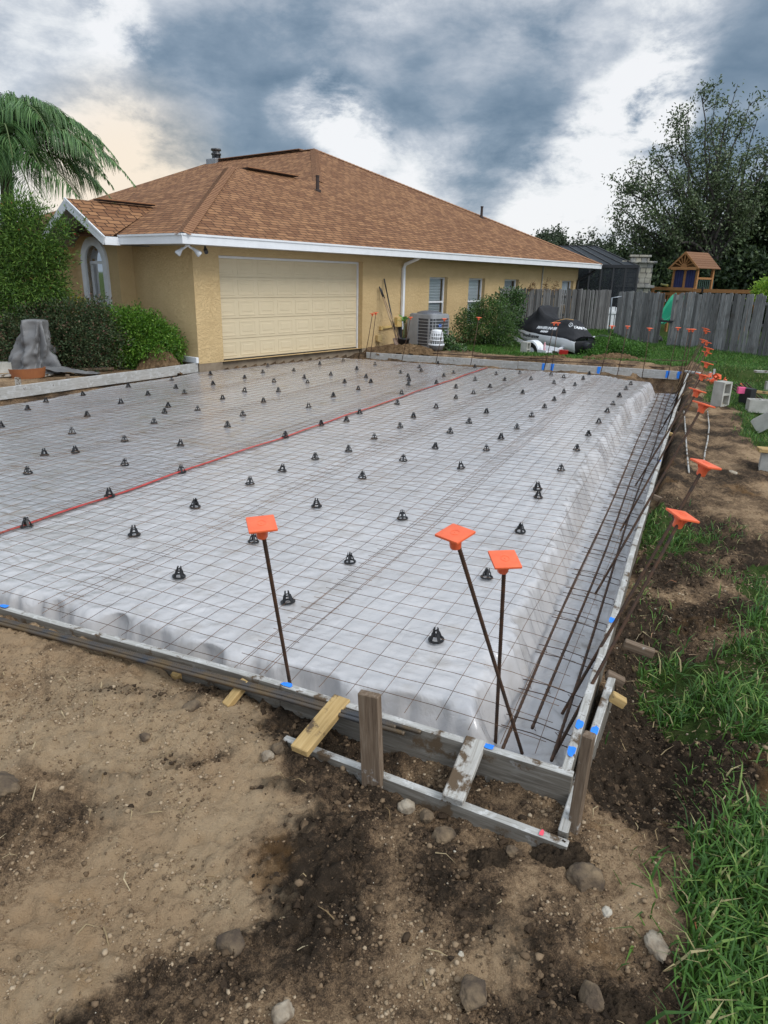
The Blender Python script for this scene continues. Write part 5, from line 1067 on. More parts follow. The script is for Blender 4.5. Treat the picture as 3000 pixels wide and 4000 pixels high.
fp = AY(2478, 1130, 30.6); fpz = empty('stone_fireplace', 'stacked stone outdoor fireplace chimney beside the pool enclosure', 'fireplace', (fp[0], fp[1], -.4), R(-14))
for nm, x0, x1, y0, y1, z0, z1 in (('base', -.62, .60, -.35, .45, 0, 2.02), ('ledge', -.72, .74, -.45, .55, 2.02, 2.12), ('stack', -.46, .58, -.30, .40, 2.12, 2.98), ('cap_slab', -.66, .72, -.42, .5, 2.98, 3.06), ('crown', -.30, .42, -.22, .3, 3.06, 3.22), ('top_slab', -.36, .48, -.28, .36, 3.22, 3.30)):
    q = MB(); q.box(x0, x1, y0, y1, z0, z1, .015); o = q.build(nm, M_cut, None); o.parent = fpz

# ------------------------------------------------------------------ wooden play set
M_cedar = woodmat('cedar', [(.2, (.20, .085, .03)), (.5, (.33, .155, .058)), (.8, (.44, .23, .10))], perisland=.2); M_cedarR = woodmat('cedar_roof', [(.2, (.13, .062, .034)), (.5, (.21, .105, .055)), (.8, (.28, .15, .085))], perisland=.25); M_curt = simple('navy_curtain', (.012, .016, .07), (.02, .026, .10), 6, .7, .5, 12)
PY = 31.0; pA = AY(2626, 1122, PY); yw = R(-58); pset = empty('play_set', 'cedar play set with gabled roof, navy curtains and green slide behind the fence', 'play set', (pA[0], pA[1], -.4), yw)
def pp_(mb, nm, mt, par=None): o = mb.build(nm, mt, None); o.parent = par or pset; return o
Wd, Dp, zf, ze_, za_ = 1.10, 1.02, 2.02, 2.82, 3.46
for (x, y) in ((0, 0), (Wd, 0), (0, Dp), (Wd, Dp), (Wd / 2, 0)):
    q = MB(); q.box(x - .045, x + .045, y - .045, y + .045, 0 if x != Wd / 2 else zf, ze_ + .02); pp_(q, 'post', M_cedar)
q = MB()
for sg in (0, 1):
    for k in range(7):
        f0, f1 = k / 7, (k + 1) / 7; xe = (-.16 if sg == 0 else Wd + .16); xm = Wd / 2
        def rp_(f_, y, dz=0): return (xe + (xm - xe) * f_, y, ze_ + (za_ - ze_) * f_ + dz)
        q.add([rp_(f0, -.2, .03), rp_(f1, -.2, .012), rp_(f1, Dp + .25, .012), rp_(f0, Dp + .25, .03), rp_(f0, -.2, 0), rp_(f1, -.2, 0), rp_(f1, Dp + .25, 0), rp_(f0, Dp + .25, 0)], [(0, 1, 2, 3), (7, 6, 5, 4), (0, 4, 5, 1), (1, 5, 6, 2), (2, 6, 7, 3), (3, 7, 4, 0)])
pp_(q, 'roof', M_cedarR)
q = MB(); q.obox((-.16, -.205, ze_ - .02), (Wd / 2, -.205, za_ - .02), .02, .07); q.obox((Wd / 2, -.205, za_ - .02), (Wd + .16, -.205, ze_ - .02), .02, .07); q.obox((-.06, -.19, ze_ + .0), (Wd + .06, -.19, ze_ + .0), .03, .11)
pp_(q, 'gable_trim', M_cedar)
q = MB()
for k in range(7):
    a_ = R(18 + k * 24); r1_ = .16; r2_ = .47 if abs(k - 3) > 1 else .52; 
    ln = min(r2_, (za_ - ze_ - .06) / max(.2, math.sin(a_) + abs(math.cos(a_)) * (za_ - ze_) / (Wd / 2 + .1))); q.obox((Wd / 2 + r1_ * math.cos(a_), -.185, ze_ + .06 + r1_ * math.sin(a_)), (Wd / 2 + ln * math.cos(a_), -.185, ze_ + .06 + ln * math.sin(a_)), .02, .055, (0, 1, 0))
q.add([(Wd / 2 + .15 * math.cos(R(a_)), -.195, ze_ + .055 + .15 * math.sin(R(a_))) for a_ in range(0, 181, 15)], [tuple(range(13))]); pp_(q, 'sunburst', M_cedar)
for xa, xb in ((.06, Wd / 2 - .06), (Wd / 2 + .06, Wd - .06)):
    n_ = 12; vs = []
    for k in range(n_ + 1):
        f_ = k / n_; x = xa + (xb - xa) * f_; y = -.03 + .015 * math.sin(k * 1.9); vs += [(x, y, zf + .02), (x, y, ze_ - .10 + .06 * math.sin(math.pi * f_))]
    q = MB(); q.add(vs, [(2 * k, 2 * k + 2, 2 * k + 3, 2 * k + 1) for k in range(n_)]); pp_(q, 'curtain', M_curt)
q = MB(); q.box(-.05, Wd + .05, -.07, Dp + .05, zf - .12, zf, .0); q.box(Wd - .02, Wd + .03, 0, Dp, zf + .38, zf + .46); pp_(q, 'deck', M_cedar)
q = MB()
for k in range(9): q.box(Wd - .005, Wd + .02, .08 + k * .13, .12 + k * .13, zf, zf + .38)
pp_(q, 'side_slats', simple('green_slat', (.03, .06, .045), rough=.6))
q = MB(); q.obox((-.95, -.10, zf - .02), (Wd + .02, -.10, zf - .02), .06, .13); q.obox((-.95, -.05, zf - .22), (0, -.05, zf - .22), .05, .10); q.box(-.95, -.86, -.12, -.02, 0, zf); q.box(0, Wd, -.06, -.03, zf - .75, zf - .13)
for k in range(6): q.box(-.78 + k * .13, -.73 + k * .13, -.06, -.03, zf - .9, zf - .25)
pp_(q, 'railing', M_cedar)
q = MB(); q.obox((Wd - .1, -.08, zf - .06), (3.75, .35, zf - .04), .10, .14); q.obox((3.55, .3, zf - .08), (3.55, .75, 0), .09, .09, (1, 0, 0)); q.obox((3.55, .3, zf - .08), (3.55, -.25, 0), .09, .09, (1, 0, 0)); pp_(q, 'swing_beam', M_cedar)
q = MB(); q.obox((3.62, .30, zf - .06), (3.78, .35, zf - .04), .12, .20); pp_(q, 'bracket', M_black); q = MB(); q.obox((1.5, -.05, zf - .12), (1.5, -.05, zf + .08), .08, .06, (1, 0, 0)); pp_(q, 'bracket', M_black)
q = MB(); q.tube([(-.1, -.16, zf + .11), (-.42, -.22, zf + .15)], [.05, .04], 8); pp_(q, 'telescope', simple('yellow_telescope', (.55, .42, .08), (.05, .12, .08), 6, .5))
q = MB(); vs = []; n_ = 16; sl0, sl1 = AY(2662, 1158, 29.6), AY(2572, 1262, 29.0); sdv = np.cross(sl1 - sl0, np.array([0, 0, 1.])); sdv /= np.linalg.norm(sdv); q.M = (Matrix.Translation(pset.location) @ Matrix.Rotation(yw, 4, 'Z')).inverted()
for k in range(n_ + 1):
    f_ = k / n_; pc_ = sl0 + (sl1 - sl0) * f_ + np.array([0, 0, .10 * math.sin(f_ * 2 * math.pi)])
    for dx, dz in ((-.30, .13), (-.27, .13), (-.24, 0), (.24, 0), (.27, .13), (.30, .13), (.27, -.03), (-.27, -.03)): vs.append(tuple(pc_ + sdv * dx + np.array([0, 0, dz])))
for k in range(0):
    f_ = k / n_; y = -.12 - 1.9 * f_; z = zf - .30 - (1.55) * (f_ ** 1.15) + .16 * math.sin(f_ * 2 * math.pi) * .6; xs_ = .05 - .55 * f_
    for dx, dz in ((-.30, .16), (-.26, .16), (-.22, 0), (.22, 0), (.26, .16), (.30, .16), (.26, -.03), (-.26, -.03)): vs.append((xs_ + dx, y, z + dz))
q.add(vs, [(8 * k + j, 8 * k + (j + 1) % 8, 8 * k + 8 + (j + 1) % 8, 8 * k + 8 + j) for k in range(n_) for j in range(8)]); pp_(q, 'slide', simple('green_slide', (.015, .28, .15), rough=.3))

# ------------------------------------------------------------------ covered jet ski on its trailer
jb, js = AY(2016, 1268, 22.7), AY(2288, 1322, 20.4); jx_ = (js - jb); JL = np.linalg.norm(jx_); jx_ = jx_ / JL; jy_ = np.cross(np.array([0, 0, 1.]), jx_); jy_ /= np.linalg.norm(jy_); jy_ = -jy_ if jy_[1] > 0 else jy_; jz_ = np.cross(jx_, jy_); jz_ = jz_ if jz_[2] > 0 else -jz_
JM = Matrix(((jx_[0], jy_[0], jz_[0], jb[0]), (jx_[1], jy_[1], jz_[1], jb[1]), (jx_[2], jy_[2], jz_[2], jb[2]), (0, 0, 0, 1)))
jet = empty('jet_ski', 'jet ski under a black cover with white lettering, parked before the dark fence', 'jet ski', (jb[0] + 1.4 * jx_[0], jb[1] + 1.4 * jx_[1], -.25))
def jp(mb, nm, mt, par=None, smooth=False):
    mb.M = JM; o = mb.build(nm, mt, jet if par is None else None, smooth)
    if par is not None: adopt(o, par, False); o.parent = par
    return o
ST = [(0, .03, 0, .03, .03, .02, .05, .05), (.06, .20, 0, .16, .10, .07, .16, .17), (.14, .36, 0, .27, .19, .11, .31, .33), (.24, .47, 0, .36, .26, .14, .46, .52), (.33, .53, 0, .40, .36, .22, .66, .80), (.39, .55, 0, .40, .46, .28, .84, 1.0), (.43, .56, 0, .38, .48, .44, .98, .96), (.455, .56, 0, .36, .42, .44, 1.0, .80), (.48, .56, 0, .35, .38, .30, .74, .68), (.52, .56, 0, .33, .33, .20, .64, .64), (.58, .56, 0, .34, .30, .15, .52, .53), (.66, .56, 0, .34, .30, .17, .55, .57), (.76, .55, 0, .34, .32, .19, .60, .62), (.84, .54, 0, .35, .31, .20, .57, .58), (.90, .53, 0, .36, .24, .22, .40, .42), (.96, .50, -.02, .36, .12, .22, .20, .22), (1.0, .44, -.04, .32, .02, .2, .06, .07)]
ST = np.array(ST); fx = np.linspace(0, 1, 56); SI = np.stack([np.interp(fx, ST[:, 0], ST[:, k]) for k in range(8)], 1)
vs = []; nsec = 25
for (x, hw_, zg, hm_, zm_, ht_, zt_, zc_) in SI:
    cx_ = np.array([-hw_ * .98, -hw_, -hm_, -ht_, -ht_ * .5, 0, ht_ * .5, ht_, hm_, hw_, hw_ * .98]); cz_ = np.array([zg - .05, zg, zm_, zt_, zc_, zc_, zc_, zt_, zm_, zg, zg - .07]); s_ = np.linspace(0, 10, nsec)
    yy = np.interp(s_, range(11), cx_); zz = np.interp(s_, range(11), cz_); zz = np.where(zz > 0, zz * .72, zz); wr = .016 * fbm(x * 9 + yy * 3, zz * 7 + s_, 3) + .012 * np.sin(s_ * 4 + x * 22) * (zz > .05)
    for a_, b_, w_ in zip(yy, zz, wr): vs.append((x * JL, a_ + w_ * np.sign(a_ + 1e-6), b_ + w_))
q = MB(); q.add(vs, [(i * nsec + k, i * nsec + k + 1, (i + 1) * nsec + k + 1, (i + 1) * nsec + k) for i in range(55) for k in range(nsec - 1)])
M_cover = simple('black_cover', (.010, .010, .012), (.017, .017, .020), 4, .8, .4, 25); cov = jp(q, 'cover', M_cover, None, True)
M_hullw = simple('white_gelcoat', (.66, .67, .68), rough=.25); vs = []
for (x, hw_, zg, *_r) in SI:
    kk = min(1, x * 5 + .12); zk = -.50 * min(1, .25 + x * 2.2); vs += [(x * JL + .01, sg * w_, z_) for sg, w_, z_ in ((1, hw_ * .97, zg - .03), (1, hw_ * 1.03, zg - .09), (1, hw_ * .86, zg + zk * .72), (1, .05, zg + zk), (-1, .05, zg + zk), (-1, hw_ * .86, zg + zk * .72), (-1, hw_ * 1.03, zg - .09), (-1, hw_ * .97, zg - .03))]
q = MB(); q.add(vs, [(i * 8 + k, i * 8 + k + 1, (i + 1) * 8 + k + 1, (i + 1) * 8 + k) for i in range(55) for k in range(7)] + [tuple(55 * 8 + k for k in range(8))]); q.mi = [1 if (i_ % 7 in (2, 3, 4)) else 0 for i_ in range(385)] + [1]; hull = jp(q, 'hull', [M_hullw, M_black], None, True)
q = MB(); 
for (x, hw_, zg, *_r), (x2, h2, g2, *_s) in zip(SI[6:-1], SI[7:]):
    k1, k2 = -.42 * min(1, .25 + x * 2.2), -.42 * min(1, .25 + x2 * 2.2)
    def sd_(xx, hh, gg, kk, f_): zt = gg - .10 + (kk * .72 + .10) * f_; return (xx * JL + .01, hh * (1.02 - .16 * f_) + .006, zt)
    fa, fb = .48 + .14 * math.sin(x * 9), .99; q.quad(sd_(x, hw_, zg, k1, fa), sd_(x2, h2, g2, k2, .48 + .14 * math.sin(x2 * 9)), sd_(x2, h2, g2, k2, fb), sd_(x, hw_, zg, k1, fb))
    if .12 < x < .3: q.quad(sd_(x, hw_, zg, k1, .1), sd_(x2, h2, g2, k2, .1 + .0), sd_(x2, h2, g2, k2, .22 + (x - .12)), sd_(x, hw_, zg, k1, .25 + (x - .12)))
jp(q, 'hull_stripe', M_black); q = MB(); q.tube([(JL * .97, 0, -.22), (JL * 1.07, 0, -.23)], [.15, .12], 16); jp(q, 'jet_pump', M_black)
bvh = BVHTree.FromPolygons([v.co[:] for v in cov.data.vertices], [tuple(p.vertices) for p in cov.data.polygons]); bvhH = BVHTree.FromPolygons([v.co[:] for v in hull.data.vertices], [tuple(p.vertices) for p in hull.data.polygons])
def decal(me, x, z, dirl, bv, par, mat, name='lettering'):
    """wrap flat lettering onto the surface, thrown along a direction of the jet ski frame"""
    dirw = (JM.to_3x3() @ Vector(dirl)).normalized(); rt_ = dirw.cross(Vector((0, 0, 1))).normalized(); up_ = rt_.cross(dirw)
    cen = JM @ Vector((x, .0, z)); bm = bmesh.new(); bm.from_mesh(me); bmesh.ops.triangulate(bm, faces=bm.faces[:]); bmesh.ops.subdivide_edges(bm, edges=[e for e in bm.edges if e.calc_length() > .03], cuts=1)
    for v in bm.verts:
        o_ = cen + rt_ * v.co.x + up_ * v.co.y - dirw * 2.0; h = bv.ray_cast(o_, dirw); v.co = (h[0] - dirw * .008) if h[0] is not None else cen
    m2_ = bpy.data.meshes.new(name); bm.to_mesh(m2_); bm.free(); m2_.materials.append(mat); o = bpy.data.objects.new(name, m2_); COL.objects.link(o); o.parent = par; return o
M_letter = simple('white_print', (.70, .71, .72), rough=.7)
def fixpar(o, par): o.parent = par; o.matrix_parent_inverse = Matrix.Identity(4); return o
tm = text_mesh('WAVERUNNER', .10, M_letter, shear=.35, bold=.004); decal(tm, JL * .60, .14, (0, -1, 0), bvh, cov, M_letter)
tm = text_mesh('YAMAHA', .105, M_letter, bold=.006); decal(tm, JL * .93, .26, (-.45, -.75, -.18), bvh, cov, M_letter)
ring = MB(); n_ = 24
for k in range(n_):
    a0_, a1_ = 2 * math.pi * k / n_, 2 * math.pi * (k + 1) / n_; ring.quad((.062 * math.cos(a0_), .062 * math.sin(a0_), 0), (.062 * math.cos(a1_), .062 * math.sin(a1_), 0), (.048 * math.cos(a1_), .048 * math.sin(a1_), 0), (.048 * math.cos(a0_), .048 * math.sin(a0_), 0))
for k in range(3):
    c_, s_ = math.cos(2.0944 * k + 1.5708), math.sin(2.0944 * k + 1.5708); ring.quad((-.006 * s_, .006 * c_, 0), (.006 * s_, -.006 * c_, 0), (.05 * c_ + .006 * s_, .05 * s_ - .006 * c_, 0), (.05 * c_ - .006 * s_, .05 * s_ + .006 * c_, 0))
ro = ring.build('tmp', M_letter); decal(ro.data, JL * .80, .27, (-.45, -.75, -.18), bvh, cov, M_letter, 'emblem'); bpy.data.objects.remove(ro)
dash = MB()
for k in range(5): dash.quad((-.13 + k * .05, 0, 0), (-.09 + k * .05, 0, 0), (-.08 + k * .05, .05, 0), (-.12 + k * .05, .05, 0))
ro = dash.build('tmp', M_letter); decal(ro.data, JL * .60, .02, (0, -1, 0), bvh, cov, M_letter, 'printed_line'); bpy.data.objects.remove(ro)
tm = text_mesh('WaveRunner', .14, M_black, bold=.006); decal(tm, JL * .42, -.155, (0, -1, 0), bvhH, hull, M_black)
q = MB(); pts = []
for k in range(14):
    f_ = k / 13; h = bvh.ray_cast(JM @ Vector((JL * (.60 + .22 * f_), .30 - .25 * f_, 2)), (JM.to_3x3() @ Vector((0, 0, -1)))); 
    if h[0] is not None: pts.append(h[0] + Vector((0, 0, .012)))
o = MB().tube(pts, .011, 6).build('strap', simple('orange_strap', (.65, .25, .06), (.5, .4, .2), 4, .6), jet, True)
# trailer
trl = empty('boat_trailer', 'white boat trailer with rounded fender carrying the covered jet ski', 'trailer', (jb[0] + .6, jb[1] - .4, -.3))
T0, T1, T2, T3 = AY(1998, 1291, 22.9), AY(2010, 1318, 22.3), AY(2052, 1342, 21.0), AY(2182, 1369, 19.9)
q = MB(); q.tube([T0 + np.array([.1, .2, .14]), T0, T1, T1 * .5 + T2 * .5 + np.array([0, 0, -.02]), T2, T3], [.05, .06, .075, .08, .08, .08], 4); q.build('frame', M_white, trl)
q = MB(); q.obox(T2 + np.array([.2, 1.2, -.0]), T3 + np.array([.4, 1.2, 0]), .08, .10); q.obox(T3, T3 + np.array([.5, 1.2, 0]), .08, .1); q.obox(T0, T0 + np.array([-1.3, 1.4, .1]), .09, .09); q.build('cross_member', M_white, trl)
wc = AY(2078, 1374, 20.35); ax_ = Vector(jy_); wr_ = .27; M_w = Matrix.Translation(wc) @ Vector((0, 0, 1)).rotation_difference(ax_).to_matrix().to_4x4()
q = torus(MB(M_w), .19, .075, (0, 0, 0), 28, 10, 1.1); wh = q.build('wheel', M_darkrubber, trl, True); q = MB(M_w); q.lathe([(.02, .05), (.12, .04), (.13, .0), (.12, -.04), (.02, -.05)], n=20); o = q.build('rim', M_white, None, True); o.parent = wh; o.matrix_parent_inverse = (Matrix.Translation(trl.location)).inverted() @ Matrix.Translation(trl.location)
q = MB(); n_ = 14; hx = Vector((jx_[0], jx_[1], 0)).normalized(); hy = ax_; vs = []
for k in range(n_ + 1):
    a_ = math.pi * k / n_; p_ = Vector(wc) + hx * (-math.cos(a_) * .36) + Vector((0, 0, max(.04, math.sin(a_) * .33)))
    for w_, dz in ((-.13, 0), (.11, .0), (.13, -.05)): vs.append(p_ + hy * w_ + Vector((0, 0, dz)) if dz == 0 else Vector(wc) + hx * (-math.cos(a_) * .33) + Vector((0, 0, max(.0, math.sin(a_) * .28))) + hy * w_)
q.add(vs, [(3 * k + j, 3 * k + j + 1, 3 * k + 4 + j, 3 * k + 3 + j) for k in range(n_) for j in (0, 1)]); p_ = Vector(wc) + hx * .36 + Vector((0, 0, .05)); q.obox(p_ - hy * .13 - hx * .02, p_ - hy * .13 + hx * .28, .012, .10, (0, 0, 1)); q.obox(p_ + hx * -.02, p_ + hx * .28, .24, .02); q.obox(p_ + hy * .12 - hx * .02, p_ + hy * .12 + hx * .28, .02, .10); q.build('fender', M_white, trl)
q = MB(); q.obox(T3 + np.array([.02, -.02, -.04]), T3 + np.array([.24, -.10, -.05]), .16, .14); q.build('tail_light', simple('red_lens', (.40, .015, .012), rough=.3), trl)
bo = setp(MB().lathe([(.034, 0), (.036, .02), (.036, .16), (.022, .20), (.014, .22), (.014, .25), (.01, .25)], tuple(p_ + hx * .10 + Vector((0, 0, .012))), 16).build('bottle', simple('pink_bottle', (.62, .22, .26), (.66, .52, .53), 14, .15), None, True), 'pink plastic bottle standing on the white trailer fender', 'bottle')
q = MB(); vs = []; pw = AY(2325, 1315, 21.0)
for k in range(9):
    a_ = k / 8; vs += [pw + np.array([.02 + .38 * a_, .0, .02 * math.sin(a_ * 3)]) + np.array([0, 0, .05 * math.sin(math.pi * a_) ** .6]), pw + np.array([.02 + .38 * a_, .18 * math.sin(math.pi * a_), .0])]
q.add(vs, [(2 * k, 2 * k + 2, 2 * k + 3, 2 * k + 1) for k in range(8)]); q.tube([pw, pw + np.array([-.25, .0, -.05])], .02, 6); setp(q.build('paddle', M_white, None, True), 'white paddle blade resting on the weeds behind the jet ski', 'paddle')

# ------------------------------------------------------------------ hedge bed on the left
tp = A(118, 1455, -.10) + np.array([.17, 0, 0]); tc_ = tp; g = np.random.default_rng(6)
M_tarp = simple('grey_tarp', (.12, .118, .117), (.19, .187, .184), 3, .6, .5, 30)
def tarp_r(a, f):                      # outline of the draped tarp, a angle, f 0 foot .. 1 top
    fold = .9 * (1 - 2 * np.abs(np.sin(a * 2.5 + 1.5 * f + .4))) + .6 * (1 - 2 * np.abs(np.sin(a * 4 - 2.5 * f + 1))) + .3 * np.sin(a * 13 + 2 + 5 * f) + .5 * np.sin(f * 6 + a * 2)
    return fold
na, nf = 120, 34; vs = []
px1 = 1 / 2694.87 * 13.4
for j in range(nf + 1):
    f = j / nf
    for i in range(na):
        a = 2 * math.pi * i / na; ca, sa = math.cos(a), math.sin(a)
        ex = .205 * np.sign(ca) * abs(ca) ** .45; ey = .15 * np.sign(sa) * abs(sa) ** .45
        if f <= .86:
            k = f / .86; flare = (1 - k) ** 1.7
            bx = (-.20 + .46 * ca) if ca < 0 else (-.20 + .24 * ca + .28 * max(0, ca)); by = .34 * sa
            x = .02 + ex * (1 - flare) + (bx + .02) * flare; y = ey * (1 - flare) + by * flare; z = .98 * k
            amp = .075 * min(1, (1 - k) * 1.6 + .12); r_ = float(tarp_r(a, k)); r_ += 1.1 * float(fbm(a * 1.6, k * 4 + 3, 3)); x += amp * r_ * ca; y += amp * r_ * sa
        else:
            k = (f - .86) / .14; x = .02 + ex * (1 - k); y = ey * (1 - k); z = .98 + .02 * math.sin(k * 1.57)
        vs.append((tp[0] + x, tp[1] + y + .05, tp[2] + max(z, .0)))
q = MB(); q.add(vs, [(j * na + i, j * na + (i + 1) % na, (j + 1) * na + (i + 1) % na, (j + 1) * na + i) for j in range(nf) for i in range(na)])
vs = []; nu_, nv_ = 26, 10
for i in range(nu_ + 1):
    for j in range(nv_ + 1):
        f_ = i / nu_; k = j / nv_ - .5; vs.append((tp[0] + .25 + .95 * f_, tp[1] - .10 + k * (.55 - .35 * f_) + .05 * math.sin(f_ * 7), tp[2] + .02 + .10 * (1 - f_) * (1 - abs(k)) + .045 * abs(math.sin(k * 9 + f_ * 5)) * (1.1 - f_) + .02 * float(noise2(np.array(f_ * 6), np.array(k * 6)))))
q.add(vs, [(i * (nv_ + 1) + j, (i + 1) * (nv_ + 1) + j, (i + 1) * (nv_ + 1) + j + 1, i * (nv_ + 1) + j + 1) for i in range(nu_) for j in range(nv_)])
setp(q.build('tarp', M_tarp, None, True), 'grey tarp draped over a tall narrow object in front of the hedge', 'tarp')
cpz = gp(95, 1480); q = MB(); n_ = 22
for k in range(n_):
    a0_, a1_ = R(200 + 200 * k / n_), R(200 + 200 * (k + 1) / n_)
    def cpnt(a, rr, z): return (cpz[0] + rr * .30 * math.cos(a), cpz[1] + .15 + rr * .20 * math.sin(a), cpz[2] + z + (.02 * math.cos(a)))
    for r0_, r1_, z0, z1 in ((1, 1.12, 0, .18), (1.12, 1.06, .18, .18), (1.06, .94, .18, 0)): q.quad(cpnt(a0_, r0_, z0), cpnt(a1_, r0_, z0), cpnt(a1_, r1_, z1), cpnt(a0_, r1_, z1))
setp(q.build('clay_planter', simple('terracotta', (.33, .12, .04), (.26, .09, .035), 4, .6), None, True), 'broken orange brown clay planter shell beside the tarp', 'planter')
p = gp(75, 1512); board('wooden_stake', AY(72, 1474, p[1]), p - np.array([0, 0, .1]), .10, .04, M_dirtyboard, 'short pale stake behind the left form near the clay planter', 'stake', up=(.2, 1, 0))
p = gp(268, 1482); board('wooden_stake', AY(267, 1462, p[1]), p - np.array([0, 0, .05]), .055, .055, M_brownstake, 'short rusty brown stub behind the left form', 'stake', up=(.2, 1, 0))
for (x0, y0, x1, y1, r_, mt, lb) in ((345, 1452, 445, 1448, .035, M_brownstake, 'brown wooden pole lying in the hedge bed by the form'), (380, 1438, 450, 1428, .04, M_brownstake, 'dark pole lying under the green hedge'), (285, 1445, 350, 1452, .025, simple('tan_pipe', (.33, .25, .16), rough=.7), 'tan pipe lying beside the tarp edge')):
    a_, b_ = gp(x0, y0), gp(x1, y1); setp(MB().tube([a_ + np.array([0, 0, .04]), b_ + np.array([0, 0, .04])], r_, 8).build('wooden_pole', mt, None, True), lb, 'pole', 'poles lying in the hedge bed')
for (x0, y0, x1, y1, lb) in ((-30, 1478, 70, 1468, 'grey plank lying at the left frame edge below the tarp'), (150, 1478, 200, 1466, 'pale plank lying between the planter and the tarp spread'), (300, 1466, 360, 1460, 'dirty plank lying flat in the middle of the hedge bed')):
    a_, b_ = gp(x0, y0), gp(x1, y1); board('plank', a_ + np.array([0, 0, .05]), b_ + np.array([0, 0, .05]), .14, .035, M_dirtyboard, lb, 'board', 'planks lying in the hedge bed')
a_ = gp(372, 1443); board('wood_block', a_ + np.array([0, 0, .07]), a_ + np.array([.2, .06, .07]), .07, .06, M_grayboard2, 'small white block lying below the dark hedge', 'wood block')
def heap(c, rx, ry, h, label, seed=1):
    g_ = 46; k = np.linspace(-1, 1, g_); XX, YY = np.meshgrid(k, k); rr = np.sqrt(XX ** 2 + YY ** 2); kk = min(1, rx / .5); zz = h * np.clip(1 - rr ** 1.6, -.1, 1) * (1 + .25 * fbm(XX * 2 + seed, YY * 2, 3)) + .055 * kk * fbm(XX * 6, YY * 6 + seed, 5, .65) - .03 * kk * (rr > .9)
    Vv = np.stack((c[0] + XX * rx, c[1] + YY * ry, c[2] + zz), -1).reshape(-1, 3); i = np.arange(g_ * g_).reshape(g_, g_)
    o = mesh_np('dirt_pile', Vv, np.stack((i[:-1, :-1], i[:-1, 1:], i[1:, 1:], i[1:, :-1]), -1).reshape(-1, 4), M_heap, None, True); return setp(o, label, 'dirt pile')
m, t, b = newmat('heap_soil'); v = objco(t); n1 = noise(t, v, 14, 9, .7); n2 = noise(t, v, 60, 6, .7); c = ramp(t, n1, [(.3, (.055, .036, .021)), (.5, (.165, .105, .056)), (.72, (.29, .195, .11))]); L(t, c, b.inputs['Base Color']); b.inputs['Roughness'].default_value = .95; b.inputs['Specular IOR Level'].default_value = .1; bump(t, b, mth(t, 'ADD', n1, n2), .9, .03); M_heap = m
heap(AY(622, 1440, 14.25), .50, .24, .42, 'reddish brown dirt pile between the hedge and garage corner', 1); heap(A(1590, 1372, -.02), .8, .35, .16, 'orange sandy dirt pile behind the far form below the shovels', 2)
heap(A(2395, 1408, -.06), .9, .25, .15, 'dark dirt pile behind the far form in front of the gate', 3); heap(A(2150, 1410, -.05), .8, .2, .10, 'low dirt pile behind the far form before the trailer', 4)
# ------------------------------------------------------------------ vegetation
def unit(V): return V / np.maximum(np.linalg.norm(V, axis=-1, keepdims=True), 1e-9)
def leaf_mesh(P, Ln, wd, seed, bias=(0, 0, .25), axis=None, spread=1.0):
    """one four sided leaf at each point"""
    g = np.random.default_rng(seed); n = len(P); a = g.normal(size=(n, 3)) * spread + np.array(bias)
    if axis is not None: a = a * .55 + axis
    a = unit(a); b = unit(np.cross(a, g.normal(size=(n, 3)))); l = Ln * g.uniform(.6, 1.25, (n, 1)); w = wd * g.uniform(.7, 1.2, (n, 1)); nrm = np.cross(a, b)
    V = np.stack((P, P + a * l * .5 + b * w * .5 + nrm * l * .06, P + a * l, P + a * l * .5 - b * w * .5 + nrm * l * .06), 1).reshape(-1, 3)
    return V, np.arange(n * 4).reshape(n, 4)
def ell_pts(n, c, r, g, shell=.35):
    d = unit(g.normal(size=(n, 3))); k = 1 - shell * np.abs(g.normal(size=(n, 1))); return np.array(c) + d * np.array(r) * np.clip(k, .05, 1.05)
def clumped(blobs, ncl, per, sig, seed, shell=.3, flat=1.0):
    g = np.random.default_rng(seed); vol = np.array([np.prod(b[1]) ** .67 for b in blobs]); idx = g.choice(len(blobs), ncl, p=vol / vol.sum()); C = np.zeros((ncl, 3))
    for i, (c, r) in enumerate(blobs):
        m_ = idx == i; C[m_] = ell_pts(m_.sum(), c, r, g, shell)
    out_ = np.array([(c * 0 + np.average([b[0] for b in blobs], axis=0)) for c in C[:1]])
    P = np.repeat(C, per, 0) + g.normal(size=(ncl * per, 3)) * sig * np.array([1, 1, flat]); return C, P, unit(P - np.repeat(C, per, 0) * .85 - out_ * .15)
def plant(name, label, cat, base, blobs, ncl, per, sig, Ln, wd, mat, bark, seed, group=None, shell=.3, stems=10, axisout=True, trunk_r=.03, nmcrown='foliage', trim=None):
    root = empty(name, label, cat, base, 0, group); C, P, ax = clumped(blobs, ncl, per, sig, seed, shell)
    k = P[:, 2] > base[2] + .01; P, ax = P[k], ax[k]
    V, Fq_ = leaf_mesh(P, Ln, wd, seed + 1, axis=ax if axisout else None); mesh_np(nmcrown, V, Fq_, mat, None, False, root)
    if stems:
        g = np.random.default_rng(seed + 2); mb = MB(); pick = g.choice(len(C), min(stems, len(C)), replace=False)
        for i in pick:
            e = C[i]; b_ = np.array(base) + np.array([g.normal(0, .1), g.normal(0, .08), -.05]); md = b_ * .5 + e * .5 + g.normal(size=3) * .06 * np.linalg.norm(e - b_); md[2] = (b_[2] + e[2]) / 2 + .05; mb.tube([b_, md, e], [trunk_r, trunk_r * .6, trunk_r * .2], 5, False)
        mb.build('stems', bark, root)
    return root
M_bark = simple('grey_bark', (.075, .062, .05), (.16, .14, .12), 12, .9, .6, 40, stretch=(1, 1, .3)); M_barkd = simple('dark_bark', (.035, .029, .024), (.075, .065, .055), 12, .9, .6, 40, stretch=(1, 1, .3))
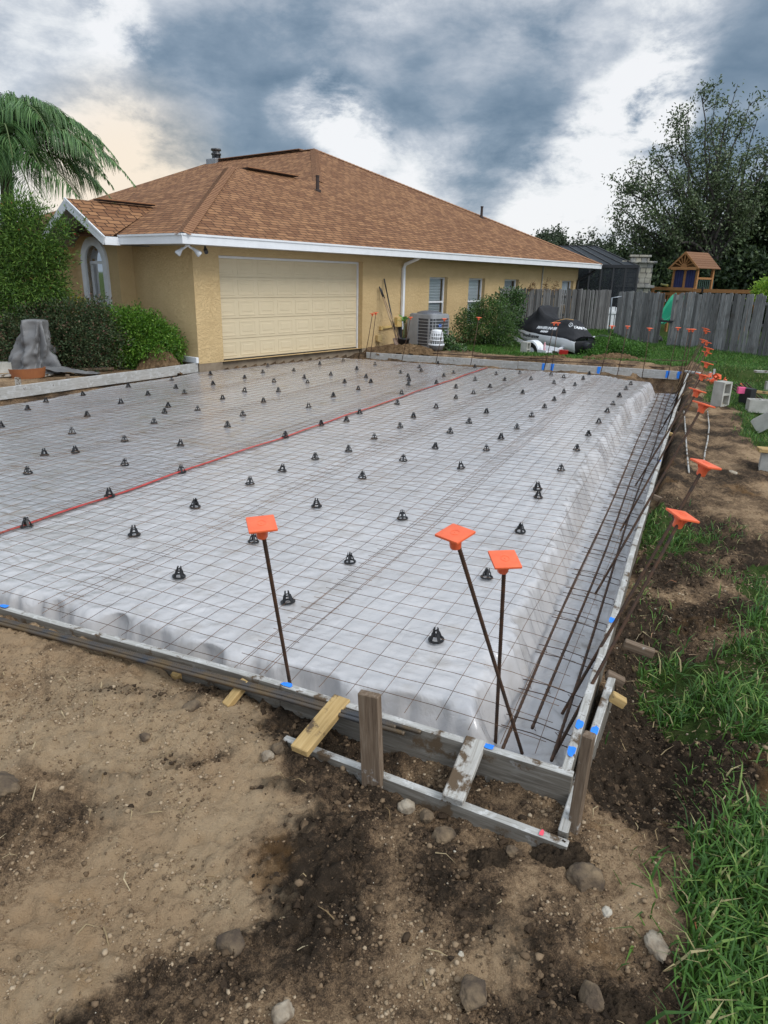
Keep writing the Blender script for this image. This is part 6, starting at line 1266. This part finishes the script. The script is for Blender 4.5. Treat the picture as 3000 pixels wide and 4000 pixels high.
ML_hedge = leafmat('bright_hedge_leaf', [(0, (.035, .095, .010)), (.5, (.085, .20, .018)), (.85, (.16, .30, .035)), (1, (.26, .38, .07))], .38, .2, .4)
ML_dark = leafmat('dark_hedge_leaf', [(0, (0.024, 0.046, 0.019)), (.55, (0.061, 0.095, 0.038)), (.85, (0.108, 0.128, 0.054)), (.93, (0.135, 0.061, 0.047)), (1, (0.176, 0.121, 0.068))], .5, .15)
ML_bottle = leafmat('bottlebrush_leaf', [(0, (0.025, 0.060, 0.011)), (.5, (0.075, 0.155, 0.023)), (.85, (0.138, 0.241, 0.040)), (.99, (0.207, 0.322, 0.057)), (1, (0.345, 0.034, 0.023))], .5, .25)
ML_yellow = leafmat('yellow_leaf', [(0, (.20, .22, .015)), (.6, (.42, .38, .02)), (1, (.48, .26, .03))], .5, .3)
ML_bush = leafmat('round_bush_leaf', [(0, (0.019, 0.041, 0.011)), (.6, (0.049, 0.105, 0.020)), (1, (0.121, 0.216, 0.041))], .42, .15, .4)
ML_shiny = leafmat('shiny_leaf', [(0, (.02, .05, .012)), (.6, (.05, .11, .025)), (.9, (.12, .20, .06)), (1, (.32, .36, .20))], .25, .15, .6)
ML_weed = leafmat('weed_leaf', [(0, (.03, .08, .012)), (.6, (.07, .17, .025)), (1, (.13, .27, .05))], .45, .3)
ML_oak = leafmat('oak_leaf', [(0, (0.036, 0.058, 0.026)), (.5, (0.085, 0.120, 0.049)), (.9, (0.143, 0.189, 0.081)), (1, (0.221, 0.247, 0.130))], .42, .2, .4)
ML_wood = leafmat('wood_leaf', [(0, (0.016, 0.027, 0.012)), (.6, (0.038, 0.061, 0.024)), (.92, (0.078, 0.115, 0.041)), (1, (0.095, 0.135, 0.041))], .5, .15)
ML_far = leafmat('far_leaf', [(0, (.035, .050, .026)), (.6, (.062, .084, .045)), (1, (.10, .125, .07))], .6, .2)
# hedges by the garage
def pt(x, y, Y): return AY(x, y, Y)
hb = gp(600, 1425); c1_ = pt(560, 1310, 14.5); c2_ = pt(645, 1330, 14.5); c3_ = pt(480, 1300, 14.5)
plant('green_hedge', 'bright green rounded hedge against the tan wall left of the garage', 'hedge', hb + np.array([0, .5, 0]), [(c1_ + np.array([0, 0, -.12]), (.62, .5, .62)), (c2_ + np.array([-.06, 0, -.10]), (.42, .42, .47)), (c3_ + np.array([.05, 0, -.12]), (.50, .45, .62)), (pt(530, 1250, 14.5), (.38, .38, .28)), (pt(420, 1290, 14.5), (.40, .4, .5))], 760, 40, .06, .056, .028, ML_hedge, M_bark, 31, stems=16, trunk_r=.02)
db = gp(230, 1420); bl = [(pt(x, y, 13.7) + np.array([0, 0, 0]), (.52, .5, .58)) for x, y in ((370, 1340), (290, 1300), (200, 1290), (110, 1300), (20, 1310), (-80, 1300), (330, 1275), (60, 1355), (170, 1360), (270, 1370))]
plant('dark_hedge', 'dark green hedge with reddish tips behind the grey tarp', 'hedge', db + np.array([0, .55, 0]), [(c_ + np.array([0, .35, 0]), r_) for c_, r_ in bl], 1000, 40, .075, .052, .026, ML_dark, M_barkd, 33, stems=8)
yb = gp(200, 1400); plant('yellow_shrub', 'small yellow leaved shrub between the dark hedge and the arched window', 'shrub', yb + np.array([0, .9, 0]), [(pt(190, 1190, 14.7), (.30, .25, .16)), (pt(285, 1190, 14.7), (.22, .22, .14)), (pt(240, 1230, 14.7), (.4, .25, .2)), (pt(215, 1150, 14.7), (.10, .1, .14))], 60, 34, .07, .07, .03, ML_yellow, M_bark, 35, stems=6)
tb_ = gp(60, 1400); bl = [(pt(x, y, 14.3), r_) for x, y, r_ in ((60, 1080, (.75, .6, .85)), (150, 960, (.50, .5, .55)), (20, 880, (.55, .5, .5)), (110, 830, (.35, .4, .30)), (215, 1010, (.25, .3, .28)), (-60, 980, (.6, .5, .8)), (170, 1120, (.45, .4, .5)), (235, 890, (.18, .25, .22)), (300, 870, (.10, .12, .08)), (60, 1180, (.6, .5, .5)), (215, 1160, (.3, .3, .35)))]
plant('bottlebrush_tree', 'bushy green bottlebrush tree in front of the left gable', 'tree', tb_ + np.array([0, .6, 0]), bl, 950, 34, .10, .09, .022, ML_bottle, M_bark, 37, stems=26, trunk_r=.035, nmcrown='crown', shell=.4)
# palm
pb_ = pt(20, 1400, 17.0); pb_[2] = -.15; pc = pt(15, 570, 17.0); palm = empty('palm_tree', 'feathery palm tree with drooping fronds overhanging the left gable', 'palm tree', pb_)
MB().tube([pb_ + (pc - pb_) * f_ + np.array([.1 * math.sin(f_ * 3), 0, 0]) for f_ in np.linspace(0, 1, 12)], [.17 - .05 * f_ for f_ in np.linspace(0, 1, 12)], 12).build('trunk', M_bark, palm, True)
ML_palm = leafmat('palm_leaf', [(0, (0.044, 0.106, 0.033)), (.6, (0.100, 0.206, 0.062)), (1, (0.213, 0.350, 0.125))], .4, .3, .4); M_rach = simple('palm_stalk', (.10, .13, .04), rough=.6)
g = np.random.default_rng(15)
fr_list = [(0, .35, 3.4), (14, .62, 3.3), (-14, .45, 3.1), (28, 1.0, 2.9), (-35, .8, 3.0), (45, .5, 2.9), (-60, .4, 2.9), (70, 1.1, 2.8), (100, .7, 3.0), (-95, .9, 2.8), (130, .4, 2.8), (-130, .6, 2.9), (165, .8, 3.0), (200, .4, 2.9), (230, 1.1, 2.7), (-20, 1.2, 2.8), (5, .95, 3.1), (-45, .15, 2.6), (25, .05, 2.5), (60, 1.35, 2.4), (-75, .1, 2.6), (-110, .0, 2.6), (-50, -.25, 2.2), (-100, -.3, 2.2), (-20, -.15, 2.4), (-140, .2, 2.8), (10, .75, 3.2), (-5, 1.05, 3.0), (-80, 1.3, 2.6), (35, .3, 2.7)]
for az, el, Ln in fr_list:
    az = R(az); d0 = np.array([math.cos(az) * math.cos(el), math.sin(az) * math.cos(el), math.sin(el)]); k = np.linspace(0, 1, 16); cur = np.array([pc + d0 * Ln * f_ * (1 - .12 * f_) + np.array([0, 0, -1]) * Ln * (.44 + .20 * el) * f_ ** 2.4 for f_ in k])
    fr = MB().tube(cur, [.022 * (1 - .8 * f_) + .003 for f_ in k], 5, False).build('frond', M_rach, palm, True)
    n_ = 250; f_ = np.repeat(g.uniform(.10, 1.0, n_ // 2), 2); B_ = np.stack([np.interp(f_, k, cur[:, i]) for i in range(3)], 1); tg_ = unit(np.gradient(cur, axis=0)); T_ = np.stack([np.interp(f_, k, tg_[:, i]) for i in range(3)], 1); sd = unit(np.cross(T_, np.array([0, 0, 1.]))) * np.where(np.arange(n_) % 2, 1, -1)[:, None]
    ll = (.62 * np.sin(np.clip(f_ * 1.05 + .12, 0, 1) * math.pi) ** .6 + .08)[:, None] * g.uniform(.8, 1.1, (n_, 1)); dir_ = unit(sd * .75 + T_ * .65 + g.normal(size=(n_, 3)) * .12 + np.array([0, 0, .1])); w_ = .009
    up_ = unit(np.cross(dir_, T_)); pts = [B_, B_ + dir_ * ll * .45 + np.array([0, 0, -.06]) * ll, B_ + dir_ * ll * .8 + np.array([0, 0, -.36]) * ll, B_ + dir_ * ll * .95 + np.array([0, 0, -.80]) * ll]
    sv = unit(np.cross(dir_, np.array([0, 0, 1.]))) ; V = np.stack([pts[0] + sv * w_ * .6, pts[0] - sv * w_ * .6, pts[1] + sv * w_, pts[1] - sv * w_, pts[2] + sv * w_ * .8, pts[2] - sv * w_ * .8, pts[3] + sv * w_ * .2, pts[3] - sv * w_ * .2], 1).reshape(-1, 3); bi = (np.arange(n_) * 8)[:, None, None]
    Fq_ = (bi + np.array([[0, 1, 3, 2], [2, 3, 5, 4], [4, 5, 7, 6]])[None]).reshape(-1, 4); lf = mesh_np('leaflets', V, Fq_, ML_palm, None, False); lf.parent = fr; lf.matrix_parent_inverse = fr.matrix_parent_inverse.inverted() @ fr.matrix_parent_inverse
    lf.matrix_parent_inverse = Matrix.Identity(4)
# bushes by the fence
bb = gp(1890, 1350); plant('round_bush', 'round dark green bush in front of the side windows', 'bush', bb + np.array([0, .5, 0]), [(pt(1885, 1265, 20.9), (.78, .7, .62)), (pt(1960, 1255, 21.0), (.55, .6, .60)), (pt(1830, 1290, 20.8), (.50, .5, .48)), (pt(1900, 1205, 21), (.45, .45, .28)), (pt(1960, 1320, 20.8), (.55, .5, .4))], 480, 36, .075, .055, .026, ML_bush, M_barkd, 41, stems=14)
plant('shiny_shrub', 'taller shrub with glossy mixed leaves growing against the dark fence', 'shrub', gp(1985, 1350) + np.array([0, 1.6, 0]), [(pt(1995, 1210, 22.3), (.34, .3, .45)), (pt(2010, 1160, 22.3), (.24, .25, .25)), (pt(1960, 1170, 22.3), (.26, .25, .2)), (pt(2015, 1265, 22.3), (.2, .25, .3))], 110, 30, .085, .085, .042, ML_shiny, M_bark, 43, stems=8)
plant('leafy_weed', 'low leafy weed beside the air conditioner behind the far form', 'weed', gp(1765, 1388, -.03), [(pt(1760, 1355, 18.9), (.26, .24, .22)), (pt(1735, 1330, 18.9), (.14, .15, .16)), (pt(1790, 1375, 18.7), (.24, .22, .10))], 60, 18, .07, .085, .05, ML_shiny, M_bark, 45, stems=10, trunk_r=.008)
plant('weed_patch', 'patch of bright green leafy weeds at the foot of the gate', 'weeds', A(2370, 1375, -.3), [(pt(2310, 1368, 20.6), (.42, .5, .14)), (pt(2380, 1352, 21.2), (.45, .5, .20)), (pt(2450, 1350, 21.6), (.35, .4, .12)), (pt(2330, 1385, 20.0), (.4, .4, .08)), (pt(2480, 1372, 20.6), (.4, .4, .07))], 300, 26, .07, .065, .036, ML_weed, M_bark, 47, stems=10, trunk_r=.006)
plant('lime_shrub', 'lime green shrub showing above the fence at the right frame edge', 'shrub', AY(2990, 1200, 24) * [1, 1, 0] + np.array([0, 0, -.3]), [(pt(2990, 1150, 24.0), (.50, .4, .30)), (pt(3040, 1120, 24), (.5, .4, .4)), (pt(2975, 1125, 24.0), (.2, .2, .16))], 120, 26, .08, .10, .045, leafmat('lime_leaf', [(0, (.10, .22, .02)), (.6, (.24, .40, .04)), (1, (.38, .50, .08))], .45, .3), M_bark, 49, stems=6)
for i, (x, y, h_) in enumerate(((2075, 1128, 28), (2130, 1128, 30), (2168, 1130, 32))):
    q = pt(x, y, 25.3); plant('reddish_weed', ('leftmost', 'middle', 'rightmost')[i] + ' of three reddish weed stalks showing above the dark fence', 'weed', np.array([q[0], q[1], -.3]), [(q + np.array([.05, 0, .12]), (.07, .07, .20)), (q + np.array([-.04, 0, .02]), (.05, .05, .12))], 16, 14, .035, .05, .02, leafmat('reddish_leaf', [(0, (.10, .05, .025)), (.6, (.22, .11, .05)), (1, (.14, .16, .05))], .6, .3) if i == 0 else MATS['reddish_leaf'], M_bark, 51 + i, 'reddish weeds above the fence', stems=6, trunk_r=.006)
# trees
def tree(name, label, base, fork, tips, nsub, per, sig, Ln, wd, mat, bark, seed, r0=.2, group=None, twig=.7, droop=-.15, twigs=True):
    """limbs run from the fork to each tip; twigs and leaves hang along the outer half of every limb"""
    g = np.random.default_rng(seed); base = np.array(base); fork = np.array(fork); root = empty(name, label, 'tree', base, 0, group); mb = MB()
    mb.tube([base - np.array([0, 0, .2]), base * .6 + fork * .4 + np.array([.05, 0, 0]), fork], [r0 * 1.25, r0, r0 * .8], 9, False); C = []
    for tp_ in tips:
        tp_ = np.array(tp_); st = base + (fork - base) * g.uniform(.45, 1.0); k = np.linspace(0, 1, 9); Ld = np.linalg.norm(tp_ - st)
        c1 = st + (tp_ - st) * .4 + np.array([0, 0, -.04 * Ld]) + g.normal(size=3) * .05 * Ld
        cur = np.array([(1 - a_) ** 2 * st + 2 * a_ * (1 - a_) * c1 + a_ * a_ * tp_ for a_ in k]); cur[1:-1] += g.normal(size=(7, 3)) * .018 * Ld; mb.tube(cur, [r0 * .42 * (1 - a_) ** .9 + .012 for a_ in k], 6, False)
        for j in range(nsub):
            a_ = g.uniform(.30, 1.0) ** .8; p = np.array([np.interp(a_, k, cur[:, q]) for q in range(3)]); dd = unit(unit(tp_ - st) * .7 + g.normal(size=3) * .8 + np.array([0, 0, .1])); ln = twig * Ld * .22 * g.uniform(.5, 1.3) * (1.25 - .6 * a_); e = p + dd * ln + np.array([0, 0, droop * ln])
            if twigs: mb.tube([p, p * .5 + e * .5 + np.array([0, 0, .04 * ln]), e], [.022, .014, .006], 4, False)
            for f_ in (.35, .6, .8, 1.0): C.append(p + (e - p) * f_)
        C.append(tp_)
    C = np.array(C); P = np.repeat(C, per, 0) + g.normal(size=(len(C) * per, 3)) * sig; V, Fq_ = leaf_mesh(P, Ln, wd, seed + 5); mesh_np('crown', V, Fq_, mat, None, False, root); mb.build('trunk', bark, root); return root
Y0 = 38.0
otips = [pt(x, y, Y0 + dy) for x, y, dy in ((2735, 350, 0), (2690, 430, 1), (2795, 390, -1), (2882, 330, 0), (2930, 400, 1), (2960, 460, -1), (2640, 470, 0), (2850, 470, 2), (2610, 560, 1), (2560, 620, 0), (2760, 520, -2), (2700, 600, 2), (2980, 570, 1), (2900, 620, -2), (2500, 660, 0), (2440, 660, 1), (2420, 720, 0), (2540, 740, -2), (2650, 700, -2), (2410, 800, 1), (2380, 850, 0), (2460, 830, -1), (2560, 850, -2), (2480, 920, 1), (2980, 700, 0), (3050, 560, 0), (3080, 700, 1), (2820, 720, 2), (2720, 780, -2), (2620, 800, 2), (2420, 900, 0), (2540, 940, 1), (2800, 600, 3), (2960, 800, -1))]
tree('oak_tree', 'tall airy oak tree rising above the play set into the sky', np.array([*pt(2775, 1150, Y0)[:2], -.4]), pt(2770, 960, Y0), otips, 15, 11, .19, .19, .08, ML_oak, M_barkd, 61, .26, twig=.8)
# denser trees that close the view behind the yard
dense = [((2640, 1180), 41, (2600, 940), .9, 'dense dark tree behind the stone fireplace'), ((2750, 1180), 43, (2740, 900), 1.0, 'dense dark tree directly behind the play set roof'), ((2870, 1180), 42, (2870, 830), 1.15, 'dense dark tree right of the play set'), ((2990, 1180), 40, (3000, 700), 1.3, 'tallest dense dark tree at the right frame edge'), ((2500, 1180), 46, (2470, 985), .8, 'low dark tree between the pool enclosure and the fireplace'), ((2930, 1180), 36, (2930, 980), .9, 'dark understory tree behind the swing beam'), ((2680, 1180), 37, (2660, 1040), .8, 'dark understory tree beside the play set roof')]
for i, ((bx, by), Yd, (tx, ty), sc, lb) in enumerate(dense):
    g = np.random.default_rng(70 + i); b_ = pt(bx, by, Yd); b_[2] = -.4; top_ = pt(tx, ty, Yd); H_ = top_[2] + .4; tips = []
    for k in range(26):
        a_ = g.uniform(0, 6.28); f_ = g.uniform(.10, 1.0); rr = 2.7 * sc * math.sqrt(max(.08, 1 - (f_ - .35) ** 2 / .5)) * g.uniform(.6, 1.05); tips.append((b_[0] + (top_[0] - b_[0]) * f_ + rr * math.cos(a_), b_[1] + rr * .8 * math.sin(a_), -.4 + H_ * f_))
    tree('dense_tree', lb, b_, (b_[0], b_[1], -.4 + H_ * .55), tips, 12, 13, .24, .27, .15, ML_wood, M_barkd, 80 + i, .2, 'dark trees closing the yard', twig=1.3, twigs=False)
for i, (x, ytop, Yd, sc, lb) in enumerate(((2110, 900, 55, 1.1, 'pale small tree behind the right end of the house roof'), (2180, 893, 58, 1.3, 'pale tree showing tallest behind the pool enclosure roof'), (2270, 905, 57, 1.2, 'pale tree above the middle of the pool enclosure roof'), (2345, 925, 56, 1.0, 'pale tree just left of the tall oak'), (2395, 990, 52, 1.2, 'darker small tree left of the stone fireplace'), (2420, 1010, 50, 1.3, 'dark low tree meeting the fireplace cap'))):
    g = np.random.default_rng(90 + i); b_ = pt(x, 1120, Yd); b_[2] = -.4; top_ = pt(x, ytop, Yd); H_ = top_[2] + .4; tips = []
    for k in range(20):
        a_ = g.uniform(0, 6.28); f_ = g.uniform(.35, 1.0); rr = 1.5 * sc * math.sqrt(max(.1, 1.15 - f_)) * g.uniform(.6, 1.1); tips.append((b_[0] + rr * math.cos(a_), b_[1] + rr * .8 * math.sin(a_), -.4 + H_ * f_))
    tree('far_tree', lb, b_, (b_[0], b_[1], -.4 + H_ * .5), tips, 9, 10, .22, .26, .12, ML_far if i < 4 else ML_wood, M_barkd, 100 + i, .14, 'small trees beyond the pool enclosure', twig=1.2, twigs=False)

# ------------------------------------------------------------------ grass, blade by blade
def blades(X, Y, h, w, seed, lean=.6):
    g = np.random.default_rng(seed); n = len(X); B_ = np.stack((X, Y, gzi(X, Y) - .008), 1); az = g.uniform(0, 6.28, n); dr = np.stack((np.cos(az), np.sin(az), np.zeros(n)), 1); sd = np.stack((-np.sin(az), np.cos(az), np.zeros(n)), 1)
    ln = (lean * g.uniform(.25, 1.35, n))[:, None]; hh = (h * g.uniform(.5, 1.2, n))[:, None]; ww = (w * g.uniform(.6, 1.15, n))[:, None]; z = np.array([0, 0, 1.])
    tw = sd * np.cos(.6 * az)[:, None] + dr * np.sin(.6 * az)[:, None] * .4
    m_ = B_ + hh * (z * .55 + dr * ln * .35); t_ = B_ + hh * (z * (1 - .30 * ln) + dr * ln * 1.1)
    V = np.stack((B_ + sd * ww * .4, B_ - sd * ww * .4, m_ + tw * ww * .5, m_ - tw * ww * .5, t_), 1).reshape(-1, 3); k = (np.arange(n) * 5)[:, None]
    Fl = np.concatenate([np.concatenate((k + np.array([[0, 1, 3, 2]]), ), 1), ], 0); Ft = k + np.array([[2, 3, 4]]); return V, Fl, Ft
def grass_obj(name, label, parts, mat):
    Vs, Fs, o_ = [], [], 0
    for V, Fq_, Ft in parts: Vs.append(V); Fs += (Fq_ + o_).tolist() + (Ft + o_).tolist(); o_ += len(V)
    return setp(mesh_np(name, np.concatenate(Vs), Fs, mat), label, 'grass', kind='stuff')
M_grass = leafmat('lawn_blade', [(0, (.035, .09, .016)), (.5, (.075, .175, .028)), (.82, (.135, .265, .045)), (.93, (.27, .36, .09)), (1, (.52, .42, .22))], .42, .3, .4)
M_grassf = leafmat('far_lawn_blade', [(0, (.035, .095, .014)), (.5, (.075, .185, .028)), (.88, (.13, .27, .045)), (1, (.28, .32, .11))], .5, .25, .3)
def scatter(n, box, polys, seed, thin=.0, jit=.10, scale=2.2):
    g = np.random.default_rng(seed); X = g.uniform(box[0], box[1], n); Y = g.uniform(box[2], box[3], n); JX = X + fbm(X * 3, Y * 3 + 7, 3) * jit; JY = Y + fbm(X * 3 + 31, Y * 3, 3) * jit; fz = g.uniform(0, 1, n) < .22; JX = np.where(fz, JX + g.normal(0, .13, n), JX); JY = np.where(fz, JY + g.normal(0, .13, n), JY); k = np.zeros(n, bool)
    for P in polys: k |= inpoly(JX, JY, P)
    if thin: k &= (fbm(X * scale + seed, Y * scale, 3) + g.uniform(-.25, .25, n)) > thin
    return X[k], Y[k]
near_parts = []
X, Y = scatter(14000, (.7, 2.6, .95, 2.35), GRASS[:1], 1, -.5); near_parts.append(blades(X, Y, .105, .011, 2, 1.1))
X, Y = scatter(11000, (1.2, 3.4, 2.7, 4.3), GRASS[1:3], 3, -.2); near_parts.append(blades(X, Y, .115, .011, 4, 1.0))
X, Y = scatter(14000, (1.2, 4.2, 4.0, 7.0), GRASS[3:5], 5, -.05); near_parts.append(blades(X, Y, .09, .010, 6, .9))
X, Y = scatter(11000, (.9, 3.4, 1.8, 6.5), SPARSE, 7, .22); near_parts.append(blades(X, Y, .07, .008, 8, 1.1))
X, Y = scatter(120000, (3.0, 12, 6, 17), GRASS[5:6], 9, -.45); near_parts.append(blades(X, Y, .085, .011, 10, .8))
grass_obj('grass', 'broad bladed green lawn grass and tufts along the right side', near_parts, M_grass)
X, Y = scatter(150000, (-1, 17, 16, 29), LAWN_FAR, 11, -.35); kk = ~((stof(X, Y)[0] > -1) & (stof(X, Y)[1] > -.1) & (stof(X, Y)[0] < 19)); X, Y = X[kk], Y[kk]
uF, vF = uvof(X, Y); grass_obj('lawn', 'green lawn in front of the fence and through the gate', [blades(X, Y, .105, .016, 12, .8)], M_grassf)
# dry straw and dead grass scattered on the soil
g = np.random.default_rng(33); X = np.concatenate((g.uniform(.9, 3.2, 900), g.uniform(-2.2, 2.0, 120))); Y = np.concatenate((g.uniform(1.3, 6.5, 900), g.uniform(1.3, 3.0, 120))); uS, vS = uvof(X, Y); k = ((uS < -.1) | (vS < -.3)) & (np.concatenate((noise2(X[:900] * 2.2, Y[:900] * 2.2) > -.1, np.ones(120, bool)))); X, Y = X[k], Y[k]; n_ = len(X)
az = g.uniform(0, 6.28, n_); ln = g.uniform(.02, .085, n_); d_ = np.stack((np.cos(az), np.sin(az), np.zeros(n_)), 1); s_ = np.stack((-np.sin(az), np.cos(az), np.zeros(n_)), 1) * .0022; P = np.stack((X, Y, gzi(X, Y) + .012), 1); bend = s_ * g.uniform(-6, 6, (n_, 1))
M1 = P + d_ * ln[:, None] * .5 + bend + np.array([0, 0, .008]); M2 = P + d_ * ln[:, None]; M2[:, 2] = gzi(M2[:, 0], M2[:, 1]) + .008
V = np.stack((P + s_, P - s_, M1 + s_, M1 - s_, M2 + s_ * .3, M2 - s_ * .3), 1).reshape(-1, 3); bi = (np.arange(n_) * 6)[:, None, None]
setp(mesh_np('dry_grass', V, (bi + np.array([[0, 1, 3, 2], [2, 3, 5, 4]])[None]).reshape(-1, 4), leafmat('straw', [(0, (.20, .13, .06)), (.6, (.40, .30, .16)), (.93, (.52, .42, .26)), (1, (.60, .16, .05))], .7, .2)), 'dry straw and dead grass scattered over the dark soil', 'grass', kind='stuff')

# ------------------------------------------------------------------ stones that stand out
def stone(x, y, r_, mat, label, seed, sq=.75, elong=1.0, name='stone', group=None):
    p = gp(x, y, -.25); bm = bmesh.new(); bmesh.ops.create_icosphere(bm, subdivisions=4, radius=1); bm.verts.ensure_lookup_table(); V = np.array([v.co for v in bm.verts]); Fb = [[v.index for v in f.verts] for f in bm.faces]; bm.free(); g = np.random.default_rng(seed)
    for _ in range(11):
        nn = unit(g.normal(size=3)); h_ = g.uniform(.55, .9); dd = V @ nn; V = V - np.where(dd > h_, dd - h_, 0)[:, None] * nn * .85
    V = V * (1 + .10 * fbm(V[:, 0] * 2 + seed, V[:, 1] * 2 + V[:, 2] * 1.7, 4)[:, None] + .05 * fbm(V[:, 0] * 7 + seed, V[:, 1] * 7 + V[:, 2] * 6, 3)[:, None]) * np.array([elong, 1, sq]) * r_
    a_ = g.uniform(0, 6.28); V = np.stack((V[:, 0] * math.cos(a_) - V[:, 1] * math.sin(a_), V[:, 0] * math.sin(a_) + V[:, 1] * math.cos(a_), V[:, 2]), 1) + p + np.array([0, 0, r_ * sq * .28]); return setp(mesh_np(name, V, Fb, mat, None, True), label, 'stone', group)
M_whitest = simple('white_stone', (.40, .35, .27), (.58, .54, .46), 30, .9, .7, 60, bdist=.006); M_black_soil = simple('black_clod', (.016, .013, .011), (.05, .037, .026), 22, .95, 1, 60, bdist=.015)
stone(2283, 3450, .062, M_stone_d, 'large brown clod lying in front of the tall corner stake', 1, .85, 1.1); stone(2367, 3570, .021, M_whitest, 'small white stone below the large brown clod', 2, .8, 1.2); stone(2572, 3705, .042, M_stone_l, 'flat pale rock beside the near lawn edge', 3, .55, 1.35)
stone(1108, 3965, .036, M_stone_l, 'white faced rock at the bottom edge of the photo', 4, .9); stone(1850, 3900, .055, M_stone_d, 'rough brown rock near the bottom edge right of centre', 5, .8); stone(1588, 3160, .038, M_stone_l, 'pale pitted stone beside the wide upright stake', 6, 1.1); stone(1735, 3265, .045, M_stone_d, 'brown clod below the muddy grey brace', 7, .7, 1.2)
stone(1665, 3200, .032, M_stone_d, 'small brown clod between the pitted stone and low board', 8, .9); stone(2000, 3330, .026, M_stone_d, 'small clod in front of the low outer board near its end', 9); DARKHEAPS = [(1910, 3360, .075, .055, .035, 'small heap of black soil in front of the low outer board'), (2190, 3345, .12, .08, .055, 'larger heap of black soil under the low board corner'), (2400, 3930, .09, .06, .03, 'small heap of black soil near the bottom edge by the lawn')]
stone(25, 3085, .075, M_stone_d, 'smooth dark boulder at the left frame edge on the sand', 12, .6, 1.2); stone(565, 2882, .026, M_stone_d, 'brown stone on the pale sand left of centre', 13, .8); stone(748, 2765, .036, M_stone_d, 'flat brown stone below the pine stake', 14, .6, 1.3); stone(2310, 3900, .045, M_stone_d, 'brown rock near the bottom edge by the lawn', 15, .8); M_heap_light = M_heap; M_heap = m2_ = M_heap.copy(); m2_.name = 'black_heap_soil'
for n_ in m2_.node_tree.nodes:
    if n_.type == 'VALTORGB':
        for e, c_ in zip(n_.color_ramp.elements, ((.024, .018, .013, 1), (.058, .041, .027, 1), (.125, .086, .053, 1))): e.color = c_
for k_, (x, y, rx, ry, h_, lb) in enumerate(DARKHEAPS): heap(gp(x, y), rx, ry, h_, lb, 20 + k_)
stone(908, 3690, .05, M_stone_d, 'cracked brown clod with pale pebble in the lower middle', 17, .7, 1.2); stone(935, 3672, .014, M_whitest, 'small tan pebble beside the cracked clod', 18); stone(1090, 2930, .035, M_stone_d, 'clod at the left end of the low outer board', 19, .8); stone(1045, 2960, .03, M_stone_l, 'pale stone at the left end of the low outer board', 20, .8); stone(1800, 3730, .012, M_whitest, 'tiny white pebble in the middle of the lower dirt', 21)
stone(1975, 1950, .03, M_stone_d, '', 22) if False else None
stone(2280, 2540, .05, M_stone_d, '', 23) if False else None
stone(2860, 1850, .05, M_stone_l, 'tan stone at the foot of the block carrying a board', 24, .7)
